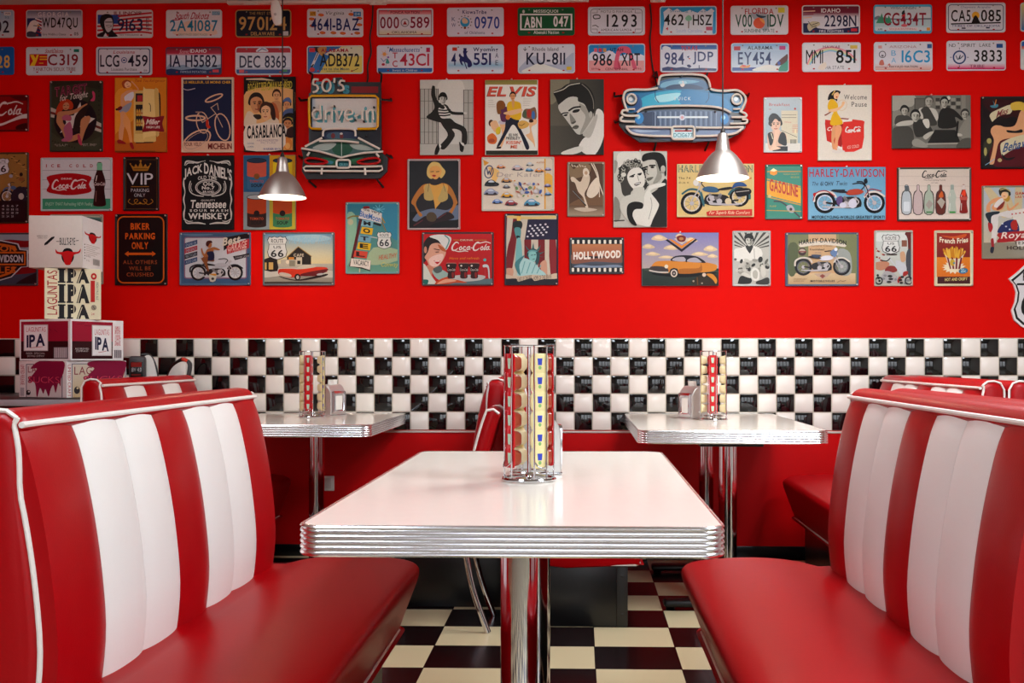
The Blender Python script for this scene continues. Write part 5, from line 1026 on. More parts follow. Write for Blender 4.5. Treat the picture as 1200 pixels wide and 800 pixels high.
def f(A):
    A.r('dcd5c8', 590, 40, 1088, 742); A.t('Welcome', 832, 128, 1045, 174, '55504a', .005, 0, 0, 0, .14); A.t('Pause', 902, 196, 1045, 242, '55504a', .005, 0, 0, 0, .14)
    A.s('eae4da', [(700, 580), (850, 610), (930, 640), (850, 665), (760, 640)]); A.p('c9352c', [(655, 362), (815, 380), (805, 620), (670, 560), (652, 400)]); A.p('a82a24', [(780, 400), (822, 400), (812, 620), (780, 600)]); A.s('d63c32', [(825, 385), (1005, 370), (1018, 420), (1000, 630), (845, 665), (815, 620)], 2); A.p('e4ddd2', [(800, 350), (910, 358), (905, 378), (820, 385)]); A.p('8a2a24', [(795, 345), (880, 352), (870, 362), (810, 358)])
    A.coca(842, 425, 988, 486, 'eadfd8', 1.5); A.t('Co', 675, 432, 735, 468, 'eadfd8', .02, .3); A.t('ICE COLD', 862, 602, 970, 630, 'e0c0b4', 0, 0, 0, 0, .09, 0, -14)
    A.s('8a4a3a', [(648, 318), (660, 312), (710, 285), (712, 292), (658, 326)]); A.o('d8c4a8', 6, 812, 228, 44, 50, 20)
    A.s(SK, [(722, 430), (755, 425), (760, 500), (735, 560), (755, 640), (725, 640), (712, 540)]); A.s('e0a478', [(755, 425), (800, 420), (808, 470), (775, 560), (770, 640), (740, 640), (748, 540)]); A.s('d8d0c8', [(722, 640), (760, 650), (800, 668), (780, 680), (720, 668)]); A.s('d8d0c8', [(760, 625), (800, 640), (840, 660), (800, 668)])
    A.s('e0b424', [(685, 200), (715, 170), (750, 190), (775, 230), (765, 290), (800, 350), (818, 385), (800, 410), (705, 412), (715, 330), (730, 290), (680, 262)]); A.s(SK2, [(740, 260), (800, 235), (815, 195), (838, 200), (820, 240), (760, 285), (685, 290), (700, 268)]); A.s('1f1a1c', [(680, 180), (690, 130), (720, 98), (765, 88), (798, 105), (770, 150), (765, 190), (745, 175), (710, 170)]); A.s(SK2, [(735, 125), (770, 105), (785, 130), (770, 165), (740, 165)]); A.l('d8b868', 10, [(720, 130), (745, 95)]); A.e('b03030', 762, 152, 8, 6)
sign('picture_board', (885, 95), (586, 38, 1092, 744), 'cream board of a woman in a yellow dress leaning on a red cooler', 'picture', BG, f, 'c8b480', 'board', rad=3)
def f(A):
    A.r('7a7870', 42, 55, 778, 548); A.s('a5a398', [(42, 58), (250, 55), (240, 150), (150, 170), (42, 200)]); A.r('5c5a54', 250, 80, 350, 200); A.r('6a6860', 262, 92, 340, 200)
    for k in range(5):
        for j in range(3): A.r('96948a' if (k+j) % 2 else '45443f', 450+k*48, 80+j*36, 490+k*48, 110+j*36)
    A.r('8c8a80', 690, 55, 730, 200); A.e('c9c8bd', 570, 80, 18); A.s('8c8a80', [(42, 220), (120, 200), (110, 300), (60, 340), (42, 340)])
    A.s('4a4944', [(75, 260), (120, 240), (200, 250), (230, 300), (150, 320), (70, 330)]); A.s('2c2b28', [(118, 200), (130, 155), (165, 145), (200, 175), (190, 215)]); face(A, 158, 205, 58, 70, 'b0aea3', '2c2b28', 0, '2a2926', '5a5952', '8c8a80'); A.s('b9b7ac', [(75, 330), (130, 300), (230, 290), (225, 330), (110, 345)])
    A.s('bcbab0', [(290, 190), (350, 170), (450, 190), (465, 290), (330, 300)]); A.s('45443f', [(310, 190), (370, 160), (420, 230), (460, 330), (350, 330), (330, 240)]); face(A, 385, 118, 66, 86, 'a8a69b', '5a5952', 0, '2a2926', '6a6960', '8c8a80')
    A.s('292825', [(475, 250), (500, 190), (540, 170), (620, 190), (700, 270), (690, 290), (630, 260), (640, 350), (480, 360)]); face(A, 530, 130, 62, 86, 'b0aea3', '1e1d1b', 0, '1e1d1b', '5a5952', '8c8a80')
    A.s('3a3935', [(235, 330), (270, 290), (350, 280), (400, 350), (420, 410), (330, 440), (260, 440)]); A.s('c4c2b8', [(325, 290), (380, 280), (390, 350), (360, 360)]); face(A, 258, 255, 72, 92, 'b4b2a7', '22211f', 4, '1e1d1b', '5a5952', '8c8a80'); A.s('b4b2a7', [(330, 440), (390, 400), (430, 400), (360, 470)])
    A.s('8c8a80', [(660, 400), (720, 290), (775, 260), (778, 470), (700, 460)]); face(A, 722, 240, 60, 80, 'a8a69b', '3a3935', -4, '1e1d1b', '5a5952', '7a7870'); A.s('b9b7ac', [(510, 425), (560, 405), (680, 415), (680, 440), (520, 440)])
    A.s('4e4d47', [(42, 390), (90, 350), (200, 350), (240, 420), (220, 548), (42, 548)]); A.p('2b2a27', [(440, 380), (630, 380), (680, 500), (370, 505)]); A.l('a5a398', 14, [(365, 512), (670, 506)]); A.s('96948a', [(230, 480), (280, 465), (370, 520), (350, 548), (240, 530)]); A.l('22211f', 18, [(655, 305), (640, 440)]); A.s('5a5952', [(690, 470), (778, 460), (778, 548), (640, 548)])
sign('picture_board', (1040, 105), (42, 54, 778, 550), 'black and white board of five people gathered around a booth table', 'picture', BG, f, '55544e', 'board', rad=3)
def f(A):
    A.r('22161a', 886, 70, 1360, 732); A.s('5a1020', [(1000, 480), (1150, 420), (1360, 440), (1360, 732), (1050, 732), (960, 640)]); A.s('3a0c16', [(900, 100), (1100, 90), (1360, 160), (1360, 300), (1100, 260), (960, 200)])
    A.s('4a8a9c', [(965, 150), (1000, 140), (990, 100), (1010, 130), (1040, 140), (1030, 165), (985, 168)]); A.l('d08a3c', 8, [(1010, 145), (1022, 95)])
    A.s('cfc8a8', [(960, 240), (985, 210), (1060, 175), (1150, 140), (1178, 170), (1150, 225), (1070, 235), (1000, 285), (985, 300), (965, 262)], 3); A.t('Miss', 1030, 178, 1135, 245, '8a3a44', .02, .3, 0, 0, .05, 0, -40)
    A.s('d8a67c', [(970, 400), (985, 350), (1040, 330), (1110, 350), (1200, 330), (1250, 200), (1320, 180), (1360, 240), (1360, 440), (1200, 450), (1060, 480), (1020, 600), (1000, 690), (965, 700), (960, 680), (985, 580), (1000, 470)]); A.s('d6b850', [(1160, 130), (1240, 110), (1300, 140), (1320, 220), (1250, 190), (1170, 190)]); A.s('17141a', [(1000, 292), (1120, 285), (1125, 330), (1010, 330)]); A.s('17141a', [(1120, 270), (1170, 250), (1220, 270), (1190, 310), (1130, 295)]); A.s('17141a', [(1120, 378), (1200, 385), (1260, 370), (1260, 402), (1140, 402)])
    A.s('cfc8a8', [(1060, 520), (1100, 480), (1200, 440), (1360, 410), (1360, 510), (1220, 540), (1110, 600), (1075, 620)], 3); A.t('Behave', 1092, 470, 1345, 560, '3a5c8a', .02, .3, 0, 0, .05, 0, -60)
    A.s('3a3a2c', [(905, 500), (970, 460), (985, 520), (940, 600), (910, 640)]); A.e('b0a86a', 955, 480, 22, 26); A.e('b0a86a', 920, 580, 14, 40); A.e('b8a878', 1055, 660, 20, 18); A.s('17141a', [(1075, 600), (1120, 640), (1200, 630), (1150, 660), (1090, 650)]); A.l('8ab0c8', 6, [(920, 705), (960, 680), (1005, 650)])
sign('tin_sign', (1040, 105), (878, 62, 1368, 740), 'dark tin sign of a blonde pin-up with banner scrolls, cut by the right edge', 'sign', TG, f, '191518')
# ---- row B
def f(A):
    A.r('94703c', -196, 70, 258, 520); [A.l('5a4020', 7, [(60+k*47 % 190, 90+k*37 % 300), (90+k*47 % 190, 70+k*37 % 300)]) for k in range(14)]; [A.l('b08a50', 9, [(100+k*33 % 150, 110+k*29 % 250), (130+k*33 % 150, 120+k*29 % 250)]) for k in range(8)]
    shield66(A, 0, 125, 165, 150, 'ROUTE', '', '66', 'c9ccd0'); A.moto(225, 450, 60, 65, 480, 66, '4a6488', '44608c', bg=0); A.s('1e2430', [(110, 520), (130, 420), (250, 400), (258, 520)]); A.e('a8a49c', 200, 480, 26, 30); A.e('8a5c34', 205, 320, 30, 18); A.e('151517', 200, 275, 16, 18); A.e('9c9ca4', 104, 290, 18, 16)
    A.r('121318', -196, 520, 258, 728)
    for j, y in enumerate((570, 603, 636, 668)):
        for k in range(4 if j < 3 else 3): A.t(str(2+k+7*j if j else k+4), 20+k*44, y-9, 42+k*44, y+9, 'a8a8ac', .01)
sign('tin_sign', (0, 170), (-200, 66, 264, 732), 'tan and black motorcycle calendar sign cut by the left picture edge', 'sign', TG, f, '3a2e1c')
def bottle(A, cx, y0, y1, w, glass, cap, band, neck=None):
    h = y1-y0
    A.s(glass, [(cx-w*.2, y0), (cx+w*.2, y0), (cx+w*.22, y0+h*.16), (cx+w*.42, y0+h*.34), (cx+w*.5, y0+h*.46), (cx+w*.4, y0+h*.62), (cx+w*.5, y0+h*.86), (cx+w*.46, y1), (cx-w*.46, y1), (cx-w*.5, y0+h*.86), (cx-w*.4, y0+h*.62), (cx-w*.5, y0+h*.46), (cx-w*.42, y0+h*.34), (cx-w*.22, y0+h*.16)], 3)
    if neck: A.p(neck, [(cx-w*.2, y0), (cx+w*.2, y0), (cx+w*.22, y0+h*.17), (cx-w*.22, y0+h*.17)])
    if band: A.r(band, cx-w*.47, y0+h*.42, cx+w*.47, y0+h*.54)
    A.l('d8d0c8', w*.07, [(cx-w*.22, y0+h*.3), (cx-w*.3, y0+h*.42)]); A.l(cap, w*.08, [(cx-w*.28, y0+h*.66), (cx-w*.32, y0+h*.9)])
def f(A):
    A.r('c6c8ca', 385, 122, 1044, 500); A.r('3f9474', 385, 500, 1044, 610); [A.l('9a9ea2', 5, [(388, y), (1042, y)]) for y in (235, 323, 411)]
    for x, q in zip((432, 489, 548, 660, 722, 790, 855), 'ICECOLD'): A.t(q, x-(4 if q == 'I' else 13), 178, x+(4 if q == 'I' else 13), 208, 'a0222c', .03)
    A.s('a8101c', [(435, 298), (540, 270), (645, 262), (750, 270), (855, 298), (832, 365), (855, 432), (750, 460), (645, 468), (540, 460), (435, 432), (460, 365)], 3); A.t('DRINK', 572, 305, 675, 322, 'd9c8c4', .02); A.coca(478, 315, 812, 425, 'dcd2ce', 1.15)
    A.t('ENJOY THAT Refreshing NEW Feeling', 425, 535, 865, 575, 'a8ccb8', 0, .1, 0, 0, .06)
    bottle(A, 932, 165, 568, 112, '2c1214', '7a5a54', '3a1a1c', '7ab894'); A.t('Coca-Cola', 882, 345, 984, 378, 'd0c4c0', .01, .2, 0, 0, .04)
sign('tin_sign', (0, 170), (378, 116, 1048, 616), 'white and green tin sign with red fishtail soda logo and a bottle', 'sign', TG, f, 'b8c2c0')
def f(A):
    A.r('0e0d0f', 40, 78, 362, 566); A.l('6a4c20', 4, [(58, 95), (348, 95), (348, 555), (58, 555)], False, True); G = 'a87828'
    A.p(G, [(98, 138), (135, 165), (150, 135), (172, 165), (196, 112), (218, 165), (242, 135), (258, 165), (290, 138), (262, 200), (128, 200)]); A.l('0e0d0f', 6, [(132, 182), (262, 182)]); A.e(G, 196, 108, 10); A.e(G, 100, 135, 7); A.e(G, 288, 135, 7)
    A.t('VIP', 65, 222, 312, 330, 'c6c6ca', .0, 0, 0, 0, .1); A.l(G, 5, [(108, 348), (272, 348)]); A.t('PARKING', 105, 366, 275, 398, 'b4b4b8', 0); A.t('ONLY', 135, 412, 240, 442, 'b4b4b8', 0)
    for s in (-1, 1): A.l(G, 6, [(196, 505), (196+s*40, 510), (196+s*60, 480), (196+s*40, 465), (196+s*28, 480), (196+s*70, 515), (196+s*115, 490), (196+s*100, 465)], True)
    A.e(G, 192, 502, 12, 9)
sign('tin_sign', (140, 175), (32, 68, 368, 574), 'small black tin sign with a gold crown and silver letters VIP', 'sign', TG, f, '161417')
def f(A):
    A.r('111113', 586, 60, 1070, 752); W = 'd0ccc4'
    for s in (-1, 1):
        X = lambda x: 828+s*x
        A.l(W, [5, 14, 12, 16, 6, 5], [(X(215), 150), (X(200), 115), (X(160), 112), (X(100), 125), (X(60), 115), (X(20), 108)], True); A.l(W, [5, 10, 8], [(X(205), 150), (X(180), 128), (X(130), 130)], True)
        A.l(W, [5, 16, 8, 14, 8, 16, 5], [(X(222), 270), (X(224), 330), (X(212), 400), (X(224), 470), (X(212), 540), (X(222), 600), (X(220), 660)], True)
        A.l(W, [5, 12, 14, 16, 6], [(X(215), 650), (X(195), 690), (X(140), 690), (X(80), 690), (X(20), 700)], True); A.l(W, [4, 9, 5], [(X(210), 655), (X(180), 675), (X(140), 672)], True)
        A.l(W, 9, [(X(160), 300), (X(172), 350), (X(160), 400), (X(110), 430), (X(40), 440)], True); A.l(W, 5, [(X(150), 320), (X(158), 355), (X(145), 395)], True)
    A.t('JACK', 608, 160, 780, 262, 'd8d4cc', .03, 0, 0, 0, .05, .0, -52); A.t("DANIEL'S", 796, 155, 1055, 262, 'd8d4cc', .03, 0, 0, 0, .05, 0, 70); A.t('OLD TIME', 738, 246, 915, 280, W, .02, 0, 0, 10)
    A.o(W, 9, 835, 358, 118, 72); A.o(W, 4, 835, 358, 105, 60); A.t('Old', 785, 306, 880, 342, W, .03); A.t('No.7', 775, 345, 895, 378, W, .04); A.t('BRAND', 785, 388, 888, 408, W, .03)
    A.t('QUALITY', 768, 470, 902, 490, W, .01); A.t('Tennessee', 668, 475, 1005, 552, 'd8d4cc', .025, .12, 0, 0, .05); A.t('SOUR MASH', 662, 562, 1022, 586, W, .03, 0, 0, 0, .3); A.t('WHISKEY', 648, 598, 1025, 655, 'd8d4cc', .03, 0, 0, 0, .07)
sign('picture_board', (140, 175), (584, 58, 1072, 754), 'black and white whiskey label board with scroll border', 'picture', BG, f, '111113', 'board', rad=3)
def f(A):
    for x0, y0, bgc, body, top, ink, low, tl in ((85, 58, '2f6488', '2f6488', 'c8604a', '54302a', '3a5a74', '2a4462'), (328, 58, 'c99a1c', 'd8b81e', 'b88a1c', '5a3a1c', '8a3a2a', '4a3a1c'), (85, 400, '8c989c', '3a2420', 'b84a1e', 'd8c8a8', '4a2018', '9aa4a4'), (328, 480, 'b8a83c', '3f7c58', 'b8501e', 'c9b888', '2f6448', '8a9a5c')):
        y1 = 400 if y0 == 58 else 750; x1 = 328 if x0 == 85 else 570; cx = (x0+x1)/2+2; t = y0+30 if y0 < 400 else 440
        A.r(bgc, x0, min(y0, 400) if y0 > 100 else y0, x1, y1); A.r(body, cx-92, t, cx+92, y1-35); A.e(low, cx, y1-38, 92, 24); A.r(top, cx-92, t+22, cx+92, t+150 if y0 < 100 else 600); A.e(top, cx, t+150 if y0 < 100 else 600, 92, 16); A.e(tl, cx, t+8, 95, 26); A.o('1e2a38', 6, cx, t+8, 92, 24)
        yy = t+78 if y0 < 100 else 515
        A.t('Campbell', cx-82, yy-28, cx+82, yy+22, ink, .015, .25, 0, 0, .04); A.e('5a2a20' if y0 > 100 else '8a5a2a', cx, 605 if y0 > 100 else t+162, 28, 30); A.t('TOMATO', cx-66, 642 if y0 > 100 else t+205, cx+66, 668 if y0 > 100 else t+232, 'b85838', .02)
        if y0 < 100 or x0 > 200: A.t('SOUP', cx-55, 682 if y0 > 100 else t+245, cx+55, 712 if y0 > 100 else t+275, '1e1c1c', .03)
        A.l('22201e', 6, [(cx-90, y1-28), (cx-60, y1-12), (cx, y1-6), (cx+60, y1-12), (cx+90, y1-28)], True)
def f_cans(A):
    # a plain four-panel stand-in: striped tins on flat colours
    for x0, y0, x1, y1, bg, top, low, dot in ((85, 58, 328, 400, '2f6488', 'c8604a', '3f6f90', '8a5a2a'), (328, 58, 570, 400, 'c99a1c', 'd8c020', '9a7a1c', '8a3a2a'), (85, 400, 328, 750, '8c989c', 'b84a1e', '3a2420', '2a1614'), (328, 400, 570, 750, 'b8a83c', 'b8501e', '3f7c58', '2a1c1c')):
        A.r(bg, x0, y0, x1, y1); cx = (x0+x1)/2+2; a, b = y0+48, y1-34
        A.r(low, cx-90, a, cx+90, b); A.e(low, cx, b, 90, 18); A.r(top, cx-90, a+12, cx+90, (a+b)/2+10); A.e(top, cx, (a+b)/2+10, 90, 16); A.e('2a3e54' if y0 < 100 else 'aeb4b4', cx, a, 92, 24); A.o('1e2430', 5, cx, a, 90, 22)
        A.e(dot, cx, (a+b)/2+18, 27, 28); A.t('TOMATO', cx-64, b-78, cx+64, b-54, 'b85838', .02); A.t('SOUP', cx-52, b-42, cx+52, b-12, '1e1c1c', .03)
sign('picture_board', (275, 175), (83, 54, 572, 754), 'four-panel board of coloured tins, partly behind the left pendant lamp', 'picture', BG, f_cans, '8a8a6c', 'board', rad=3)
def f(A):
    A.r('131112', 76, 78, 548, 712); A.g('131112', '2a2628', 90, 90, 540, 560); A.s('6f7c90', [(130, 600), (180, 560), (300, 530), (420, 545), (480, 520), (545, 500), (545, 620), (420, 640), (130, 650)])
    A.s('b87a30', [(95, 470), (140, 380), (200, 310), (260, 295), (320, 290), (420, 295), (480, 350), (525, 460), (520, 490), (460, 600), (430, 590), (490, 480), (430, 380), (330, 440), (215, 380), (140, 470), (160, 540), (200, 590), (170, 600), (125, 510)])
    A.s('d8a850', [(210, 320), (280, 295), (330, 300), (420, 300), (440, 340), (410, 420), (330, 520), (320, 535), (300, 440), (240, 420)]); A.s('c0a868', [(225, 320), (262, 300), (290, 380), (305, 440), (260, 455), (215, 430)]); A.s('c0a868', [(400, 310), (430, 360), (435, 440), (370, 470), (345, 440), (370, 380)]); A.l('4a3a24', 4, [(262, 290), (250, 370)]); A.l('4a3a24', 4, [(395, 295), (415, 370)])
    A.s('2a2022', [(280, 255), (350, 250), (390, 280), (330, 310), (275, 300)]); A.s('d8bc70', [(240, 200), (250, 140), (290, 95), (350, 100), (385, 140), (415, 180), (400, 220), (370, 245), (340, 200), (290, 250), (255, 235)]); A.s('e0a85c', [(265, 190), (280, 140), (340, 130), (380, 170), (365, 220), (330, 255), (290, 240)]); A.l('3a2418', 7, [(278, 185), (305, 182)]); A.l('3a2418', 7, [(328, 185), (356, 182)]); A.s('b02420', [(290, 220), (308, 212), (328, 222), (308, 232)])
    A.s('2c1c1e', [(110, 690), (190, 620), (240, 600), (300, 640), (430, 560), (500, 610), (440, 640), (320, 665), (240, 700)]); A.s('5c4c34', [(235, 600), (265, 565), (310, 570), (335, 610), (310, 650), (255, 645)]); A.l('6a2a30', 10, [(120, 690), (200, 640)]); A.l('6a2a30', 9, [(350, 620), (420, 575)])
sign('tin_sign', (470, 178), (58, 64, 554, 728), 'dark tin sign of a blonde woman in a gold halter dress, silver pink rim', 'sign', TG, f, 'b9a09c')
def f(A):
    A.g('d8cdb8', 'd0c4ae', 40, 54, 712, 548); A.r('dcd2c0', 52, 60, 620, 540); A.r('d8a84c', 622, 60, 636, 546); A.s('e0b458', [(640, 200), (706, 240), (706, 390), (640, 330)]); A.p('d89c34', [(50, 72), (105, 100), (60, 130)]); A.s('e6c078', [(100, 140), (200, 180), (150, 300), (120, 200)])
    A.o('2c3a68', 9, 103, 185, 40, 58, 10); A.l('2c3a68', 9, [(82, 150), (95, 210), (105, 175), (118, 215), (128, 155)]); A.t('Der Kafer', 178, 190, 600, 232, 'b0a49c', 0, .1)
    for x, y, w, c in ((215, 135, 80, 'd8935c'), (372, 145, 110, 'c9b4b0'), (488, 112, 76, 'c9c8c0'), (482, 165, 72, '5a98c0'), (575, 170, 84, 'd8944c'), (657, 158, 60, 'a09cc0'), (128, 290, 128, '1f2c2c'), (268, 262, 96, 'c0925c'), (268, 324, 66, '7a7478'), (122, 372, 128, '9aa0b4'), (272, 402, 104, 'd8a834'), (182, 462, 92, '7090c4'), (312, 475, 112, 'a0444c'), (505, 472, 140, '5c9cb8'), (655, 312, 62, '8c88b0'), (658, 392, 62, '4a88b4')): beetle(A, x, y, w, c)
    for k in range(26): A.e(('d89a3c', '4a68a8', 'd8d4cc', 'b05c44', '7a9a6a', 'c8c4c8')[k % 6], 345+(k*53) % 255, 270+(k*37) % 150, 8+(k % 4)*5, 7+(k % 3)*6, k*25, 8)
    A.l('3a4a7c', 10, [(385, 285), (430, 360)]); A.e('3a62b0', 455, 350, 12); A.t('AUTO', 548, 92, 620, 106, 'c07c2c', .02)
sign('tin_sign', (560, 178), (34, 46, 716, 552), 'cream tin sign covered with many small rounded cars', 'sign', TG, f, 'cfc8b6')
def f(A):
    A.r('5c4430', 842, 98, 1186, 604); A.s('8a7458', [(850, 110), (900, 160), (950, 110), (1050, 120), (1040, 200), (900, 250), (860, 220)]); A.s('7a5c40', [(1000, 420), (1160, 400), (1186, 560), (900, 590), (850, 500)]); A.g('6a503a', 'a89880', 850, 500, 1186, 600)
    for k in range(6): A.l('cdbfa8', 9, [(880+k*24, 118+(k % 3)*10), (890+k*24, 135)])
    A.l('d8ccb8', 10, [(1060, 100), (1110, 200), (1150, 330), (1186, 430)], True); A.l('d8ccb8', 8, [(1085, 110), (1130, 230), (1140, 420)], True)
    A.s('cfc0aa', [(870, 240), (900, 235), (960, 280), (990, 220), (1040, 210), (1050, 260), (1030, 330), (1000, 390), (1020, 470), (1035, 520), (1010, 520), (990, 430), (940, 370), (910, 290), (880, 275)]); A.s('d8ccb8', [(1110, 240), (1130, 260), (1135, 370), (1070, 430), (1020, 400), (1050, 310)]); A.s('d8ccb8', [(985, 200), (990, 160), (1020, 150), (1045, 190), (1030, 230), (1000, 230)]); A.e('b89a7c', 1015, 195, 14, 18); A.l('2a1e18', 12, [(900, 370), (960, 440), (1010, 500)], True); A.l('8a8a88', 5, [(890, 365), (1000, 480)])
    A.s('c2b4a0', [(900, 530), (1000, 520), (1120, 540), (1000, 560)])
sign('tin_sign', (560, 178), (838, 92, 1190, 606), 'small sepia tin sign of a woman whose white skirt blows up', 'sign', TG, f, '8a7c68')
def f(A):
    A.g('c9c8bd', 'b9b8ad', 154, 46, 650, 750); A.s('d8d7cd', [(200, 60), (400, 55), (420, 300), (280, 250), (200, 200)]); A.s('8c8b80', [(158, 480), (200, 500), (220, 600), (210, 680), (158, 690)]); A.l('4a4943', 12, [(158, 695), (250, 690)]); A.s('9c9b90', [(158, 130), (190, 150), (170, 240), (158, 240)])
    A.s('2c2b29', [(500, 450), (560, 400), (650, 310), (652, 750), (500, 750), (530, 650), (575, 560), (560, 510)]); A.s('45443f', [(200, 240), (230, 170), (300, 130), (370, 130), (420, 180), (450, 260), (470, 350), (440, 410), (330, 410), (300, 470), (240, 450), (220, 360)])
    for k in range(34):
        t = k/33*5.6-2.6; rr = 1+.16*math.sin(k*2.7)
        A.o(('8c8b80', '2c2b28', 'b4b3a8', '3a3936')[k % 4], 9, 335+118*rr*math.sin(t*.62), 275-128*rr*math.cos(t*.62)+(40 if abs(t) > 2 else 0), 17, 12, k*37, 10)
    for k in range(8): A.o(('b4b3a8', '6a6960')[k % 2], 8, 285+k*16, 170+(k*29) % 40, 15, 11, k*50, 10)
    A.e('d0cfc4', 245, 262, 24, 20)
    A.s('d6d5cb', [(280, 270), (320, 210), (400, 200), (440, 270), (440, 350), (400, 400), (340, 395), (295, 340)]); A.s('c6c5ba', [(215, 520), (250, 470), (330, 440), (340, 390), (430, 380), (440, 430), (430, 560), (360, 640), (300, 700), (220, 600)])
    A.l('2a2926', 12, [(305, 282), (348, 262)]); A.l('2a2926', 12, [(380, 258), (412, 250)]); A.e('2a2926', 330, 280, 16, 8, -15); A.e('2a2926', 398, 262, 15, 8, -10); A.l('8a897e', 6, [(375, 270), (388, 318)]); A.s('6a6960', [(345, 350), (400, 330), (405, 345), (365, 368)]); A.l('efeee6', 6, [(358, 352), (398, 340)])
    A.s('c2c1b6', [(430, 140), (470, 130), (540, 115), (580, 190), (600, 250), (620, 300), (560, 330), (490, 350), (460, 320), (450, 220), (425, 190)]); A.s('9a998e', [(540, 130), (590, 220), (600, 300), (520, 345), (560, 250)]); A.s('22211f', [(415, 110), (440, 70), (520, 52), (600, 65), (640, 130), (645, 260), (630, 270), (620, 190), (590, 230), (575, 200), (545, 130), (480, 125), (430, 140)]); A.e('b4b3a8', 615, 210, 22, 34)
    A.l('1e1d1b', 14, [(430, 200), (468, 188)]); A.l('1e1d1b', 14, [(490, 178), (540, 176)]); A.e('1e1d1b', 452, 212, 15, 9); A.e('1e1d1b', 515, 194, 18, 9); A.l('7a796f', 8, [(470, 200), (462, 250), (480, 262)]); A.s('6a6960', [(460, 300), (490, 288), (525, 285), (505, 310), (475, 322)])
    A.s('d8d7cd', [(320, 700), (310, 640), (370, 580), (430, 560), (440, 460), (470, 400), (500, 360), (620, 340), (630, 365), (520, 400), (500, 430), (560, 510), (575, 560), (520, 680), (490, 745), (420, 740)]); A.s('22211f', [(275, 600), (290, 540), (350, 515), (425, 530), (420, 580), (350, 590), (330, 650), (370, 735), (330, 730), (290, 680)]); A.l('a09f94', 6, [(500, 480), (510, 560), (480, 680)], True)
sign('picture_board', (700, 172), (150, 42, 654, 754), 'black and white board of a curly-haired woman embracing a dark-haired man', 'picture', BG, f, 'b4b3a8', 'board', rad=3)
def f(A):
    A.r('d4bd84', 66, 164, 786, 655); A.l('e0d0a0', 7, [(70, 168), (782, 168), (782, 650), (70, 650)], False, True); A.t('HARLEY-DAVIDSON', 78, 172, 776, 240, '3f5c58', .04); A.t('HARLEY-DAVIDSON', 82, 176, 772, 236, 'b8b08a', .0)
    A.t('The 74', 80, 284, 190, 304, '3a2c24', .01, 0, 0, 0, .16); A.t('O.H.V.', 84, 328, 188, 346, '3a2c24', .01, 0, 0, 0, .2); A.t('Hydra-Glide', 600, 280, 765, 310, 'b83c30', .015, .3)
    A.moto(650, 470, 92, 205, 530, 104, '3d6484', '3f6c74'); A.s('222024', [(610, 400), (740, 390), (755, 440), (640, 470)]); A.l('b0a8a0', 7, [(620, 425), (740, 412)]); A.s('3a5c8c', [(580, 390), (610, 340), (680, 335), (720, 370), (640, 372)]); A.e('d8d4cc', 243, 338, 26, 30); A.s('3f6c74', [(280, 440), (300, 430), (325, 540), (310, 556)]); A.e('d0c0a0', 545, 512, 30, 30)
    A.p('c84038', [(340, 615), (372, 600), (770, 585), (770, 648), (350, 648)]); A.t('For Superb Ride Comfort', 370, 602, 748, 642, 'e8ccb0', 0, .3, 0, 0, .05)
sign('picture_board', (785, 172), (66, 160, 788, 658), 'tan board of a blue green motorcycle, partly behind the right pendant lamp', 'picture', BG, f, 'c4ae78', 'board', rad=3)
def f(A):
    A.r('3c8c78', 60, 106, 402, 606); A.l('a88c4c', 12, [(62, 168), (400, 165)]); A.p('c8973c', [(60, 228), (400, 305), (400, 318), (60, 240)]); A.p('e0a41c', [(60, 250), (400, 322), (400, 470), (60, 385)]); A.p('c8973c', [(60, 395), (400, 478), (400, 488), (60, 405)]); A.t('GASOLINE', 95, 262, 362, 378, 'b83c1c', .03, 0, 0, 0, .06, 0, 62)
    A.p('e8941c', [(100, 160), (132, 135), (166, 155), (166, 190), (135, 204), (100, 190)]); A.p('f0e0b0', [(100, 160), (132, 135), (166, 155), (138, 168)]); A.t('PREMIUM QUALITY', 225, 186, 370, 200, 'b0a44c'); A.t('HIGH GRADE', 295, 212, 372, 228, 'b0a44c')
    A.l('4a4c50', 15, [(140, 445), (200, 450), (260, 490), (310, 530), (375, 590)], True); A.s('a8aab0', [(255, 490), (300, 480), (330, 520), (320, 550), (285, 550), (258, 520)]); A.e('3a3c44', 295, 520, 14); A.l('b89c4c', 8, [(70, 530), (400, 540)]); A.t('PUMP', 98, 485, 160, 500, 'b0a44c'); A.e('c8b87a', 96, 398, 16)
sign('tin_sign', (890, 180), (54, 100, 406, 614), 'small green and yellow tin sign with slanted red word GASOLINE', 'sign', TG, f, '2f6c5c')
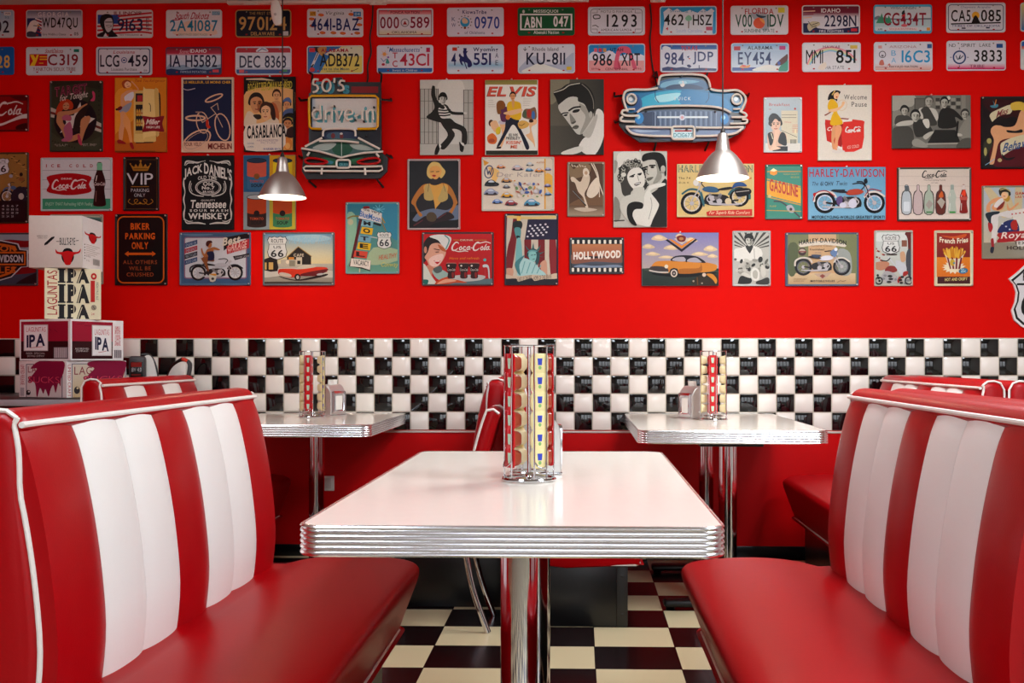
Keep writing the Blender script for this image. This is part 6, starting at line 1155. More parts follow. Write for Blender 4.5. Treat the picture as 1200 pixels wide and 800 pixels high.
def f(A):
    A.g('6c9cb8', '84b4cc', 458, 130, 1178, 616); A.t('HARLEY-DAVIDSON', 465, 142, 1168, 220, 'b04454', .02, 0, 0, 0, .1); A.t('The', 490, 265, 552, 300, '3a4450', 0, .25); A.t('61 OHV', 570, 262, 692, 302, '2a303c', .02); A.t('Twin', 715, 258, 820, 300, '3a4450', 0, .25)
    A.moto(612, 460, 100, 1075, 462, 98, 'b04a34', 'd8d0c8', rim='c8ccd8'); A.l('a8343c', 9, [(500, 440), (530, 370), (620, 350), (700, 400)], True); A.l('a8343c', 8, [(985, 400), (1040, 335), (1140, 352)], True); A.s('b8302c', [(500, 375), (530, 370), (512, 410)]); A.s('6a5484', [(720, 420), (770, 400), (770, 480), (730, 480)]); A.e('c9c8d4', 780, 485, 32, 26); A.e('c9c8d4', 870, 470, 40, 44); A.s('262a34', [(705, 340), (760, 338), (800, 340), (780, 362), (720, 355)]); A.l('262a34', 9, [(910, 265), (960, 265), (1000, 320), (1020, 400)], True); A.s('1f222c', [(975, 250), (1000, 232), (1010, 270), (985, 285)])
    A.t('MOTORCYCLING-WORLDS GREATEST SPORT!', 488, 582, 1170, 610, '2a2c38', .03, 0, 0, 0, .07)
sign('picture_board', (890, 180), (454, 126, 1182, 620), 'light blue board of a red-tanked motorcycle with red title above', 'picture', BG, f, '5a8aa4', 'board', rad=3)
def f(A):
    A.g('cdc0b4', 'd8ccc2', 60, 132, 742, 622); [A.l('bdb0a4', 4, [(62, y), (740, y+4)]) for y in (210, 300, 410, 560)]
    A.coca(282, 152, 522, 232, '2c2624', 1.1); A.t('The Refreshing Family', 300, 240, 508, 256, '5a4c44'); A.t('EST 1886', 375, 268, 435, 278, '7a6c64')
    for cx, c, n, w in ((140, 'b4bcc0', '5c6468', 84), (248, 'c0aeac', None, 80), (350, 'a8b4a4', None, 80), (460, '6a2c20', None, 80), (568, 'b4bcb0', '9aa49c', 76), (675, '8a1c14', 'd0c4bc', 72)):
        A.s('4a3e3a', [(cx-w*.5-4, 555), (cx-w*.5-4, 380), (cx-w*.2, 340), (cx-w*.16, 294), (cx+w*.16, 294), (cx+w*.2, 340), (cx+w*.5+4, 380), (cx+w*.5+4, 555)], 3) if cx < 500 else None
        if cx < 500: A.s(c, [(cx-w*.46, 550), (cx-w*.46, 390), (cx-w*.15, 345), (cx-w*.12, 298), (cx+w*.12, 298), (cx+w*.15, 345), (cx+w*.46, 390), (cx+w*.46, 550)], 3)
        else: bottle(A, cx, 292, 555, w, c, 'd8dcd4', 'c0584c' if cx > 600 else None, n)
    A.r('d0d6da', 112, 450, 170, 540, 8); A.p('a49c94', [(350, 430), (390, 470), (350, 520), (318, 480)]); A.p('b0a89c', [(425, 450), (462, 410), (502, 450), (470, 515)]); A.s('c86428', [(440, 400), (470, 350), (485, 400), (465, 412)]); A.r('5a8a5c', 324, 540, 382, 556); A.r('4a9a4c', 542, 540, 598, 556); A.p('5c6468', [(118, 300), (160, 300), (168, 350), (128, 355)]); A.s('e04820', [(655, 380), (675, 340), (692, 350), (690, 400)])
sign('tin_sign', (1045, 180), (52, 126, 748, 630), 'off-white tin sign with a row of six soda bottles', 'sign', TG, f, '4a3c34')
def f(A):
    k = .8334
    A.g('b0bcc4', 'c2b8a0', 855, 305, 1560, 900); [A.s('c9bc98', [(860+j*150, 320), (920+j*150, 310), (1100+j*60, 560), (1040+j*60, 640)], 2) for j in range(4)]
    A.s('8a7458', [(855, 1060), (1560, 1060), (1560, 1195), (855, 1195)], 1); A.s('c0a888', [(860, 1060), (1560, 1050), (1560, 1190), (860, 1190)], 1)
    A.s('d8d4cc', [(1130, 560), (1560, 480), (1560, 960), (1180, 940)], 1); A.s('2a3468', [(1000, 760), (1060, 680), (1160, 660), (1200, 760), (1160, 800), (1010, 800)]); [A.e('c8ccd8', 1040+j*34, 700+(j % 3)*30, 10, 8, 0, 6) for j in range(5)]; A.s('b02c28', [(1120, 690), (1170, 660), (1180, 760), (1130, 760)])
    A.s('d4d0cc', [(935, 600), (1000, 590), (1100, 560), (1140, 570), (1120, 640), (1010, 620), (1000, 700), (990, 800), (975, 900), (935, 900), (940, 780), (920, 680)]); A.s('b02c34', [(905, 690), (935, 690), (950, 740), (930, 790), (910, 760)]); A.s('23303c', [(885, 590), (1005, 570), (1005, 595), (940, 620), (930, 700), (900, 660)])
    A.s(SK, [(890, 570), (895, 500), (950, 440), (1030, 420), (1060, 470), (1040, 550), (960, 560), (940, 520), (990, 470), (930, 500), (925, 570)]); A.s('dcd8d4', [(960, 520), (990, 460), (1040, 430), (1050, 490), (1010, 530)]); A.s(SK, [(1085, 480), (1110, 540), (1180, 480), (1190, 495), (1120, 560), (1085, 550)]); A.s('8a3424', [(1060, 460), (1040, 530), (1000, 555), (985, 540)])
    A.s('b8923c', [(1055, 440), (1100, 400), (1110, 440), (1085, 470)]); A.s(SK2, [(1030, 385), (1060, 365), (1090, 390), (1080, 430), (1045, 435)]); A.s('3a3428', [(1005, 350), (1040, 325), (1100, 340), (1118, 390), (1100, 410), (1090, 370), (1040, 370), (1020, 410)]); A.l('c8b478', 9, [(1020, 345), (1070, 332), (1112, 360)], True); A.l('a02c2c', 6, [(1048, 410), (1066, 412)])
    A.s('a82028', [(1000, 800), (1300, 770), (1560, 750), (1560, 840), (1200, 880), (990, 900), (1010, 850)], 2)
    A.t('Royal Flush', 1030, 780, 1520, 870, 'e0d0c8', .02, .25, 0, 0, .05, 0, -20); A.t('TEXAS', 1150, 888, 1330, 920, '4a3a34', .02, 0, 0, 0, .2); A.t("HOLD'EM", 1080, 935, 1400, 975, '4a3a34', .03, 0, 0, 0, .1)
    A.s('a02830', [(930, 870), (955, 860), (960, 960), (940, 960)]); A.s('2a3040', [(930, 950), (960, 950), (950, 1010), (925, 1000)]); [A.e('c04848', 1130+j*36, 600-j*6, 8) for j in range(6)]; A.t('GAMES', 1160, 365, 1290, 395, 'c04040', .02); A.t('LAS VEGAS', 1160, 405, 1330, 430, 'c04040', .02)
def f_royal(A):
    # same drawing scaled to the sign (the crop is narrower there)
    g = A.f; A.f = lambda x, y: g(x, 298+(y-298)*(975-298)/(1060-298)); f0(A)
f0 = f
sign('tin_sign', (1045, 180), (848, 298, 1330, 985), 'pale tin sign of a cowgirl with her boot up, cut by the right edge', 'sign', TG, f_royal, '8c8470')
# ---- row C
def f(A):
    A.r('3a4656', -280, 184, 346, 670); 
    for k in range(6): A.s(('8a939c', '7c1018')[k % 2], [(-280, 190+k*66), (-60, 200+k*62), (80, 182+k*66), (230, 195+k*62), (346, 185+k*60), (346, 245+k*60), (230, 255+k*62), (80, 244+k*66), (-60, 262+k*62), (-280, 252+k*66)])
    A.s('1a1c22', [(200, 620), (346, 560), (346, 670), (150, 670)])
    sh = [(-85, 240), (20, 262), (160, 290), (180, 340), (248, 348), (248, 495), (190, 500), (100, 590), (-10, 622), (-85, 640), (-160, 622), (-270, 590), (-340, 500), (-400, 495), (-400, 348), (-330, 340), (-310, 290)]
    A.p('b8b8bc', [(-85+(x+85)*1.04, 440+(y-440)*1.05) for x, y in sh]); A.p('17161a', sh); A.p('b8601e', [(-85, 262), (40, 285), (140, 305), (160, 345), (-330, 345), (-310, 305)]); A.p('17161a', [(-85, 285), (30, 305), (118, 320), (128, 345), (-298, 345), (-288, 320)]); A.p('b8601e', [(-400+20, 358), (238, 358), (238, 485), (-380, 485)]); A.p('17161a', [(-370, 374), (224, 374), (224, 470), (-370, 470)]); A.p('b8601e', [(155, 500), (100, 565), (-20, 605), (-85, 620), (-150, 605), (-270, 565), (-325, 500)]); A.p('17161a', [(125, 502), (80, 552), (-20, 585), (-85, 596), (-150, 585), (-250, 552), (-295, 502)])
    A.t('MOTOR', -250, 300, 150, 356, 'b8601e', .03); A.t('HARLEY-DAVIDSON', -355, 388, 212, 458, 'b4b4b8', .03, 0, 0, 0, .05); A.t('CYCLES', -250, 496, 145, 560, 'b8601e', .03)
sign('tin_sign', (0, 250), (-290, 180, 350, 676), 'tin sign with orange and black bar-and-shield emblem over a flag, at left edge', 'sign', TG, f, '3a3c40')
def f(A):
    A.g('6c9488', '5c8480', 472, 16, 955, 340); A.r('b0aa94', 472, 14, 955, 22); A.s('b8b4a0', [(472, 24), (600, 14), (955, 20), (955, 36), (700, 30), (472, 44)]); A.r('8f9a8c', 472, 340, 955, 655); A.s('4a6c68', [(480, 60), (940, 50), (940, 300), (500, 320)], 2); A.s('b4b0a0', [(900, 500), (955, 480), (955, 655), (920, 655)])
sign('tin_sign', (0, 250), (465, 8, 962, 664), 'grey green tin sign almost hidden behind the topmost carton', 'sign', TG, f, 'a09c88')
def f(A):
    A.r('0e0d0f', 82, 52, 560, 705); A.l('c8641a', 13, rrect(102, 532, 70, 690, 56, 8), False, True)
    for tx, x0, x1, y0, y1 in (('BIKER', 222, 402, 130, 192), ('PARKING', 172, 450, 222, 282), ('ONLY', 232, 388, 308, 374)): A.t(tx, x0, y0, x1, y1, 'c8601a', .03, 0, 0, 0, .1)
    A.l('c8601a', 22, [(195, 418), (430, 418)]); A.p('c8601a', [(166, 418), (202, 392), (202, 444)]); A.p('c8601a', [(458, 418), (424, 392), (424, 444)])
    for tx, x0, x1, y in (('ALL OTHERS', 152, 470, 478), ('WILL BE', 208, 410, 536), ('CRUSHED', 185, 438, 594)): A.t(tx, x0, y, x1, y+36, '9c5430', .012, 0, 0, 0, .16)
sign('tin_sign', (125, 245), (74, 44, 566, 713), 'black tin sign with orange parking words, a double arrow and outline', 'sign', TG, f, '121114')
def f(A):
    A.g('4a6480', '3f5c7c', 88, 142, 742, 628); A.s('6c86a0', [(90, 150), (250, 142), (400, 160), (200, 170)]); A.l('a87080', 6, rrect(128, 708, 184, 566, 18, 4), False, True); A.r('c4c4c8', 134, 190, 702, 560, 14)
    for k, (c, tx) in enumerate((('2c4c74', 'ENGINE OIL'), ('a82430', 'EMERGENCY'), ('1c1a20', 'RECYCLED'), ('2c4c74', 'AUTO CARE'))): A.p(c, [(128, 240+k*54), (248, 205+k*54), (248, 246+k*54), (128, 282+k*54)]); A.t(tx, 140, 232+k*54, 240, 256+k*54, 'a8b4c0', 0, 0, 0, 0, .08, 0, -28)
    A.p('17161a', [(496, 210), (500, 185), (740, 142), (744, 190), (640, 205), (560, 255), (496, 310)]); A.p('b02830', [(522, 268), (740, 192), (744, 280), (526, 342)]); A.t('Best', 488, 172, 652, 250, 'd0c8b8', .03, .15, 0, 0, .05, 0, -30); A.t('GARAGE', 532, 228, 712, 298, 'd8b0a8', .03, .1, 0, 0, .06, 0, -36); A.t('for Motorcycles', 535, 282, 710, 330, 'c9a4a0', 0, .2, 0, 0, .06, 0, -34); A.p('1f1c22', [(582, 360), (640, 352), (742, 330), (748, 360), (600, 398)]); A.t('Lowest prices', 604, 350, 735, 382, 'b0acb0', 0, .2, 0, 0, .06, 0, -22)
    A.moto(258, 518, 72, 604, 515, 72, 'b4b4b8', '2e2d34')
    A.s('8a5634', [(290, 380), (330, 360), (400, 380), (405, 410), (345, 412), (360, 490), (345, 500), (320, 440), (278, 372)]); A.s('a86c40', [(340, 300), (370, 285), (410, 275), (458, 295), (455, 305), (405, 300), (400, 320), (330, 370), (300, 350), (285, 300), (295, 285), (305, 320), (320, 340)]); A.s('1f2a48', [(338, 325), (400, 318), (408, 390), (350, 400), (352, 360)]); A.e('b07448', 365, 255, 22, 28); A.s('4a1c18', [(332, 240), (345, 218), (380, 215), (392, 235), (370, 240), (350, 270), (335, 262)])
    A.s('c0bcb0', [(362, 530), (428, 525), (420, 592), (372, 598)], 2); A.s('c88c2c', [(365, 530), (425, 525), (420, 545)]); A.e('3a3430', 395, 572, 14, 12)
sign('tin_sign', (200, 255), (80, 136, 748, 634), 'blue bordered tin sign of a woman sitting on a motorcycle', 'sign', TG, f, '4a627c')
def f(A):
    A.g('5a8cac', 'c8c4a8', 68, 144, 728, 340); A.g('c8c4a8', 'd8c898', 68, 340, 728, 440); A.s('9cb8c4', [(300, 170), (600, 160), (700, 200), (500, 230), (320, 210)]); A.g('b4b0a4', '8c867a', 68, 430, 728, 630); A.s('c4c0b4', [(70, 500), (300, 470), (720, 500), (720, 560), (300, 540), (70, 560)]); A.s('4a443e', [(70, 600), (728, 605), (728, 632), (70, 632)])
    A.t('The Mother Road', 305, 165, 700, 245, '88b4c8', 0, .25, 0, 0, .05)
    A.p('2c2826', [(290, 365), (395, 268), (515, 360), (515, 438), (290, 438)]); A.l('a88c5c', 7, [(285, 370), (395, 270), (520, 362)]); A.r('3c3834', 345, 330, 452, 372); A.t('CAFE', 352, 336, 446, 364, 'c9c0ac', .02, 0, 0, 0, .12); A.r('c8883c', 305, 370, 355, 392); A.r('b4ac9c', 230, 392, 430, 462); A.r('c4bca8', 375, 370, 430, 440); A.r('1f1c1c', 385, 402, 415, 435); A.e('d8cdb8', 295, 415, 18); A.r('8a8474', 310, 400, 365, 455)
    A.s('2f2b28', [(72, 390), (180, 370), (200, 420), (200, 500), (72, 490)], 2); A.r('c8a868', 82, 420, 98, 485); A.r('c8a868', 118, 418, 160, 485)
    shield66(A, 198, 178, 176, 212, 'ROUTE', 'US', '66', 'cfd0cc')
    A.s('2c2422', [(210, 545), (300, 570), (400, 580), (560, 545), (668, 525), (640, 550), (420, 590), (280, 575)]); A.s('c03c24', [(208, 500), (225, 480), (330, 478), (420, 482), (550, 462), (655, 465), (668, 490), (640, 515), (440, 545), (330, 560), (240, 545), (210, 525)]); A.s('6a2024', [(430, 545), (440, 520), (660, 480), (665, 498), (640, 516), (560, 545)]); A.s('c4b8a8', [(215, 520), (250, 512), (320, 530), (325, 555), (240, 545)]); A.s('c0b8a8', [(385, 470), (440, 445), (530, 440), (560, 462), (420, 482)]); A.e('1f1c1c', 388, 555, 28, 30); A.e('b8b4ac', 390, 558, 14, 18); A.e('b4b4b4', 600, 530, 34, 10, -8)
sign('tin_sign', (300, 255), (62, 136, 734, 635), 'tin sign of a red convertible before a dark cafe with a highway shield', 'sign', TG, f, '5c6468')
def f(A):
    A.g('2c7c90', '6fa08c', 48, 60, 534, 716); A.s('3f8ca4', [(400, 60), (534, 60), (534, 400), (430, 330), (380, 200)]); A.s('8ab49c', [(48, 180), (140, 200), (120, 500), (60, 640), (48, 640)]); A.s('a4b898', [(300, 480), (534, 500), (534, 600), (250, 640)], 3)
    for k in range(9): A.l('7cc4d8', 5, [(348, 122), (348+56*math.cos(k*.7), 118+40*math.sin(k*.7))])
    A.p('5c141c', [(165, 220), (195, 215), (100, 660), (72, 655)]); A.s('8c1c24', [(205, 95), (260, 92), (260, 120), (210, 120)], 2); A.l('8a7c44', 14, [(60, 205), (110, 185), (190, 190)], True); A.l('a08c4c', 14, [(370, 185), (405, 245)]); A.l('8a7c44', 10, [(380, 240), (415, 320)]); A.e('b8b898', 85, 240, 26, 28)
    A.p('2a2422', [(150, 210), (162, 205), (375, 262), (366, 280)]); A.p('d8d4cc', [(188, 115), (262, 115), (380, 160), (372, 255), (270, 225), (158, 205)]); A.t('BlueMoon', 172, 160, 368, 215, '3c74b4', .02, .15, 0, 0, .05, 0, 60); A.t('the very', 208, 122, 362, 158, '3a2c28', .01, .1, 0, 0, .06, 0, 40)
    T = (('M', '88b8c4', '17161a', 182, 218, 302, 290), ('O', 'd8b01c', '17161a', 178, 285, 298, 362), ('T', '78a8bc', '22303c', 152, 358, 282, 432), ('E', 'd8b41c', '17161a', 146, 428, 280, 506), ('L', 'c8503c', '3a1818', 112, 505, 248, 582))
    for q, c, k, x0, y0, x1, y1 in T: A.p(c, [(x0+14, y0), (x1, y0+14), (x1-12, y1), (x0, y1-16)]); A.t(q, x0+26, y0+16, x1-28, y1-18, k, .04, 0, 0, 0, .1, 0, 10)
    A.p('2a2020', [(76, 655), (92, 585), (278, 605), (270, 702), (200, 680)]); A.p('dcd6cc', [(92, 580), (276, 602), (268, 690), (190, 665), (82, 655)]); A.t('VACANCY', 112, 598, 258, 648, '2a2626', .01, 0, 0, 0, .06, 0, 16); A.l('c8c0a0', 10, [(172, 680), (170, 720)])
    A.l('c0c4c0', 8, [(280, 380), (335, 390)]); shield66(A, 402, 335, 132, 155, 'ROUTE', '', '66', 'd8dad4', '34383c'); A.t('HEALTHY', 352, 540, 520, 585, 'c07860', .015, .1, 0, 0, .07, 0, -26); A.t('Conway', 372, 615, 534, 672, 'c8c06a', .0, .3, 0, 0, .05)
sign('tin_sign', (400, 230), (38, 54, 542, 725), 'teal tin sign of a tall slanted motel sign with coloured letter squares', 'sign', TG, f, '6c9c9c')
def f(A):
    A.g('c01820', 'b01018', 82, 222, 742, 710)
    A.s('2a1c1c', [(88, 400), (95, 310), (150, 255), (240, 280), (300, 380), (240, 340), (150, 380), (130, 440), (100, 500), (90, 480)]); A.s('d8dad4', [(145, 258), (200, 240), (290, 240), (350, 270), (330, 340), (300, 382), (262, 340), (225, 290)]); A.l('6c9c98', 12, [(290, 245), (330, 290), (300, 370)], True)
    A.s('d4a48c', [(130, 400), (160, 330), (240, 320), (300, 390), (275, 470), (230, 530), (190, 550), (150, 540), (120, 480), (100, 450)]); A.s('e4c4b8', [(140, 470), (200, 430), (270, 420), (270, 470), (220, 530), (160, 530)]); A.s('b8683c', [(225, 330), (290, 370), (300, 400), (250, 380)]); A.l('4a2820', 8, [(190, 372), (240, 382)]); A.l('4a2820', 8, [(205, 402), (232, 400)]); A.s('c02830', [(185, 480), (225, 490), (250, 480), (220, 515)]); A.l('e8e0d8', 7, [(195, 488), (238, 488)]); A.e('c89078', 108, 380, 14, 32)
    A.s('c88c74', [(120, 530), (180, 545), (170, 620), (210, 700), (150, 660)]); A.s('cdd0c4', [(82, 520), (120, 540), (160, 620), (215, 708), (82, 708)], 3); A.s('9cb4ac', [(170, 580), (240, 560), (320, 600), (330, 640), (230, 660)]); A.s('5a6464', [(180, 560), (250, 530), (262, 580), (210, 600)]); A.s('1f6c64', [(84, 660), (135, 665), (120, 710), (84, 690)])
    A.s('5c7478', [(250, 700), (400, 670), (742, 650), (742, 712), (250, 712)], 2); A.s('b8b8b4', [(300, 650), (400, 620), (600, 615), (672, 632), (620, 665), (450, 680), (330, 672)]); A.s('c0542c', [(200, 690), (260, 650), (350, 625), (330, 650), (420, 665), (500, 690), (380, 690), (300, 708), (210, 708)]); A.s('d8a488', [(215, 700), (300, 655), (400, 670), (300, 690)])
    for cx in (350, 468, 566): A.s('3a1c18', [(cx-46, 512), (cx+46, 512), (cx+42, 550), (cx+30, 590), (cx+32, 645), (cx-32, 645), (cx-30, 590), (cx-42, 550)], 3); A.r('2a1412', cx-40, 540, cx+40, 585); A.t('Coca-Cola', cx-36, 555, cx+38, 578, 'c0b4ac', .01, .2, 0, 0, .04); A.l('b0887c', 5, [(cx-44, 505), (cx+44, 505)]); A.e('d8ccc4', cx-24, 530, 9); A.s('8a2420', [(cx+5, 595), (cx+25, 595), (cx+22, 640), (cx+8, 640)])
    A.e('4aa0a0', 665, 475, 14); A.s('c0c4c4', [(650, 520), (700, 530), (712, 640), (700, 640), (690, 550), (650, 545)]); A.l('b83038', 12, [(668, 555), (668, 620)])
    A.coca(345, 300, 722, 400, 'e4d8d0', 1.15); A.t('DRINK', 435, 282, 560, 298, 'd8c0a8', .02); A.l('c8a03c', 4, [(370, 288), (430, 290)]); A.l('c8a03c', 4, [(570, 290), (680, 290)]); A.t('Have and refresh', 335, 448, 612, 472, 'd87c1c', .01, .2, 0, 0, .06)
sign('tin_sign', (485, 245), (74, 214, 748, 716), 'red tin sign of a waitress in a white cap carrying three glasses on a tray', 'sign', TG, f, '4a3c40')
def f(A):
    A.r('c9c0ae', 58, 48, 546, 640); A.p('7c1820', [(58, 48), (75, 48), (62, 400), (58, 400)])
    A.s('7c1820', [(140, 48), (205, 48), (170, 200), (150, 380), (110, 600), (60, 610), (75, 380), (110, 250)], 3); A.r('7c1820', 235, 285, 300, 640); A.r('7c1820', 365, 285, 428, 640); A.s('8a2028', [(470, 280), (530, 280), (540, 640), (480, 600)], 2); A.s('c89c84', [(60, 560), (130, 560), (120, 640), (60, 640)]); A.s('c89c84', [(380, 520), (440, 480), (450, 620), (420, 620)])
    A.p('262040', [(268, 95), (546, 95), (546, 285), (240, 285)]); [A.e('d4d0d4', 290+(k % 4)*48+((k//4) % 2)*26-(k//4)*6, 156+(k//4)*25-(k % 4)*5, 11, 9, 0, 8) for k in range(20)]; A.s('d8c080', [(90, 60), (300, 70), (500, 60), (520, 85), (300, 92), (100, 85)]); A.s('e8c060', [(165, 70), (200, 68), (195, 110), (170, 110)])
    A.s('1f2a2c', [(128, 150), (140, 115), (200, 110), (218, 145), (200, 190), (145, 190)]); A.s('5c9898', [(142, 180), (200, 180), (198, 270), (165, 280)]); A.s('17282a', [(160, 250), (195, 255), (180, 298)]); A.s('7cb4b4', [(165, 290), (200, 280), (215, 410), (210, 470), (160, 520), (152, 490)])
    for a, b2 in (((275, 380), (240, 335)), ((318, 370), (320, 310)), ((360, 385), (390, 335)), ((375, 415), (430, 395)), ((375, 440), (440, 450))): A.p('3f6c6c', [(a[0]-12, a[1]), b2, (a[0]+12, a[1]+6)])
    A.s('2f5458', [(260, 440), (275, 385), (330, 370), (375, 410), (375, 480), (350, 530), (330, 480)]); A.s('8cc0bc', [(275, 440), (285, 400), (330, 390), (350, 430), (335, 490), (300, 495)]); A.l('24484c', 7, [(300, 432), (315, 430)]); A.l('24484c', 7, [(328, 428), (340, 425)]); A.l('3a6468', 6, [(315, 470), (332, 466)]); A.l('6ca4a4', 14, [(272, 405), (300, 388), (350, 395)], True)
    A.s('a8ccca', [(160, 520), (215, 470), (250, 460), (330, 500), (380, 560), (430, 600), (430, 640), (190, 630), (170, 580)]); [A.l('6ca4a4', 8, [(240+k*50, 490+k*12), (210+k*48, 600)]) for k in range(4)]; A.s('4a8488', [(150, 500), (240, 430), (190, 520), (200, 620), (165, 580)])
    A.r('1f1a28', 58, 640, 546, 702); A.s('cbb8a0', [(55, 610), (160, 630), (310, 615), (430, 620), (550, 600), (548, 650), (420, 655), (330, 672), (300, 645), (180, 680), (160, 650), (55, 650)], 3); A.t('LAND OF THE FREE', 172, 628, 305, 668, '4a3c34', .0, 0, 0, 0, .09, 0, -24); A.t('HOME OF THE BRAVE', 322, 618, 490, 658, '4a3c34', .0, 0, 0, 0, .09, 0, -20)
sign('tin_sign', (585, 245), (50, 40, 554, 712), 'tin sign of a green statue with raised torch before a striped flag', 'sign', TG, f, '2a2c38')
def f(A):
    A.r('1a191c', 666, 272, 1168, 602); A.g('b87c54', 'a8684c', 682, 326, 1150, 440); A.g('5c6470', '3a3c48', 682, 470, 1150, 545); A.s('8a5c4a', [(682, 420), (760, 440), (900, 460), (1150, 430), (1150, 500), (900, 490), (682, 510)]); A.s('7c8ca0', [(760, 520), (900, 530), (1100, 520), (1130, 545), (720, 545)])
    for k in range(10):
        for y in (288, 550): A.r('dcd6c8', 680+k*50, y, 702+k*50, y+36, 5)
    A.t('HOLLYWOOD', 695, 392, 1140, 466, 'e4ddd2', .05, 0, 0, 0, .06, 0, -18)
sign('tin_sign', (585, 245), (658, 264, 1172, 608), 'small film strip tin sign reading HOLLYWOOD', 'sign', TG, f, '33343a')
def f(A):
    A.g('8484b4', 'b4a8a4', 98, 102, 816, 440)
    for x, y, w, h in ((260, 150, 150, 60), (160, 230, 120, 50), (380, 240, 160, 50), (200, 300, 140, 40), (330, 330, 160, 30), (560, 170, 120, 50), (740, 250, 130, 60), (640, 300, 160, 40), (760, 320, 100, 40), (450, 130, 80, 40)): A.s('d0bc9c', [(x-w*.5, y+h*.2), (x-w*.3, y-h*.3), (x, y-h*.5), (x+w*.3, y-h*.2), (x+w*.5, y+h*.2), (x+w*.1, y+h*.45), (x-w*.2, y+h*.4)]); A.s('e0cca8', [(x-w*.3, y), (x-w*.1, y-h*.35), (x+w*.2, y-h*.15), (x+w*.1, y+h*.2)])
    A.g('3a4440', '2e3c38', 102, 436, 818, 596); A.s('4a544c', [(102, 440), (400, 430), (816, 460), (816, 470), (300, 480)])
    A.p('33303c', [(318, 170), (335, 162), (470, 255), (600, 158), (615, 168), (470, 282)]); A.p('d88c34', [(345, 160), (380, 165), (470, 222), (560, 165), (600, 150), (470, 250)]); A.p('c8bcae', [(400, 160), (440, 140), (500, 140), (540, 160), (470, 212)]); A.s('7a3434', [(425, 140), (465, 125), (508, 140), (500, 180), (465, 188), (432, 175)]); A.e('b08454', 466, 158, 22, 14)
    A.s('1f2226', [(200, 480), (400, 490), (790, 470), (700, 500), (480, 520), (240, 500)]); A.s('c8883c', [(190, 410), (240, 370), (380, 365), (520, 370), (680, 378), (790, 400), (800, 430), (770, 460), (640, 475), (450, 485), (430, 440), (370, 440), (340, 480), (220, 470), (190, 440)]); A.s('a86c30', [(450, 485), (455, 440), (630, 432), (645, 380), (650, 470)]); A.s('2a2a34', [(370, 365), (400, 325), (490, 312), (600, 322), (660, 350), (695, 382), (640, 382), (500, 372)]); A.s('a8a4ac', [(385, 362), (410, 335), (490, 330), (500, 370)]); A.s('a8a4ac', [(525, 372), (540, 345), (600, 335), (640, 360), (650, 380)]); A.l('2a2a34', 8, [(510, 325), (515, 375)])
    A.s('4a4444', [(180, 420), (260, 415), (330, 430), (340, 470), (220, 470), (175, 455)]); A.l('c8c0b8', 12, [(170, 455), (250, 470), (340, 472)], True); A.e('d8ccb8', 326, 418, 18); A.e('1f1c20', 398, 478, 40, 46); A.e('c8bcb0', 398, 482, 32, 36); A.e('3a3638', 398, 482, 20, 24); A.e('a8a09c', 398, 482, 9)
    A.s('3a342c', [(560, 560), (640, 500), (720, 480), (800, 500), (812, 590), (600, 592)]); A.s('c88c3c', [(700, 490), (760, 490), (800, 540), (790, 580), (760, 540)]); A.e('d0bca8', 680, 496, 18); A.l('6a4c2c', 10, [(615, 520), (620, 590)]); A.e('a89c8c', 660, 575, 8); A.e('a89c8c', 580, 555, 9)
sign('picture_board', (740, 260), (96, 100, 818, 598), 'board of an amber car with dark roof under a cloudy sky', 'picture', BG, f, '6a6470', 'board', rad=3)
def f(A):
    A.r('b8b7ae', 76, 128, 420, 634)
    for k in range(11): a = math.radians(200+k*14); A.p('4c4a45', [(235, 300), (235+420*math.cos(a), 300+300*math.sin(a)), (235+420*math.cos(a+.1), 300+300*math.sin(a+.1))])
    A.s('d8d7cf', [(85, 300), (150, 280), (210, 260), (260, 262), (330, 290), (345, 360), (250, 400), (90, 400)]); A.s('33322e', [(190, 265), (260, 262), (240, 320), (225, 330)]); A.l('8a8980', 5, [(270, 290), (275, 380)]); face(A, 225, 215, 66, 92, 'c0bfb5', '22211f', -3, '22211f', '5a5952', '8c8b81'); A.s('22211f', [(180, 200), (185, 165), (225, 155), (262, 170), (255, 200), (215, 190)])
    for k in range(22): A.e(('6a6860', 'c0bfb5', '2c2b28', '9a998f')[k % 4], 95+(k*61) % 310, 390+(k*43) % 120, 14+(k % 3)*8, 12+(k % 4)*5, k*33, 9)
    A.s('d8d7cf', [(240, 510), (255, 475), (285, 470), (318, 500), (315, 580), (270, 590), (242, 560)]); A.s('b0afa5', [(258, 510), (285, 490), (305, 520), (295, 570), (262, 560)]); A.s('22211f', [(120, 600), (150, 545), (240, 565), (235, 615), (130, 618)]); A.s('c9c8be', [(150, 535), (180, 510), (235, 545), (230, 565)]); A.s('3a3935', [(290, 600), (340, 580), (400, 560), (415, 620), (300, 622)]); A.t('DIESEL', 100, 482, 220, 504, 'd0cfc5', .02); A.s('c8c7bd', [(340, 440), (370, 470), (380, 530), (350, 560), (330, 500)])
sign('tin_sign', (850, 255), (68, 122, 426, 640), 'small black and white tin sign of a smiling man before radiating stripes', 'sign', TG, f, 'b4b8b4')
